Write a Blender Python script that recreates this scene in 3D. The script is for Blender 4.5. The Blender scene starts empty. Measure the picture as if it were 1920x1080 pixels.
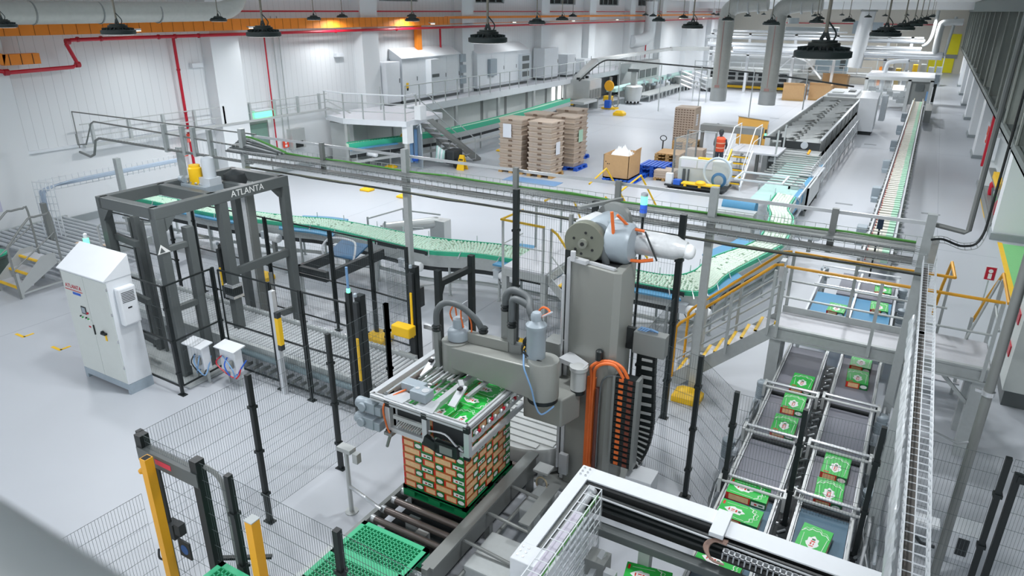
import bpy, bmesh, math, random
from mathutils import Vector, Matrix, Euler
random.seed(7)
C = bpy.context.scene.collection
sc = bpy.context.scene
R = math.radians
# ---------------------------------------------------------------- camera
cam_d = bpy.data.cameras.new('camera'); cam = bpy.data.objects.new('camera', cam_d); C.objects.link(cam)
sc.camera = cam
_p, _y, _r = R(21.87), R(29.81), R(0.36)
fwd = Vector((-math.sin(_y)*math.cos(_p), math.cos(_y)*math.cos(_p), -math.sin(_p)))
rgt = Vector((math.cos(_y), math.sin(_y), 0)); upv = rgt.cross(fwd)
rgt, upv = math.cos(_r)*rgt+math.sin(_r)*upv, -math.sin(_r)*rgt+math.cos(_r)*upv
cam.matrix_world = Matrix(((rgt.x, upv.x, -fwd.x, 0), (rgt.y, upv.y, -fwd.y, 0), (rgt.z, upv.z, -fwd.z, 6.3), (0, 0, 0, 1)))
cam_d.sensor_width = 36; cam_d.lens = 1302/1920*36; cam_d.clip_start = .05; cam_d.clip_end = 300
cam_d.dof.use_dof = True; cam_d.dof.focus_distance = 11.0; cam_d.dof.aperture_fstop = 3.2
# ---------------------------------------------------------------- world, exposure
sc.view_settings.view_transform = 'Standard'; sc.view_settings.look = 'None'
sc.view_settings.gamma = 1; sc.view_settings.exposure = -0.27
sc.view_settings.use_curve_mapping = False
w = bpy.data.worlds.new('world'); sc.world = w; w.use_nodes = True
bg = w.node_tree.nodes['Background']; bg.inputs[0].default_value = (.91, .95, 1, 1); bg.inputs[1].default_value = 1.0
try:
    sc.cycles.use_denoising = True
    sc.cycles.max_bounces = 8; sc.cycles.diffuse_bounces = 6; sc.cycles.glossy_bounces = 3; sc.cycles.transparent_max_bounces = 12
    sc.cycles.caustics_reflective = False; sc.cycles.caustics_refractive = False
    sc.cycles.sample_clamp_indirect = 4
except Exception: pass
# lamps: (x, y) of every high-bay lamp, all hung at the same height
LZ = 6.0
LAMPS = [(-.79, 6.5), (-.7, 12.8), (-.65, 17.6), (-.6, 22.4), (-.55, 26.5), (-4.46, 7.19), (-4.55, 15.6), (-3.95, 20.9), (-3.45, 25.6), (-2.9, 29.6),
         (-7.8, 6.9), (-9.1, 17.1), (-8.3, 24.4), (-7.1, 29.0), (-9.9, 6.2), (-14.6, 7.0), (-17.2, 13.7), (-17.5, 17.6), (-14.0, 18.2), (-11.7, 23.9),
         (-21.0, 22.7), (-21.1, 27.4), (-11.0, 36), (-5, 38), (-.6, 40), (-17, 36), (-11, 50), (-4, 52), (-18, 50), (-12, 66), (-4, 68), (-18, 68), (-11, 82), (-3, 84), (-18.5, 84), (-7.5, 44), (-.6, 60), (-15, 43), (-8, 58), (-15, 58), (-8, 75), (-.6, 75), (-15, 75), (-4.5, -.5), (-11, -.5), (.5, -1)]  # in-between far rows added to brighten the far end
def lamp_light(x, y, power):
    l = bpy.data.lights.new('lamp_light', 'AREA'); l.shape = 'DISK'; l.size = .42; l.energy = power; l.color = (.965, .975, 1)
    l.spread = R(165)
    o = bpy.data.objects.new('lamp_light', l); C.objects.link(o); o.location = (x, y, LZ-.066)
for _x, _y0 in LAMPS: lamp_light(_x, _y0, (85 if _x < -19 else 200 if _x < -12.5 and _y0 > 10 else 112) if _y0 < 25 else (85 if _x < -19 else 190 if _x < -12.5 else 135) if _y0 < 45 else 360)
# wall washers over the cable trunking on the left wall
WASH = [(14.0, 5.62), (18.4, 5.62), (29.4, 5.62), (37.4, 5.6), (45.4, 5.6), (53.2, 5.6), (61, 5.6), (69, 5.6), (77, 5.6)]
for _y0, _z0 in WASH:
    l = bpy.data.lights.new('wall_light', 'AREA'); l.shape = 'RECTANGLE'; l.size = .5; l.size_y = .2; l.energy = 22; l.color = (.95, .98, 1); l.spread = R(150)
    o = bpy.data.objects.new('wall_light', l); C.objects.link(o); o.location = (-21.1, _y0, _z0-.06); o.rotation_euler = (0, R(-12), 0)
# ---------------------------------------------------------------- materials
def lin(c): return tuple(((x/255)/12.92 if x/255 <= .04045 else ((x/255+.055)/1.055)**2.4) for x in c)
def mat(name, rgb, rough=.5, metal=0., var=.06, scale=6., bump=0., emit=0., alpha=1., spec=.5):
    m = bpy.data.materials.new(name); m.use_nodes = True; nt = m.node_tree; b = nt.nodes['Principled BSDF']
    col = (*lin(rgb), 1)
    b.inputs['Roughness'].default_value = rough; b.inputs['Metallic'].default_value = metal
    b.inputs['Specular IOR Level'].default_value = spec
    if var:
        tc = nt.nodes.new('ShaderNodeTexCoord'); n = nt.nodes.new('ShaderNodeTexNoise'); n.inputs['Scale'].default_value = scale; n.inputs['Detail'].default_value = 5
        r = nt.nodes.new('ShaderNodeMix'); r.data_type = 'RGBA'
        r.inputs[6].default_value = tuple(max(0, x*(1-var)) for x in col[:3])+(1,); r.inputs[7].default_value = tuple(min(1, x*(1+var)) for x in col[:3])+(1,)
        nt.links.new(tc.outputs['Object'], n.inputs['Vector']); nt.links.new(n.outputs['Fac'], r.inputs[0]); nt.links.new(r.outputs[2], b.inputs['Base Color'])
        if bump:
            bp = nt.nodes.new('ShaderNodeBump'); bp.inputs['Strength'].default_value = bump; nt.links.new(n.outputs['Fac'], bp.inputs['Height']); nt.links.new(bp.outputs[0], b.inputs['Normal'])
    else: b.inputs['Base Color'].default_value = col
    if emit: b.inputs['Emission Color'].default_value = col; b.inputs['Emission Strength'].default_value = emit
    if alpha < 1: b.inputs['Alpha'].default_value = alpha
    return m
M = dict(
 floor=mat('floor_resin', (186, 191, 197), .38, 0, .035, .5), wall=mat('wall_panel', (226, 230, 232), .55, 0, .02, .4), white=mat('white_paint', (224, 229, 233), .4, 0, .03),
 offwhite=mat('grey_white_paint', (208, 214, 210), .4, 0, .03), steel=mat('stainless', (194, 198, 197), .38, .3, .08, 3), galv=mat('galvanised', (184, 190, 190), .45, .25, .1, 14),
 steel_dk=mat('brushed_dark_steel', (138, 142, 140), .42, .3, .08, 2), alu=mat('aluminium', (210, 214, 217), .35, .4, .05), gantry=mat('gantry_grey', (92, 98, 98), .45, 0, .06),
 black=mat('post_black', (22, 30, 31), .45, 0, .1), rubber=mat('rubber', (48, 53, 55), .6, 0, .1), wire=mat('fence_wire', (88, 98, 100), .5, .2, 0), chrome=mat('chrome', (215, 219, 222), .24, .6, .04),
 roller=mat('roller_zinc', (200, 205, 208), .32, .25, .08, 20), roller_br=mat('roller_worn', (112, 104, 100), .35, .5, .12, 9), green=mat('plastic_green', (44, 172, 120), .45, 0, .06), lgreen=mat('pallet_light_green', (64, 190, 138), .45, 0, .06), dgreen=mat('pallet_green', (16, 128, 78), .45, 0, .06),
 rail=mat('guide_green', (66, 190, 150), .45, 0, .05), cable_gn=mat('cable_green', (96, 170, 78), .5, 0, .08), blue=mat('belt_blue', (84, 150, 190), .55, 0, .05), belt=mat('belt_grey', (134, 136, 146), .6, 0, .06, 30), belt_bl=mat('belt_slate', (96, 124, 142), .6, 0, .06),
 yellow=mat('yellow_paint', (244, 196, 28), .45, 0, .05), yel_or=mat('bollard_yellow', (236, 170, 36), .45, 0, .05), orange=mat('trunk_orange', (238, 138, 36), .5, 0, .06), red=mat('pipe_red', (190, 18, 44), .35, 0, .05), cable_or=mat('cable_orange', (226, 112, 50), .5, 0, .08),
 motor=mat('motor_grey', (158, 170, 178), .42, .1, .05), motor_lt=mat('motor_light', (196, 204, 210), .4, .1, .05), bluep=mat('blue_plastic', (38, 96, 200), .45, 0, .05), kraft=mat('kraft', (196, 158, 112), .7, 0, .07, 9), beige=mat('beige_carton', (190, 174, 158), .7, 0, .06, 9),
 wood=mat('pallet_wood', (188, 152, 98), .7, 0, .15, 12), duct=mat('duct_foil', (186, 188, 182), .4, .25, .1, 9, .15), arm=mat('machine_arm', (176, 181, 181), .5, .1, .2, 5), ceil=mat('ceiling_white', (240, 242, 243), .6, 0, .02), glassw=mat('film_wrap', (212, 216, 218), .25, .2, .12, 25, .4), lampblack=mat('lamp_black', (40, 52, 52), .5, 0, .08), dark=mat('dark_void', (30, 33, 34), .7, 0, .1), beigewall=mat('far_wall', (206, 202, 190), .6, 0, .03),
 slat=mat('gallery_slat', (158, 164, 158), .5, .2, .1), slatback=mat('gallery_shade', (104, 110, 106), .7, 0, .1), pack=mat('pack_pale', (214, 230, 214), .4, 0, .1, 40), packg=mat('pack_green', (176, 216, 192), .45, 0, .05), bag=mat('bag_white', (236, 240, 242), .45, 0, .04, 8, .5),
 red_or=mat('sign_red', (232, 74, 48), .5, 0, .05), c_green=mat('carton_green', (40, 186, 72), .4, 0, .06), c_dgreen=mat('carton_dark_green', (28, 112, 58), .4, 0, .08), c_red=mat('carton_red', (212, 52, 34), .4, 0, .1, 30), c_tan=mat('carton_picture', (238, 196, 146), .45, 0, .22, 34), c_white=mat('carton_white', (238, 240, 238), .45, 0, .02),
 paper=mat('paper', (226, 230, 236), .6, 0, .02), lilac=mat('door_notice', (198, 200, 220), .6, 0, .02), cyan=mat('blue_panel', (118, 158, 200), .4, 0, .05), lit=mat('lit_green', (120, 255, 190), .4, 0, 0, emit=1.6), lit_bl=mat('lit_blue', (60, 110, 230), .4, 0, 0, emit=.3), lit_w=mat('lit_white', (255, 255, 255), .4, 0, 0, emit=2.2),
 lit_y=mat('lit_warm', (255, 240, 205), .4, 0, 0, emit=6), orangeb=mat('board_orange', (236, 182, 92), .6, 0, .05), teal=mat('teal_cover', (176, 212, 206), .5, 0, .05), skirt=mat('skirting', (150, 158, 160), .5, 0, .05), floor_gn=mat('floor_green', (128, 200, 130), .5, 0, .04),
 lilac_duct=mat('wire_duct', (196, 192, 206), .5, 0, .03), cable_gy=mat('cable_grey', (132, 137, 137), .5, 0, .1, 12), hose=mat('grey_hose', (92, 98, 100), .5, 0, .08), tread=mat('tread_plate', (206, 208, 213), .5, .2, .06, 20))
def seam_wall(m, axis, pitch):
    nt = m.node_tree; b = nt.nodes['Principled BSDF']; tc = nt.nodes.new('ShaderNodeTexCoord'); s = nt.nodes.new('ShaderNodeSeparateXYZ'); nt.links.new(tc.outputs['Object'], s.inputs[0])
    d = nt.nodes.new('ShaderNodeMath'); d.operation = 'DIVIDE'; d.inputs[1].default_value = pitch; nt.links.new(s.outputs[axis], d.inputs[0])
    fr = nt.nodes.new('ShaderNodeMath'); fr.operation = 'FRACT'; nt.links.new(d.outputs[0], fr.inputs[0])
    lt = nt.nodes.new('ShaderNodeMath'); lt.operation = 'LESS_THAN'; lt.inputs[1].default_value = .035; nt.links.new(fr.outputs[0], lt.inputs[0])
    mx = nt.nodes.new('ShaderNodeMix'); mx.data_type = 'RGBA'; nt.links.new(lt.outputs[0], mx.inputs[0])
    src = b.inputs['Base Color'].links[0].from_socket; nt.links.new(src, mx.inputs[6]); mx.inputs[7].default_value = (.5, .53, .54, 1); nt.links.new(mx.outputs[2], b.inputs['Base Color'])
M['wall_seam'] = mat('wall_panel_seamed', (226, 230, 232), .5, 0, .02, .4); seam_wall(M['wall_seam'], 1, .28)
M['floor_j'] = M['floor']
# ---------------------------------------------------------------- mesh builder
class MB:
    def __init__(s): s.v = []; s.f = []; s.m = []; s.sm = []; s.k = 0
    def _add(s, vs, fs, k=0, smooth=False):
        n = len(s.v); s.v += [tuple(v) for v in vs]
        for f in fs: s.f.append(tuple(i+n for i in f)); s.m.append(k); s.sm.append(smooth)
        return s
    def box(s, x0, y0, z0, x1, y1, z1, k=0):
        if x0 > x1: x0, x1 = x1, x0
        if y0 > y1: y0, y1 = y1, y0
        if z0 > z1: z0, z1 = z1, z0
        v = [(x0,y0,z0),(x1,y0,z0),(x1,y1,z0),(x0,y1,z0),(x0,y0,z1),(x1,y0,z1),(x1,y1,z1),(x0,y1,z1)]
        return s._add(v, [(0,3,2,1),(4,5,6,7),(0,1,5,4),(1,2,6,5),(2,3,7,6),(3,0,4,7)], k)
    def cbox(s, c, d, k=0): return s.box(c[0]-d[0]/2, c[1]-d[1]/2, c[2]-d[2]/2, c[0]+d[0]/2, c[1]+d[1]/2, c[2]+d[2]/2, k)
    def bar(s, p, q, w, h=None, k=0, up=(0,0,1)):
        h = h or w; p, q = Vector(p), Vector(q); d = q-p
        if d.length < 1e-6: return s
        d.normalize(); u = Vector(up)
        if abs(d.dot(u)) > .99: u = Vector((0,1,0)) if abs(d.y) < .9 else Vector((1,0,0))
        a = d.cross(u).normalized(); b = a.cross(d).normalized(); a = a*w/2; b = b*h/2
        v = [p-a-b, p+a-b, p+a+b, p-a+b, q-a-b, q+a-b, q+a+b, q-a+b]
        return s._add(v, [(0,1,2,3),(7,6,5,4),(1,0,4,5),(2,1,5,6),(3,2,6,7),(0,3,7,4)], k)
    def tube(s, pts, r, n=8, k=0, caps=True, closed=False):
        P = [Vector(p) for p in pts]; N = len(P); rings = []; pa = None
        for i in range(N):
            if closed: t = (P[(i+1) % N]-P[i-1])
            else: t = (P[min(i+1, N-1)]-P[max(i-1, 0)])
            t.normalize()
            if pa is None:
                u = Vector((0,0,1)) if abs(t.z) < .9 else Vector((1,0,0)); a = t.cross(u).normalized()
            else:
                a = pa-t*pa.dot(t)
                a = a.normalized() if a.length > 1e-5 else t.orthogonal().normalized()
            pa = a; b = t.cross(a); sc_ = 1.
            if 0 < i < N-1:
                c = (P[i]-P[i-1]).normalized().dot((P[i+1]-P[i]).normalized()); sc_ = min(1.6, 1/max(.4, math.sqrt(max(0, (1+c)/2))))
            rr = r[i] if isinstance(r, (list, tuple)) else r
            rings.append([P[i]+(a*math.cos(2*math.pi*j/n)+b*math.sin(2*math.pi*j/n))*rr*(sc_ if False else 1) for j in range(n)])
        v = [x for g in rings for x in g]; f = []
        for i in range(N-1+(1 if closed else 0)):
            i2 = (i+1) % N
            for j in range(n): f.append((i*n+j, i*n+(j+1) % n, i2*n+(j+1) % n, i2*n+j))
        s._add(v, f, k, True)
        if caps and not closed: s._add(v[:n], [tuple(range(n-1, -1, -1))], k); s._add(v[-n:], [tuple(range(n))], k)
        return s
    def cyl(s, p, q, r, n=14, k=0): return s.tube([p, q], r, n, k)
    def lathe(s, c, prof, n=20, k=0, axis='z'):
        v = []; f = []
        for r, z in prof:
            for j in range(n):
                a = 2*math.pi*j/n; x, y = r*math.cos(a), r*math.sin(a)
                v.append({'z': (c[0]+x, c[1]+y, c[2]+z), 'x': (c[0]+z, c[1]+x, c[2]+y), 'y': (c[0]+y, c[1]+z, c[2]+x)}[axis])
        for i in range(len(prof)-1):
            for j in range(n): f.append((i*n+j, i*n+(j+1) % n, (i+1)*n+(j+1) % n, (i+1)*n+j))
        f.append(tuple(range(n-1, -1, -1))); f.append(tuple(range((len(prof)-1)*n, len(prof)*n)))
        return s._add(v, f, k, True)
    def prism(s, poly, a, b, axis='z', k=0):
        n = len(poly)
        def P(u, w, h): return {'z': (u, w, h), 'x': (h, u, w), 'y': (u, h, w)}[axis]
        v = [P(u, w, a) for u, w in poly]+[P(u, w, b) for u, w in poly]
        f = [tuple(range(n-1, -1, -1)), tuple(range(n, 2*n))]+[(i, (i+1) % n, n+(i+1) % n, n+i) for i in range(n)]
        return s._add(v, f, k)
    def quad(s, a, b, c, d, k=0): return s._add([a, b, c, d], [(0,1,2,3)], k)
    def plate(s, poly, t, k=0):
        P = [Vector(p) for p in poly]; nrm = (P[1]-P[0]).cross(P[2]-P[0]).normalized()*t; n = len(P)
        return s._add(P+[p-nrm for p in P], [tuple(range(n)), tuple(range(2*n-1, n-1, -1))]+[(i, n+i, n+(i+1) % n, (i+1) % n) for i in range(n)], k)
    def xf(s, mtx, start=0):
        for i in range(start, len(s.v)): s.v[i] = tuple(mtx @ Vector(s.v[i]))
        return s
    def islands(s):
        par = {}; key = [tuple(round(c, 4) for c in v) for v in s.v]
        def fd(a):
            while par.setdefault(a, a) != a: par[a] = par[par[a]]; a = par[a]
            return a
        for f in s.f:
            r0 = fd(key[f[0]])
            for i in f[1:]: par[fd(key[i])] = r0
        out = {}
        for f, m, sm in zip(s.f, s.m, s.sm):
            b = out.setdefault(fd(key[f[0]]), (MB(), {}))
            for i in f:
                if i not in b[1]: b[1][i] = len(b[0].v); b[0].v.append(s.v[i])
            b[0].f.append(tuple(b[1][i] for i in f)); b[0].m.append(m); b[0].sm.append(sm)
        return [b[0] for b in out.values()]
    def build(s, name, mats, parent=None, label=None, bevel=0, cat=None, group=None, kind=None):
        if parent is not None and name in EACH and kind is None:
            pcs = s.islands()
            if 1 < len(pcs) <= 70:
                for p_ in pcs: o = p_.build1(name, mats, parent, label, bevel)
                return o
        return s.build1(name, mats, parent, label, bevel, cat, group, kind)
    def build1(s, name, mats, parent=None, label=None, bevel=0, cat=None, group=None, kind=None):
        mats = mats if isinstance(mats, (list, tuple)) else [mats]
        if parent is not None: o0 = Vector(WL[parent.name])
        else:
            xs = [v[0] for v in s.v]; ys = [v[1] for v in s.v]; zs = [v[2] for v in s.v]
            o0 = Vector(((min(xs)+max(xs))/2, (min(ys)+max(ys))/2, min(zs)))
        me = bpy.data.meshes.new(name); me.from_pydata([Vector(v)-o0 for v in s.v], [], s.f)
        for m in mats: me.materials.append(M[m] if isinstance(m, str) else m)
        me.polygons.foreach_set('material_index', s.m); me.polygons.foreach_set('use_smooth', s.sm)
        bm = bmesh.new(); bm.from_mesh(me); bmesh.ops.recalc_face_normals(bm, faces=bm.faces); bm.to_mesh(me); bm.free()
        if any(s.sm): me.set_sharp_from_angle(angle=R(42))
        o = bpy.data.objects.new(name, me); C.objects.link(o)
        if parent is not None: o.parent = parent
        else: o.location = o0
        WL[o.name] = tuple(o0)
        if bevel:
            md = o.modifiers.new('bevel', 'BEVEL'); md.width = bevel; md.segments = 2; md.limit_method = 'ANGLE'; md.angle_limit = R(50)
        tag(o, label, cat, group, kind); return o
WL = {}
EACH = set('fastener end_cabinet railing_post joint_drum joint_seal unit hose_post upright hose_clamp corner_bracket gusset_plate suction_valve valve_clip cross_rod guide_rod bolt bracket drive_belt cable hose clamp coupling guide_rail handrail brace switch roller slot hole dark_vent dark_grille door window red_label blue_stripe label_panel bolt_row hinge button fascia kick_plate riser extinguisher post frame_post cable_bundle cloth lit_pane guide_bracket blue_deck inner_parts fittings rear_step lower_roller mast_tie louvre antenna channel side_frame pneumatic_block block_cap back_plate top_bracket pipe rail support_frame cross_bar lever red_field shelf'.split())
def tag(o, label=None, cat=None, group=None, kind=None):
    if label: o['label'] = label
    if cat: o['category'] = cat
    if group: o['group'] = group
    if kind: o['kind'] = kind
    return o
def thing(name, label, cat, loc, group=None):
    o = bpy.data.objects.new(name, None); o.empty_display_size = .1; C.objects.link(o); o.location = loc; WL[o.name] = tuple(loc); return tag(o, label, cat, group)
def dup(root, loc=None, label=None, rz=None, group=None):
    r = root.copy(); C.objects.link(r)
    if loc is not None: r.location = loc
    if rz is not None: r.rotation_euler = (0, 0, rz)
    if label: r['label'] = label
    if group: r['group'] = group
    for ch in list(root.children):
        c = ch.copy(); C.objects.link(c); c.parent = r
        for g in list(ch.children):
            d = g.copy(); C.objects.link(d); d.parent = c
    return r
def textpart(name, s, size, loc, rot, mtl, parent, shear=0, label=None):
    cu = bpy.data.curves.new(name, 'FONT'); cu.body = s; cu.size = size; cu.extrude = .002; cu.align_x = 'CENTER'; cu.align_y = 'CENTER'; cu.shear = shear
    cu.materials.append(M[mtl]); tmp = bpy.data.objects.new('tmp', cu); C.objects.link(tmp); me = bpy.data.meshes.new_from_object(tmp.evaluated_get(bpy.context.evaluated_depsgraph_get())); bpy.data.objects.remove(tmp)
    o = bpy.data.objects.new(name, me); C.objects.link(o); o.parent = parent
    o.location = Vector(loc)-Vector(WL[parent.name]); o.rotation_euler = rot
    if label: o['label'] = label
    return o
def smooth_path(pts, n=6):
    P = [Vector(p) for p in pts]; out = []
    for i in range(len(P)-1):
        p0 = P[max(i-1, 0)]; p1 = P[i]; p2 = P[i+1]; p3 = P[min(i+2, len(P)-1)]
        for j in range(n):
            t = j/n; out.append(.5*((2*p1)+(-p0+p2)*t+(2*p0-5*p1+4*p2-p3)*t*t+(-p0+3*p1-3*p2+p3)*t**3))
    out.append(P[-1]); return out
def wires(mb, p, q, z0, z1, sx=.032, sz=.2, t=.0024, k=0):
    p, q = Vector((*p, 0)), Vector((*q, 0)); d = q-p; L = d.length; n = max(2, int(L/sx))
    for i in range(n+1):
        a = p+d*(i/n); mb.bar((a.x, a.y, z0), (a.x, a.y, z1), t, t, k)
    m = max(1, int(round((z1-z0)/sz)))
    for j in range(m+1):
        z = z0+(z1-z0)*j/m; mb.bar((p.x, p.y, z), (q.x, q.y, z), t*1.3, t*1.3, k)
def fence(name, label, pts, h=2.2, posts=None, group=None, z0=.16, pw=.06, frame=False, sx=.032, wmat='wire', foot=True):
    """pts: corner to corner posts; posts: set of indices that carry a post (all by default)"""
    t = thing(name, label, 'fence', (pts[0][0], pts[0][1], 0), group)
    for i, (x, y) in enumerate(pts):
        if posts is not None and i not in posts: continue
        mb = MB(); mb.box(x-pw/2, y-pw/2, 0.012, x+pw/2, y+pw/2, h)
        if foot: mb.box(x-.075, y-.05, 0, x+.075, y+.05, .012)
        for zz in (.45, 1.1, 1.75): mb.box(x-pw/2-.014, y-pw/2-.014, zz*h/2.2-.02, x+pw/2+.014, y+pw/2+.014, zz*h/2.2+.02)
        mb.build('post', 'black', t)
    for i in range(len(pts)-1):
        a, b = Vector(pts[i]), Vector(pts[i+1]); d = (b-a).normalized()*.045; a2, b2 = a+d, b-d
        mb = MB(); wires(mb, a2, b2, z0, h-.02, sx*(1.6 if frame else 1), .2, .0016 if frame else .0024)
        if frame:
            for z in (z0, h*.5, h-.02): mb.bar((a2.x, a2.y, z), (b2.x, b2.y, z), .025, .025, 1)
            mb.bar((a2.x, a2.y, z0), (a2.x, a2.y, h-.02), .022, .022, 1); mb.bar((b2.x, b2.y, z0), (b2.x, b2.y, h-.02), .022, .022, 1)
        mb.build('mesh_panel', [wmat, 'black'], t)
    return t
def motor(mb, c, axis='x', r=.07, L=.26, k=0):
    """finned electric motor with end bell and gearbox block"""
    prof = [(r*.5, 0), (r*.95, .01), (r*.95, L*.1)]
    for i in range(6): z = L*(.12+.1*i); prof += [(r, z), (r, z+L*.05), (r*.9, z+L*.055), (r*.9, z+L*.095)]
    prof += [(r*1.02, L*.76), (r*1.02, L*.95), (r*.8, L)]
    mb.lathe(c, prof, 14, k, axis)
# ================================================================ the hall
MB().box(-24, -2, -.1, 4, 95, 0).build('floor', 'floor', kind='structure')
mb = MB()
for y in (13.9, 22.4, 38.9, 55): mb.box(-22.2, y, 0, 2.6, y+.035, .0012)
for x in (-15.5, -7.75, 1.15): mb.box(x, .5, 0, x+.02, 92, .0012)
mb.build('floor_joint', mat('joint', (168, 174, 181), .5, 0, .03), kind='structure')
mb = MB(); mb.box(-22.55, -1, 0, -22.3, 93.2, 2.35, 1); mb.box(-22.55, -1, 2.35, -22.3, 93.2, 6.62); mb.box(-22.55, -1, 6.62, -22.3, 26.6, 7.3)
wy = [(26.6, 29.5), (34.7, 37.8), (43.5, 47.6), (51.8, 55.6), (60, 64)]
for i, (a, b) in enumerate(wy):
    c = wy[i+1][0] if i < 4 else 93.2
    mb.box(-22.55, b, 6.62, -22.3, c, 7.3); mb.box(-22.55, a, 7.1, -22.3, b, 7.3)
mb.build('wall_left', ['wall_seam', 'wall'], kind='structure')
for i, (a, b) in enumerate(wy):
    t = thing('window_%d' % (i+1), None, None, (-22.45, (a+b)/2, 6.62)); t['kind'] = 'structure'
    m2 = MB(); m2.box(-22.5, a, 6.62, -22.46, b, 7.1); m2.build('pane', 'dark', t)
    m2 = MB()
    for k in range(5): yy = a+(b-a)*k/4; m2.box(-22.46, yy-.03, 6.62, -22.4, yy+.03, 7.1)
    m2.box(-22.46, a, 6.62, -22.4, b, 6.68); m2.build('window_frame', 'skirt', t)
for i, (y0, y1) in enumerate([(7.0, 10.3), (16.9, 18.1), (24.7, 25.8), (32.6, 33.7), (41.6, 42.7), (49, 50.1), (57, 58.1), (65, 66.1), (73, 74.1), (82, 83.1)]):
    mb = MB(); mb.box(-22.3, y0, 0, -21.8, y1, 7.15); mb.build('column_left_%d' % (i+1), 'wall', kind='structure')
mb = MB(); mb.box(-22.3, 10.3, 0, -22.22, 16.9, .22); mb.box(-22.3, 18.1, 0, -22.22, 24.7, .22); mb.box(-21.8, 7, 0, -21.72, 10.35, .22); mb.build('baseboard_left', 'skirt', kind='structure')
mb = MB(); mb.box(-22.3, 10.3, 2.3, -22.2, 16.9, 2.38); mb.build('trim_1', 'white', kind='structure')
mb = MB(); mb.box(-22.5, 93, 0, 2.9, 93.3, 3.0, 1); mb.box(-22.5, 93, 3.0, 2.9, 93.3, 7.2); mb.build('wall_back', ['beigewall', 'beigewall'], kind='structure')
mb = MB(); mb.box(-22.5, 78, 6.5, 2.5, 93, 7.15); mb.build('trim_2', 'ceil', kind='structure')
mb = MB(); mb.box(-22.55, -2, 7.15, 4.4, 93.3, 7.3); mb.build('ceiling', 'ceil', kind='structure')
# right wall, columns and the dark louvred gallery above it
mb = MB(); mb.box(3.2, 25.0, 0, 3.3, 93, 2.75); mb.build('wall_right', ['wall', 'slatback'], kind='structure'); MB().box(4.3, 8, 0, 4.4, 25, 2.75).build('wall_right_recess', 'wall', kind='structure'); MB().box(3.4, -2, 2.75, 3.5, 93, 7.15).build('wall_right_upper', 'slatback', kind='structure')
for i, (y0, y1) in enumerate([(31.6, 32.6), (38.6, 40.2), (45.2, 46.8), (53, 54.4), (61, 62.4), (69, 70.4), (77, 78.4)]):
    mb = MB(); mb.box(2.5, y0, .16, 3.2, y1, 2.75); mb.box(2.44, y0-.06, 0, 3.2, y1+.06, .16, 1); mb.build('column_right_%d' % (i+1), ['wall', 'skirt'], kind='structure')
mb = MB(); mb.box(2.55, 24.4, .2, 4.3, 25.2, 2.75); mb.box(2.5, 24.3, 0, 4.3, 25.25, .2, 1); mb.build('column_right_9', ['wall', 'skirt'], kind='structure')
t = thing('louvre_gallery', 'dark louvred gallery of upright fins along the top of the right wall', 'louvre screen', (2.5, 30, 2.7))
mb = MB(); mb.box(2.4, 6, 2.7, 2.5, 92, 2.92); mb.box(2.4, 6, 2.7, 3.4, 92, 2.76); mb.build('lower_beam', mat('gallery_beam', (132, 140, 138), .45, .3, .06), t)
mb = MB(); mb.box(2.38, 6, 6.35, 2.5, 92, 7.1); mb.box(2.36, 6, 6.33, 2.44, 92, 6.38); mb.build('upper_beam', mat('gallery_lintel', (104, 116, 112), .5, .1, .06), t)
for k in range(18):
    y = 9.4+4.7*k; mb = MB(); mb.box(2.46, y, 2.9, 3.3, y+.1, 6.36); mb.box(2.43, y-.05, 2.9, 2.48, y+.12, 6.36); mb.build('fin', 'slat', t)
mb = MB()
for k in range(30):
    y = 9.6+2.4*k; mb.box(3.3, y, 3.4, 3.34, y+1.1, 3.6); mb.box(3.3, y+.4, 4.3, 3.34, y+1.2, 4.42)
mb.build('lit_pane', mat('gallery_pane', (190, 196, 194), .4), t)
# floor markings
mb = MB(); mb.box(2.82, 16.5, .001, 4.3, 24.0, .004); mb.box(2.6, 28, .001, 3.1, 31, .004); mb.build('floor_marking_green', 'floor_gn', kind='structure')
mb = MB(); mb.box(2.7, 16.5, .001, 2.82, 24.1, .005); mb.box(2.48, 27, .001, 2.6, 31.4, .005); mb.build('floor_marking_yellow', 'yellow', kind='structure')
for i, (x, y) in enumerate([(-15.2, 6.15), (-13.96, 6.2)]):
    mb = MB(); mb.box(x-.16, y-.03, .001, x+.16, y+.03, .004); mb.box(x+.1, y, .001, x+.16, y+.2, .004); mb.build('floor_corner_mark', 'yellow', kind='structure')
for i, (x, y) in enumerate([(-21.4, 39.7), (-1.72, 26.5), (.95, 26.6), (-7.9, 47), (-1.9, 40), (-12, 40)]):
    mb = MB(); mb.box(x-.28, y-.09, .001, x+.28, y+.09, .006)
    for k in range(6): mb.box(x-.26+.09*k, y-.07, .006, x-.21+.09*k, y+.07, .009)
    mb.build('floor_drain', mat('drain', (150, 156, 160), .5, .3), kind='structure')
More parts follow.
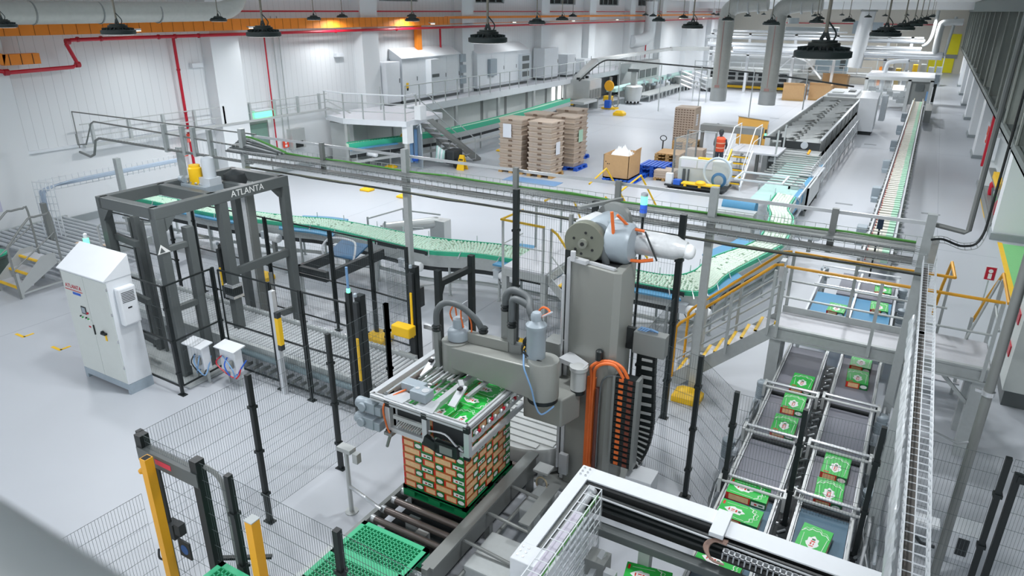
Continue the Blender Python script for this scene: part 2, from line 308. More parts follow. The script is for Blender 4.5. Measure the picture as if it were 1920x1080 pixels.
# ---------------------------------------------------------------- lamps
def make_lamp():
    t = thing('high_bay_lamp', 'x', 'lamp', (0, 0, 0), 'high-bay lamps under the ceiling')
    mb = MB(); mb.lathe((0, 0, -.06), [(.2, 0), (.225, .012), (.225, .055), (.2, .065), (.12, .075)], 28)
    for k in range(24):
        a = 2*math.pi*k/24; mb.bar((.1*math.cos(a), .1*math.sin(a), .025), (.2*math.cos(a), .2*math.sin(a), .012), .008, .03)
    mb.build('lamp_rim', 'lampblack', t)
    MB().lathe((0, 0, .005), [(.125, 0), (.125, .055), (.1, .06), (.1, .075)], 20).build('driver_box', mat('lamp_driver', (52, 60, 58), .5, .2), t)
    MB().lathe((0, 0, -.0615), [(.195, 0), (.195, .0012)], 28).build('diffuser', 'lit_w', t)
    mb = MB(); mb.bar((-.03, 0, .08), (0, 0, .15), .012, .03); mb.bar((.03, 0, .08), (0, 0, .15), .012, .03); mb.tube(smooth_path([(.06, .02, .07), (.075, .03, .12), (.06, .02, .16), (.01, 0, .22)], 4), .007, 6); mb.build('bracket', 'lampblack', t)
    MB().cyl((0, 0, .14), (0, 0, 1.145), .014, 8).build('rod', mat('lamp_rod', (140, 136, 124), .5, .3), t)
    return t
L0 = make_lamp()
LL = ['nearest black lamp hanging above the carton conveyors, in front of the tall white duct', 'black lamp above the long rack conveyor, next beyond the big one', 'black lamp above the rack conveyor, third along that row', 'black lamp above the rack conveyor, fourth along that row', 'black lamp above the rack conveyor, fifth along that row',
      'big black lamp above the palletizer, in front of the second control cabinet', 'black lamp hanging left of the pair of round ducts', 'black lamp hanging just before the right round duct', 'black lamp beyond the right round duct', 'small black lamp between right round duct and perforated stack',
      'big black lamp above the gantry, before the orange trunking', 'black lamp above the stacked brown trays', 'black lamp above the hopper line', 'black lamp just before the left round duct', 'black lamp hanging by the silver duct over the grey gantry', 'black lamp at the left end under the silver duct', 'small black lamp under the elbow of the silver duct', 'small black lamp just right of the silver duct elbow', 'small black lamp over the first mezzanine cabinet', 'small black lamp above the end of the mezzanine',
      'small lamp over the low platform, its white face showing', 'small lamp over the mezzanine by the first window']
for i, (x, y) in enumerate(LAMPS[:-3]):
    lb = LL[i] if i < len(LL) else 'tiny black lamp far down the hall'
    o = L0 if i == 0 else dup(L0)
    o.location = (x, y, LZ); o['label'] = lb; o['group'] = 'high-bay lamps under the ceiling' if i < len(LL) else 'tiny lamps far down the hall'
# ---------------------------------------------------------------- left-wall services
t = thing('cable_trunking', 'long orange cable trunking along the top of the left wall', 'cable trunking', (-21.7, 25, 5.55))
mb = MB(); mb.box(-21.95, 8, 5.55, -21.62, 31.2, 5.93); mb.build('cover', 'orange', t)
mb = MB()
for k in range(60): mb.box(-21.615, 8+.39*k, 5.55, -21.61, 8.012+.39*k, 5.93)
mb.build('seam', mat('trunk_seam', (150, 88, 30), .6), t)
mb = MB(); mb.box(-21.95, 31.2, 5.83, -21.7, 90, 5.95); mb.box(-21.95, 31.2, 5.57, -21.8, 90, 5.6); mb.build('narrow_cover', 'orange', t)
t = thing('cable_trunking', 'short cranked orange trunking stub at the left edge below the red pipe bend', 'cable trunking', (-21.7, 10, 4.8))
mb = MB(); mb.bar((-21.75, 8.5, 5.5), (-21.75, 10.2, 4.95), .3, .28); mb.bar((-21.75, 10.15, 4.95), (-21.75, 11.1, 4.95), .3, .28); mb.build('cover', 'orange', t)
mb = MB()
for k in range(6): mb.box(-21.595, 9.4+.3*k, 4.81 if k > 2 else 5.2-.15*k, -21.59, 9.415+.3*k, 5.09 if k > 2 else 5.4-.15*k)
mb.build('seam', 'dark', t)
MB().cyl((-21.75, 10.7, 5.09), (-21.75, 10.7, 5.6), .01, 6).build('hanger', 'galv', t)
t = thing('cable_trunking', 'upright orange trunking dropping to the first mezzanine cabinet', 'cable trunking', (-22.1, 29.1, 4.5))
MB().box(-22.2, 28.95, 4.3, -22.0, 29.3, 5.56).build('cover', 'orange', t)
t = thing('fire_pipe', 'thick red fire pipe along the left wall with a cranked left end', 'pipe', (-21.75, 20, 5.4))
mb = MB(); mb.tube([(-21.7, 8.5, 5.1), (-21.7, 9.9, 4.7), (-21.7, 10.3, 4.62), (-21.7, 12.0, 4.66), (-21.7, 12.15, 4.75), (-21.7, 11.95, 5.3), (-21.7, 12.1, 5.4), (-21.7, 14, 5.41), (-21.7, 90, 5.47)], .055, 10); mb.build('main_run', 'red', t)
mb = MB(); mb.tube([(-22.1, 15.7, 5.4), (-22.1, 15.7, .9)], .05, 10); mb.tube([(-22.1, 15.7, 5.4), (-21.7, 15.7, 5.41)], .05, 8); mb.build('riser', 'red', t)
mb = MB(); mb.tube([(-22.1, 19.55, 5.4), (-22.1, 19.55, .7)], .028, 8); mb.build('riser', 'red', t)
mb = MB(); mb.tube([(-22.1, 31, 5.45), (-22.1, 31, 4.4)], .05, 8); mb.build('riser', 'red', t)
mb = MB(); mb.tube([(-22.1, 62, 5.45), (-22.1, 62, 2.4)], .06, 8); mb.build('riser', 'red', t)
mb = MB()
for y in (12.3, 13, 14.9, 15.5, 16.4, 19, 23, 27): mb.lathe((-21.7, y-.03, 5.41), [(.075, 0), (.075, .06)], 10, axis='y')
for y, z in ((12.15, 4.72), (12.0, 5.36), (10.2, 4.63)): mb.lathe((-21.7, y-.06, z), [(.085, 0), (.085, .12)], 10, axis='y')
for z in (4.3, 2.9, 2.2): mb.lathe((-22.1, 15.7, z), [(.068, 0), (.068, .06)], 10)
mb.build('coupling', mat('coupling', (170, 20, 40), .4), t)
t = MB().tube([(-21.9, 8, 6.18), (-21.9, 90, 6.18)], .03, 8).build('sprinkler_pipe', 'red', label='thin red sprinkler pipe running above the orange trunking', cat='pipe')
t = thing('conduit_run', 'pair of thin grey conduits down the left wall beside the thin red pipe', 'conduit', (-22.2, 20.2, 2))
for y in (20.1, 20.4): MB().tube([(-22.24, y, 6.0), (-22.24, y, .8)], .022, 6).build('conduit', 'galv', t)
t = thing('ventilation_duct', 'big silver round duct under the ceiling along the left wall', 'duct', (-20.6, 10, 6.1))
mb = MB(); mb.tube(smooth_path([(-20.6, 6, 6.12), (-20.6, 10, 6.14), (-20.6, 15.5, 6.17), (-20.6, 16.7, 6.22), (-20.7, 17.3, 6.5), (-20.8, 17.5, 6.9)], 5), .29, 20); mb.build('pipe', 'duct', t)
mb = MB()
for y in (10.6, 12.4, 14.2): mb.lathe((-20.6, y, 6.14), [(.3, 0), (.3, .04)], 20, axis='y')
mb.build('band', 'steel_dk', t)
for i, (y, z) in enumerate([(13.2, 4.6)]): pass
for i, y in enumerate((16.5, 23.6, 31.4)):
    tag(MB().box(-22.3, y-.22, 4.35, -22.12, y+.22, 4.5).build('wall_bracket_box', 'white'), ['small white box high on the left wall left of the first column', 'small white box high on wall by the second column', 'small white box above the first mezzanine cabinet'][i], 'wall box')
MB().box(-22.3, 17.2, 5.0, -21.6, 17.6, 5.15)
# wall washers (the small bright lights over the trunking)
lw = thing('wall_light', 'x', 'lamp', (-21.35, 0, 5.6), 'bright wall lights over the trunking')
MB().box(-21.46, -.08, 5.6, -21.3, .08, 5.66).build('housing', 'white', lw); MB().box(-21.45, -.07, 5.585, -21.31, .07, 5.6).build('lens', 'lit_y', lw)
MB().box(-21.62, -.02, 5.62, -21.48, .02, 5.66).build('arm', 'galv', lw)
for i, (y, z) in enumerate(WASH):
    o = lw if i == 0 else dup(lw); o.location = (-21.35, y, z); o['label'] = ['bright wall light under the silver duct by the orange trunking', 'bright wall light at the middle of the orange trunking', 'bright wall light before the end of the wide orange trunking', 'bright wall light where the orange trunking narrows', 'bright pinkish wall light above the second cabinet'][i] if i < 5 else 'tiny bright wall light far along the left wall'
# fire point signs, door, notice
t = thing('door_1', None, None, (-22.28, 18.9, 0)); t['kind'] = 'structure'
MB().box(-22.3, 18.25, .2, -22.24, 19.35, 2.2).build('frame', 'steel_dk', t); MB().box(-22.24, 18.33, .2, -22.22, 19.27, 1.2).build('lower_leaf', 'wall', t); MB().box(-22.24, 18.33, 1.2, -22.215, 19.27, 2.1).build('pane', mat('door_glass', (120, 150, 138), .2), t)
t = thing('exit_sign', 'lit pale green exit sign above the left wall door', 'sign', (-22.1, 19.1, 2.35)); MB().box(-22.2, 18.7, 2.35, -22.1, 19.5, 2.6).build('sign_face', 'lit', t); MB().box(-22.3, 18.68, 2.6, -22.08, 19.52, 2.64).build('housing', 'white', t)
def firesign(label, x, y, z, s=.3):
    t = thing('fire_sign', label, 'sign', (x, y, z)); MB().box(x, y, z, x+.02, y+s, z+s).build('sign_plate', 'red_or', t)
    mb = MB(); mb.lathe((x+.02, y+s*.5, z+s*.68), [(s*.16, 0), (s*.16, .004)], 12, axis='x'); mb.box(x+.02, y+s*.3, z+s*.1, x+.024, y+s*.7, z+s*.4); mb.build('symbol', 'c_white', t)
firesign('red fire sign on the red riser at the left wall', -22.04, 15.55, 1.9); firesign('white and red fire notice below the riser sign', -22.04, 15.2, 1.45, .28); firesign('small red fire sign right of the left wall door', -22.2, 19.95, 1.0, .3)
tag(MB().box(-21.8, 8.5, .95, -21.77, 9.25, 1.35).build('door_notice', 'lilac'), 'faint lilac notice on the smooth white wall at far left', 'notice')
t = thing('wall_junction_box', 'grey metal junction box on the wall right of the door', 'box', (-22, 20.6, .5)); MB().box(-22.3, 20.3, .9, -22, 21.0, 1.7).build('body', 'steel', t); MB().box(-22, 20.45, .95, -21.98, 20.85, 1.2).build('opening', 'dark', t)
# far wall: yellow panels, red pipe
for i, (x0, x1, z0, z1) in enumerate([(-.35, 2.1, .1, 1.6), (1.2, 2.3, 2.0, 4.1)]):
    tag(MB().box(x0, 92.9, z0, x1, 93, z1).build('yellow_barrier_panel', mat('panel_yellow', (240, 228, 30), .5)), ['low wide yellow panel on the far end wall', 'tall yellow panel high on the far end wall'][i], 'panel')
tag(MB().box(-.6, 92.85, 1.6, 2.3, 93, 2.0).build('dark_wall_band', 'steel_dk'), 'dark grey band between the yellow panels at the hall end', 'panel')
tag(MB().cyl((-16, 92.8, 5.0), (2.2, 92.8, 5.0), .05, 8).build('sprinkler_pipe', 'red'), 'thin red pipe across the far beige wall', 'pipe')
# ================================================================ palletizing cell: fences
fence('safety_fence', 'black mesh fence running back from the open doorway corner on the grey floor', [(-6.43, 3.42), (-6.42, 4.81), (-6.4, 6.14), (-6.4, 7.36)])
t = thing('fence_doorway', 'black fence doorway with red strip on its lintel and a light curtain', 'doorway', (-6.0, 3.38, 0))
for x in (-6.36, -5.49): MB().box(x-.05, 3.34, 0, x+.05, 3.44, 2.2).build('post', 'black', t)
mb = MB(); mb.box(-6.4, 3.33, 1.9, -5.45, 3.43, 2.06); mb.build('lintel', 'gantry', t); MB().box(-6.1, 3.325, 1.96, -5.85, 3.33, 2.02).build('red_strip', mat('strip_pink', (220, 70, 90), .5), t)
mb = MB(); wires(mb, (-6.36, 3.38), (-5.49, 3.38), 2.06, 2.2, .03, .07); wires(mb, (-6.3, 3.44), (-5.5, 3.44), .1, 1.85, .09, .3); mb.build('door_mesh', 'wire', t)
mb = MB(); mb.tube([(-6.24, 3.42, 1.88), (-6.24, 3.42, 1.05)], .022, 6); mb.box(-6.27, 3.38, .9, -6.15, 3.48, 1.1); mb.box(-6.12, 3.38, 1.0, -6.03, 3.46, 1.14); mb.build('lock', 'rubber', t)
mb = MB(); mb.box(-6.02, 3.34, .8, -5.84, 3.36, 1.02, 0); mb.lathe((-5.93, 3.335, .91), [(.06, 0), (.06, .004)], 16, 1, 'y'); tag(mb.build('notice', ['rubber', mat('notice_blue', (52, 98, 160), .5)], t), 'dark door notice with a blue disc')
mb = MB(); mb.tube(smooth_path([(-6.36, 3.3, .75), (-6.22, 3.22, .75), (-6.16, 3.3, .7), (-6.3, 3.34, .62)], 4), .012, 6); mb.build('handle', 'black', t)
MB().bar((-5.75, 3.5, .75), (-5.2, 3.85, .75), .05, .03).build('bar', 'black', t)
mb = MB(); mb.lathe((-6.42, 3.35, 1.72), [(.035, 0), (.04, .03), (.02, .05)], 10); mb.build('lamp', 'yel_or', t)
fence('safety_fence', 'black mesh fence in front of the green pallets along the cell front', [(-5.49, 3.38), (-5.02, 3.38), (-3.61, 3.34), (-2.25, 3.3)], posts={1, 2, 3})
t = MB().tube(smooth_path([(-5.42, 3.42, 2.12), (-5.25, 3.42, 2.08), (-5.17, 3.42, 1.9), (-5.16, 3.42, 1.2), (-5.16, 3.42, .3)], 5), .025, 8).build('bent_pipe', 'steel_dk', label='bent grey pipe on the fence beside the doorway', cat='pipe')
fence('safety_fence', 'low mesh fence at the bottom edge left of the doorway', [(-6.36, 3.3), (-6.42, 1.9)], 1.55, posts={1})
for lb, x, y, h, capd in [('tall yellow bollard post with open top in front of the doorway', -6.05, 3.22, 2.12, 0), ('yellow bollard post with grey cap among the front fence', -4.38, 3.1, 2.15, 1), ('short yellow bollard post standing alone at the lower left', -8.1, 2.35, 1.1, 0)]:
    mb = MB(); a = .045
    mb.box(x-a, y-a, .012, x+a, y+a, h, 0)
    if capd: mb.box(x-.05, y-.05, h, x+.05, y+.05, h+.01, 1)
    else: mb.box(x-a+.01, y-a+.01, h, x+a-.01, y+a-.01, h+.002, 2)  # dark plate painted for the shade inside the open tube
    mb.box(x-.09, y-.09, 0, x+.09, y+.09, .012, 0)
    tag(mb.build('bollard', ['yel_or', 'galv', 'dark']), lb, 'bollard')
fence('safety_fence', 'black mesh fence behind the conveyor between the light curtain posts', [(-7.0, 8.95), (-7.75, 8.95), (-7.77, 9.62)], posts=set())
def curtain(name, label, x, y, h=2.2, yel=(.75, 1.5), dx=.0):
    t = thing(name, label, 'light curtain', (x, y, 0)); MB().box(x-.06, y-.06, 0, x+.06, y+.06, h).build('post', 'black', t)
    mb = MB(); mb.box(x-.05, y-.12, .3, x+.03, y-.06, h-.1); mb.build('housing', 'rubber', t); MB().box(x-.02, y-.14, yel[0], x+.02, y-.118, yel[1]).build('emitter', 'yellow', t)
    mb = MB(); mb.lathe((x, y-.1, h), [(.03, 0), (.03, .05), (.015, .06)], 10); mb.build('cap', 'motor', t); return t
curtain('light_curtain', 'pair of black posts with yellow light curtain on near side of roller conveyor', -6.96, 7.42)
curtain('light_curtain', 'black post with tall yellow light curtain beside the far side of the roller conveyor', -7.02, 8.87, 2.2, (.9, 1.75))
tag(MB().box(-7.21, 7.36, 0, -7.13, 7.44, 2.2).build('fence_post', 'black'), 'black post with the small lit tip left of the near light curtain', 'post')
t = thing('indicator_lamp', 'small lamp tube with pale green glow on fence post top', 'lamp', (-7.17, 7.4, 2.2)); MB().lathe((-7.17, 7.4, 2.2), [(.03, 0), (.03, .06), (.02, .07)], 10).build('lens', 'lit', t); MB().cyl((-7.17, 7.4, 2.27), (-7.17, 7.4, 2.62), .02, 8).build('tube', 'cyan', t)
fence('safety_fence', 'short mesh fence running from the near light curtain towards the conveyor', [(-6.4, 7.36), (-6.88, 7.4)], posts={0})
fence('safety_fence', 'black mesh fence along near side of the thin roller conveyor', [(-7.17, 7.36), (-8.17, 7.33), (-8.9, 7.33), (-10.2, 7.33)], 2.05, frame=True, pw=.04, posts={1, 2})
fence('safety_fence', 'black framed fence wrapped around the front gantry leg', [(-10.3, 7.33), (-10.25, 6.32), (-11.6, 6.36), (-12.8, 6.4)], 2.05, frame=True, pw=.045)
fence('safety_fence', 'black framed fence behind the conveyor from gantry to light curtain', [(-14.0, 9.68), (-12.9, 9.68), (-11.6, 9.68), (-9.75, 9.68), (-8.7, 9.68), (-7.77, 9.62)], 2.2, frame=True, pw=.04)
fence('safety_fence', 'black framed fence at the left end behind the grey gantry', [(-16.6, 9.3), (-15.6, 9.3), (-14.3, 9.3)], 1.7, frame=True, pw=.05)
t = thing('fence_doorway', 'black square door frame in the fence behind the white robot cable', 'doorway', (-6.5, 9.4, 0))
for x, y in ((-6.56, 8.92), (-6.5, 9.86)): MB().box(x-.05, y-.05, 0, x+.05, y+.05, 2.2).build('post', 'black', t)
mb = MB(); mb.bar((-6.56, 8.92, 1.95), (-6.5, 9.86, 1.95), .1, .1); mb.bar((-6.56, 8.97, 1.75), (-6.55, 9.05, 1.93), .06, .06); mb.build('lintel', 'black', t)
tag(MB().box(-6.6, 9.6, .9, -6.585, 9.85, 1.3).build('notice', 'paper', t), 'white paper notice'); MB().box(-7.9, 9.9, .8, -7.85, 10.2, 1.2).build('plate', 'rubber', t)
t = fence('tall_safety_fence', 'tall black post fence behind the palletizer column', [(-5.62, 9.94), (-4.17, 9.92), (-2.74, 9.88)], 3.5, pw=.09, sx=.045, group=None)
# right side fences
fence('safety_fence', 'black mesh fence in front of the two carton conveyors', [(-1.22, 7.4), (-.47, 7.4), (.31, 7.45), (1.42, 7.47)], 2.2, pw=.055)
fence('safety_fence', 'slanting mesh fence between palletizer and the carton conveyors', [(-1.83, 8.09), (-1.22, 7.4)], 2.2, posts={0})
fence('safety_fence', 'mesh fence right behind the black cable chain', [(-2.71, 8.28), (-1.83, 8.09)], 2.2, posts={0})
fence('safety_fence', 'mesh fence leading back from the cable chain to the tall fence', [(-2.71, 8.28), (-2.74, 9.88)], 2.2, posts=set())
t = thing('fence_gate', 'black framed mesh gate at the lower right corner', 'gate', (1.5, 7.47, 0))
mb = MB(); mb.bar((1.53, 7.47, .1), (1.53, 7.47, 2.05), .06, .06); mb.bar((1.53, 7.47, 2.0), (2.42, 7.47, 2.0), .08, .08); mb.bar((1.53, 7.47, .15), (2.42, 7.47, .15), .05, .05); mb.bar((2.42, 7.47, .1), (2.42, 7.47, 2.05), .06, .06); mb.build('frame', 'black', t)
mb = MB(); wires(mb, (1.56, 7.47), (2.4, 7.47), .15, 2.0, .03, .2); mb.build('mesh_panel', 'wire', t); mb = MB(); wires(mb, (1.47, 7.47), (2.42, 7.47), 2.05, 2.2, .03, .07); mb.build('mesh_panel', 'wire', t)
# ================================================================ pallet rollers, turntable, cartons
t = thing('roller_bed', 'pallet roller bed with worn brown rollers and a deep steel side rail', 'roller conveyor', (-4.4, 5.8, 0))
mb = MB(); mb.box(-3.8, 4.72, .25, -3.72, 7.2, .58); mb.box(-3.84, 4.72, .55, -3.68, 7.2, .585); mb.box(-3.8, 4.66, .22, -3.72, 4.72, .6); mb.build('side_rail', 'steel_dk', t)
mb = MB(); mb.box(-5.04, 4.72, .2, -4.98, 7.2, .42); mb.build('side_rail', 'steel_dk', t)
for k in range(12):
    y = 4.8+.205*k; mb = MB(); mb.cyl((-4.97, y, .375), (-3.82, y, .375), .044, 12, 0); mb.cyl((-4.99, y, .375), (-4.93, y, .375), .05, 12, 1); mb.build('roller', ['roller_br', 'roller'], t)
mb = MB(); mb.box(-4.95, 4.75, .02, -3.85, 7.2, .1); mb.build('under_tray', 'rubber', t)
for x, y in ((-4.6, 5.0), (-4.45, 5.35), (-4.7, 5.5)): MB().box(x, y, .1, x+.16, y+.12, .26).build('junction_box', 'galv', t)
for x in (-5.0, -3.76):
    for y in (4.85, 6, 7.1): MB().box(x-.04, y-.04, 0, x+.04, y+.04, .26).build('leg', 'steel_dk', t)
mb = MB()
for y in (5.35, 5.9, 6.5): mb.cyl((-3.72, y, .5), (-2.9, y, .42), .022, 8)
mb.build('cross_rod', 'steel_dk', t)
tag(MB().cyl((-3.55, 4.3, .3), (-3.5, 6.6, .34), .025, 8).build('guide_rod', 'steel_dk', t), 'long steel rod')
t = thing('turntable', 'round steel turntable with ribbed top beside the palletizer column', 'turntable', (-4.1, 8.15, 0))
MB().lathe((-4.2, 8.08, .06), [(.74, 0), (.78, .02), (.78, .36), (.76, .4)], 48).build('drum', 'steel', t)
for k in range(9):
    y = 7.48+.15*k; hw = math.sqrt(max(.02, .75**2-(abs(y-8.08)+.06)**2)); mb = MB(); mb.box(-4.2-hw, y-.055, .46, -4.2+hw, y+.055, .485); mb.build('top_slat', 'steel', t)
MB().lathe((-4.2, 8.08, 0), [(.6, 0), (.6, .06)], 24).build('base', 'rubber', t)
mb = MB(); mb.bar((-3.6, 7.55, .5), (-3.35, 7.95, .52), .05, .03); mb.box(-3.42, 7.3, .3, -3.3, 7.36, .62); mb.build('bracket', 'chrome', t)
t = thing('outfeed_rollers', 'brown outfeed rollers between turntable and light curtains', 'roller conveyor', (-5.9, 8.1, 0))
for k in range(10):
    x = -6.85+.19*k; MB().cyl((x, 7.55, .42), (x, 8.62, .42), .045, 12).build('roller', 'roller_br', t)
for y in (7.5, 8.67): mb = MB(); mb.box(-6.95, y-.03, .22, -4.8, y+.03, .52); mb.build('side_rail', 'galv', t)
for x in (-6.8, -5.9, -4.9):
    for y in (7.5, 8.67): MB().box(x-.04, y-.04, 0, x+.04, y+.04, .22).build('leg', 'steel_dk', t)
mb = MB(); mb.bar((-6.3, 7.9, .55), (-5.9, 7.9, .58), .05, .05); mb.bar((-6.3, 8.0, .55), (-5.95, 8.0, .58), .05, .05); mb.build('stop', 'chrome', t)
t = thing('sensor_stand', 'chrome sensor stand with two red reflectors beside the far rollers', 'stand', (-6.4, 9.05, 0))
MB().cyl((-6.75, 9.0, 0), (-6.75, 9.0, 1.05), .035, 8).build('pole', 'alu', t); MB().box(-6.95, 8.97, 1.0, -6.68, 9.03, 1.08).build('crossbar', 'alu', t); MB().box(-6.2, 8.84, .48, -5.6, 8.9, .53).build('arm', 'alu', t)
for x in (-6.22, -5.56): MB().lathe((x, 8.87, .5), [(.045, -.03), (.045, .03)], 10, axis='x').build('reflector', 'pipe_red' if 0 else 'red', t)
t = thing('photo_eye_stand', 'steel photo-eye stand with cross pipe left of the pallet load', 'stand', (-5.6, 5.55, 0))
mb = MB(); mb.cyl((-5.62, 5.5, 0), (-5.62, 5.5, 1.02), .03, 8); mb.lathe((-5.62, 5.5, 0), [(.09, 0), (.09, .015)], 12); mb.build('pole', 'steel', t); MB().cyl((-5.62, 5.5, .42), (-4.95, 5.35, .42), .025, 8).build('crossbar', 'chrome', t)
mb = MB(); mb.box(-5.72, 5.44, .98, -5.5, 5.56, 1.04); mb.box(-5.48, 5.46, .86, -5.4, 5.54, 1.0); mb.build('sensor', 'steel', t)
def plastic_pallet(name, label, x0, y0, z0, sx, sy, mtl, group=None):
    t = thing(name, label, 'pallet', (x0+sx/2, y0+sy/2, z0), group); mb = MB(); n, m = int(sx/.05), int(sy/.05)
    for i in range(n+1): mb.box(x0+(sx-.012)*i/n, y0, z0+.115, x0+(sx-.012)*i/n+.012, y0+sy, z0+.15)
    for j in range(m+1): mb.box(x0, y0+(sy-.012)*j/m, z0+.12, x0+sx, y0+(sy-.012)*j/m+.012, z0+.15)
    for xx, yy, ww, hh in ((x0, y0, sx, .06), (x0, y0+sy-.06, sx, .06), (x0, y0, .06, sy), (x0+sx-.06, y0, .06, sy), (x0, y0+sy*.5-.06, sx, .12)): mb.box(xx, yy, z0+.1, xx+ww, yy+hh, z0+.152)
    mb.build('deck', mtl, t)
    mb = MB()
    for i in range(3):
        for j in range(3): mb.box(x0+(sx-.18)*i/2, y0+(sy-.18)*j/2, z0+.02, x0+(sx-.18)*i/2+.18, y0+(sy-.18)*j/2+.18, z0+.11)
    mb.build('blocks', mtl, t, kind='stuff'); mb = MB()
    for j in range(3): mb.box(x0, y0+(sy-.14)*j/2, z0, x0+sx, y0+(sy-.14)*j/2+.14, z0+.022)
    mb.build('runner', mtl, t); return t
plastic_pallet('plastic_pallet', 'dark green plastic pallet under the carton load on brown rollers', -4.9, 5.74, .42, .98, 1.14, 'dgreen')
plastic_pallet('plastic_pallet', 'light green plastic pallet waiting on the rollers in front of the carton load', -4.87, 3.9, .42, .96, 1.06, 'lgreen')
for k in range(8): plastic_pallet('plastic_pallet', 'topmost light green pallet of the stack by the tall yellow bollard' if k == 7 else 'light green pallet in the stack under the topmost one', -5.14, 2.5, .152*k, .66, .74, 'lgreen', None if k == 7 else 'green pallets in the stack')
t = thing('infeed_rollers', 'steel roller section under the waiting light green pallet', 'roller conveyor', (-4.4, 4.3, 0))
for k in range(5): MB().cyl((-4.97, 3.75+.2*k, .375), (-3.82, 3.75+.2*k, .375), .044, 10).build('roller', 'roller_br', t)
for x in (-5.01, -3.76): MB().box(x-.04, 3.5, .22, x+.04, 4.64, .44).build('side_rail', 'galv', t); MB().box(x-.04, 3.7, 0, x+.04, 3.78, .22).build('leg', 'galv', t)
mb = MB(); mb.box(-5.0, 4.66, .34, -3.7, 4.72, .46); tag(mb.build('cross_plate', 'alu'), 'bright metal crossbar between the green pallet and the worn rollers', 'bar')
t = thing('service_plank', 'flat steel plank on posts between roller bed and white frame', 'plank', (-3.08, 6.1, 0)); MB().box(-3.16, 5.7, .72, -3.02, 6.55, .74).build('plank', 'steel_dk', t)
for y in (5.85, 6.4): MB().box(-3.1, y-.03, 0, -3.05, y+.03, .72).build('post', 'steel_dk', t)
for i, (a, b, c, d, h) in enumerate(((-3.5, 6.3, -3.18, 6.85, .38), (-3.55, 5.1, -2.8, 5.75, .4), (-3.0, 6.3, -2.72, 6.8, .35))): tag(MB().box(a, b, 0, c, d, h).build('drive_cover', 'galv', bevel=.02), ['grey drive cover box at the roller bed near the turntable', 'large grey drive cover box left of the white frame', 'grey drive cover box behind the steel plank'][i], 'cover')
t = thing('pallet_sensor', 'small steel bracket with sandy hose coil by the turntable', 'bracket', (-3.5, 7.0, 0)); MB().box(-3.62, 6.92, .5, -3.4, 7.12, .53).build('plate', 'steel', t); MB().box(-3.58, 6.98, 0, -3.5, 7.06, .5).build('post', 'galv', t); MB().tube([(-3.5+.08*math.cos(a), 6.95, .32+.1*math.sin(a)) for a in [.4*i for i in range(16)]], .012, 6).build('hose', mat('hose_sand', (190, 178, 150), .5), t)
def make_carton():
    mb = MB(); L, D, H = .465, .308, .1; e = .0012
    mb.box(-L/2, -D/2, 0, L/2, D/2, H, 0)
    def face(fx, u0, u1, z0, z1, k, d=e):   # long (+-Y) faces
        y = -D/2-d; mb.quad((u0, y, z0), (u1, y, z0), (u1, y, z1), (u0, y, z1), k); y = D/2+d; mb.quad((-u0, y, z0), (-u1, y, z0), (-u1, y, z1), (-u0, y, z1), k)
    def end(u0, u1, z0, z1, k, d=e):       # short (+-X) faces, u from the left as seen
        x = -L/2-d; mb.quad((x, -u0, z0), (x, -u1, z0), (x, -u1, z1), (x, -u0, z1), k); x = L/2+d; mb.quad((x, u0, z0), (x, u1, z0), (x, u1, z1), (x, u0, z1), k)
    face(0, -L/2, .05, .002, H-.002, 2); face(0, -L/2+.034, .03, .012, H-.014, 3, .002); face(0, .05, L/2, .002, H-.002, 1); face(0, .065, L/2-.012, .016, .068, 4, .0022); face(0, .1, .13, .03, .052, 2, .003); face(0, .15, .2, .03, .05, 1, .003)
    end(-D/2, .035, .002, H-.002, 2); end(-D/2+.03, .02, .014, H-.016, 3, .002); end(.035, D/2, .002, H-.002, 1)
    for sx_ in (-1, 1):
        n = 12; cy, cz = .095, .05; x = sx_*(L/2+.0022); mb._add([(x, sx_*(cy+.048*math.cos(2*math.pi*i/n)), cz+.03*math.sin(2*math.pi*i/n)) for i in range(n)], [tuple(range(n))], 4)
    z = H+.0012; n = 22; mb._add([(-.06+(.105+.014*math.cos(6*a))*math.cos(a), (.062+.01*math.cos(7*a))*math.sin(a), z) for a in [2*math.pi*i/n for i in range(n)]], [tuple(range(n))], 4)
    z2 = H+.002
    for x0, y0, x1, y1 in ((-.13, -.02, -.115, .025), (-.1, -.02, -.065, -.01), (-.1, .005, -.06, .02), (-.05, -.025, -.03, .02), (-.02, -.02, .01, .015)): mb.quad((x0, y0, z2), (x1, y0, z2), (x1, y1, z2), (x0, y1, z2), 2 if x0 < -.03 else 1)
    mb.quad((-.215, .06, z), (-.19, .06, z), (-.19, .125, z), (-.215, .125, z), 2)
    def line(ps, wd):
        for (ax, ay), (bx, by) in zip(ps, ps[1:]): d = Vector((bx-ax, by-ay, 0)).normalized(); q = Vector((-d.y, d.x, 0))*wd/2; a, b = Vector((ax, ay, z)), Vector((bx, by, z)); mb.quad(a-q, b-q, b+q, a+q, 4)
    zz = [(.08, -.14), (.13, -.1), (.12, -.06), (.165, -.03), (.15, .01), (.165, .05), (.12, .08), (.13, .115), (.08, .145)]
    line(zz, .009); line([(x+.035, y*.95) for x, y in zz], .004); line([(-.2, -.11), (.07, -.125)], .005); line([(-.17, .1), (.06, .115)], .004)
    return mb
c0 = make_carton().build('food_carton', ['c_green', 'c_dgreen', 'c_red', 'c_tan', 'c_white'], cat='carton'); c_first = [True]
def carton(x, y, z, rz, label, group=None):
    if c_first[0]: o = c0; c_first[0] = False
    else: o = c0.copy(); C.objects.link(o)
    o.location = (x, y, z); o.rotation_euler = (0, 0, rz); o['label'] = label
    if group: o['group'] = group
    elif 'group' in o: del o['group']
PI = math.pi
X0, Y0, ZL = -4.885, 5.75, .575
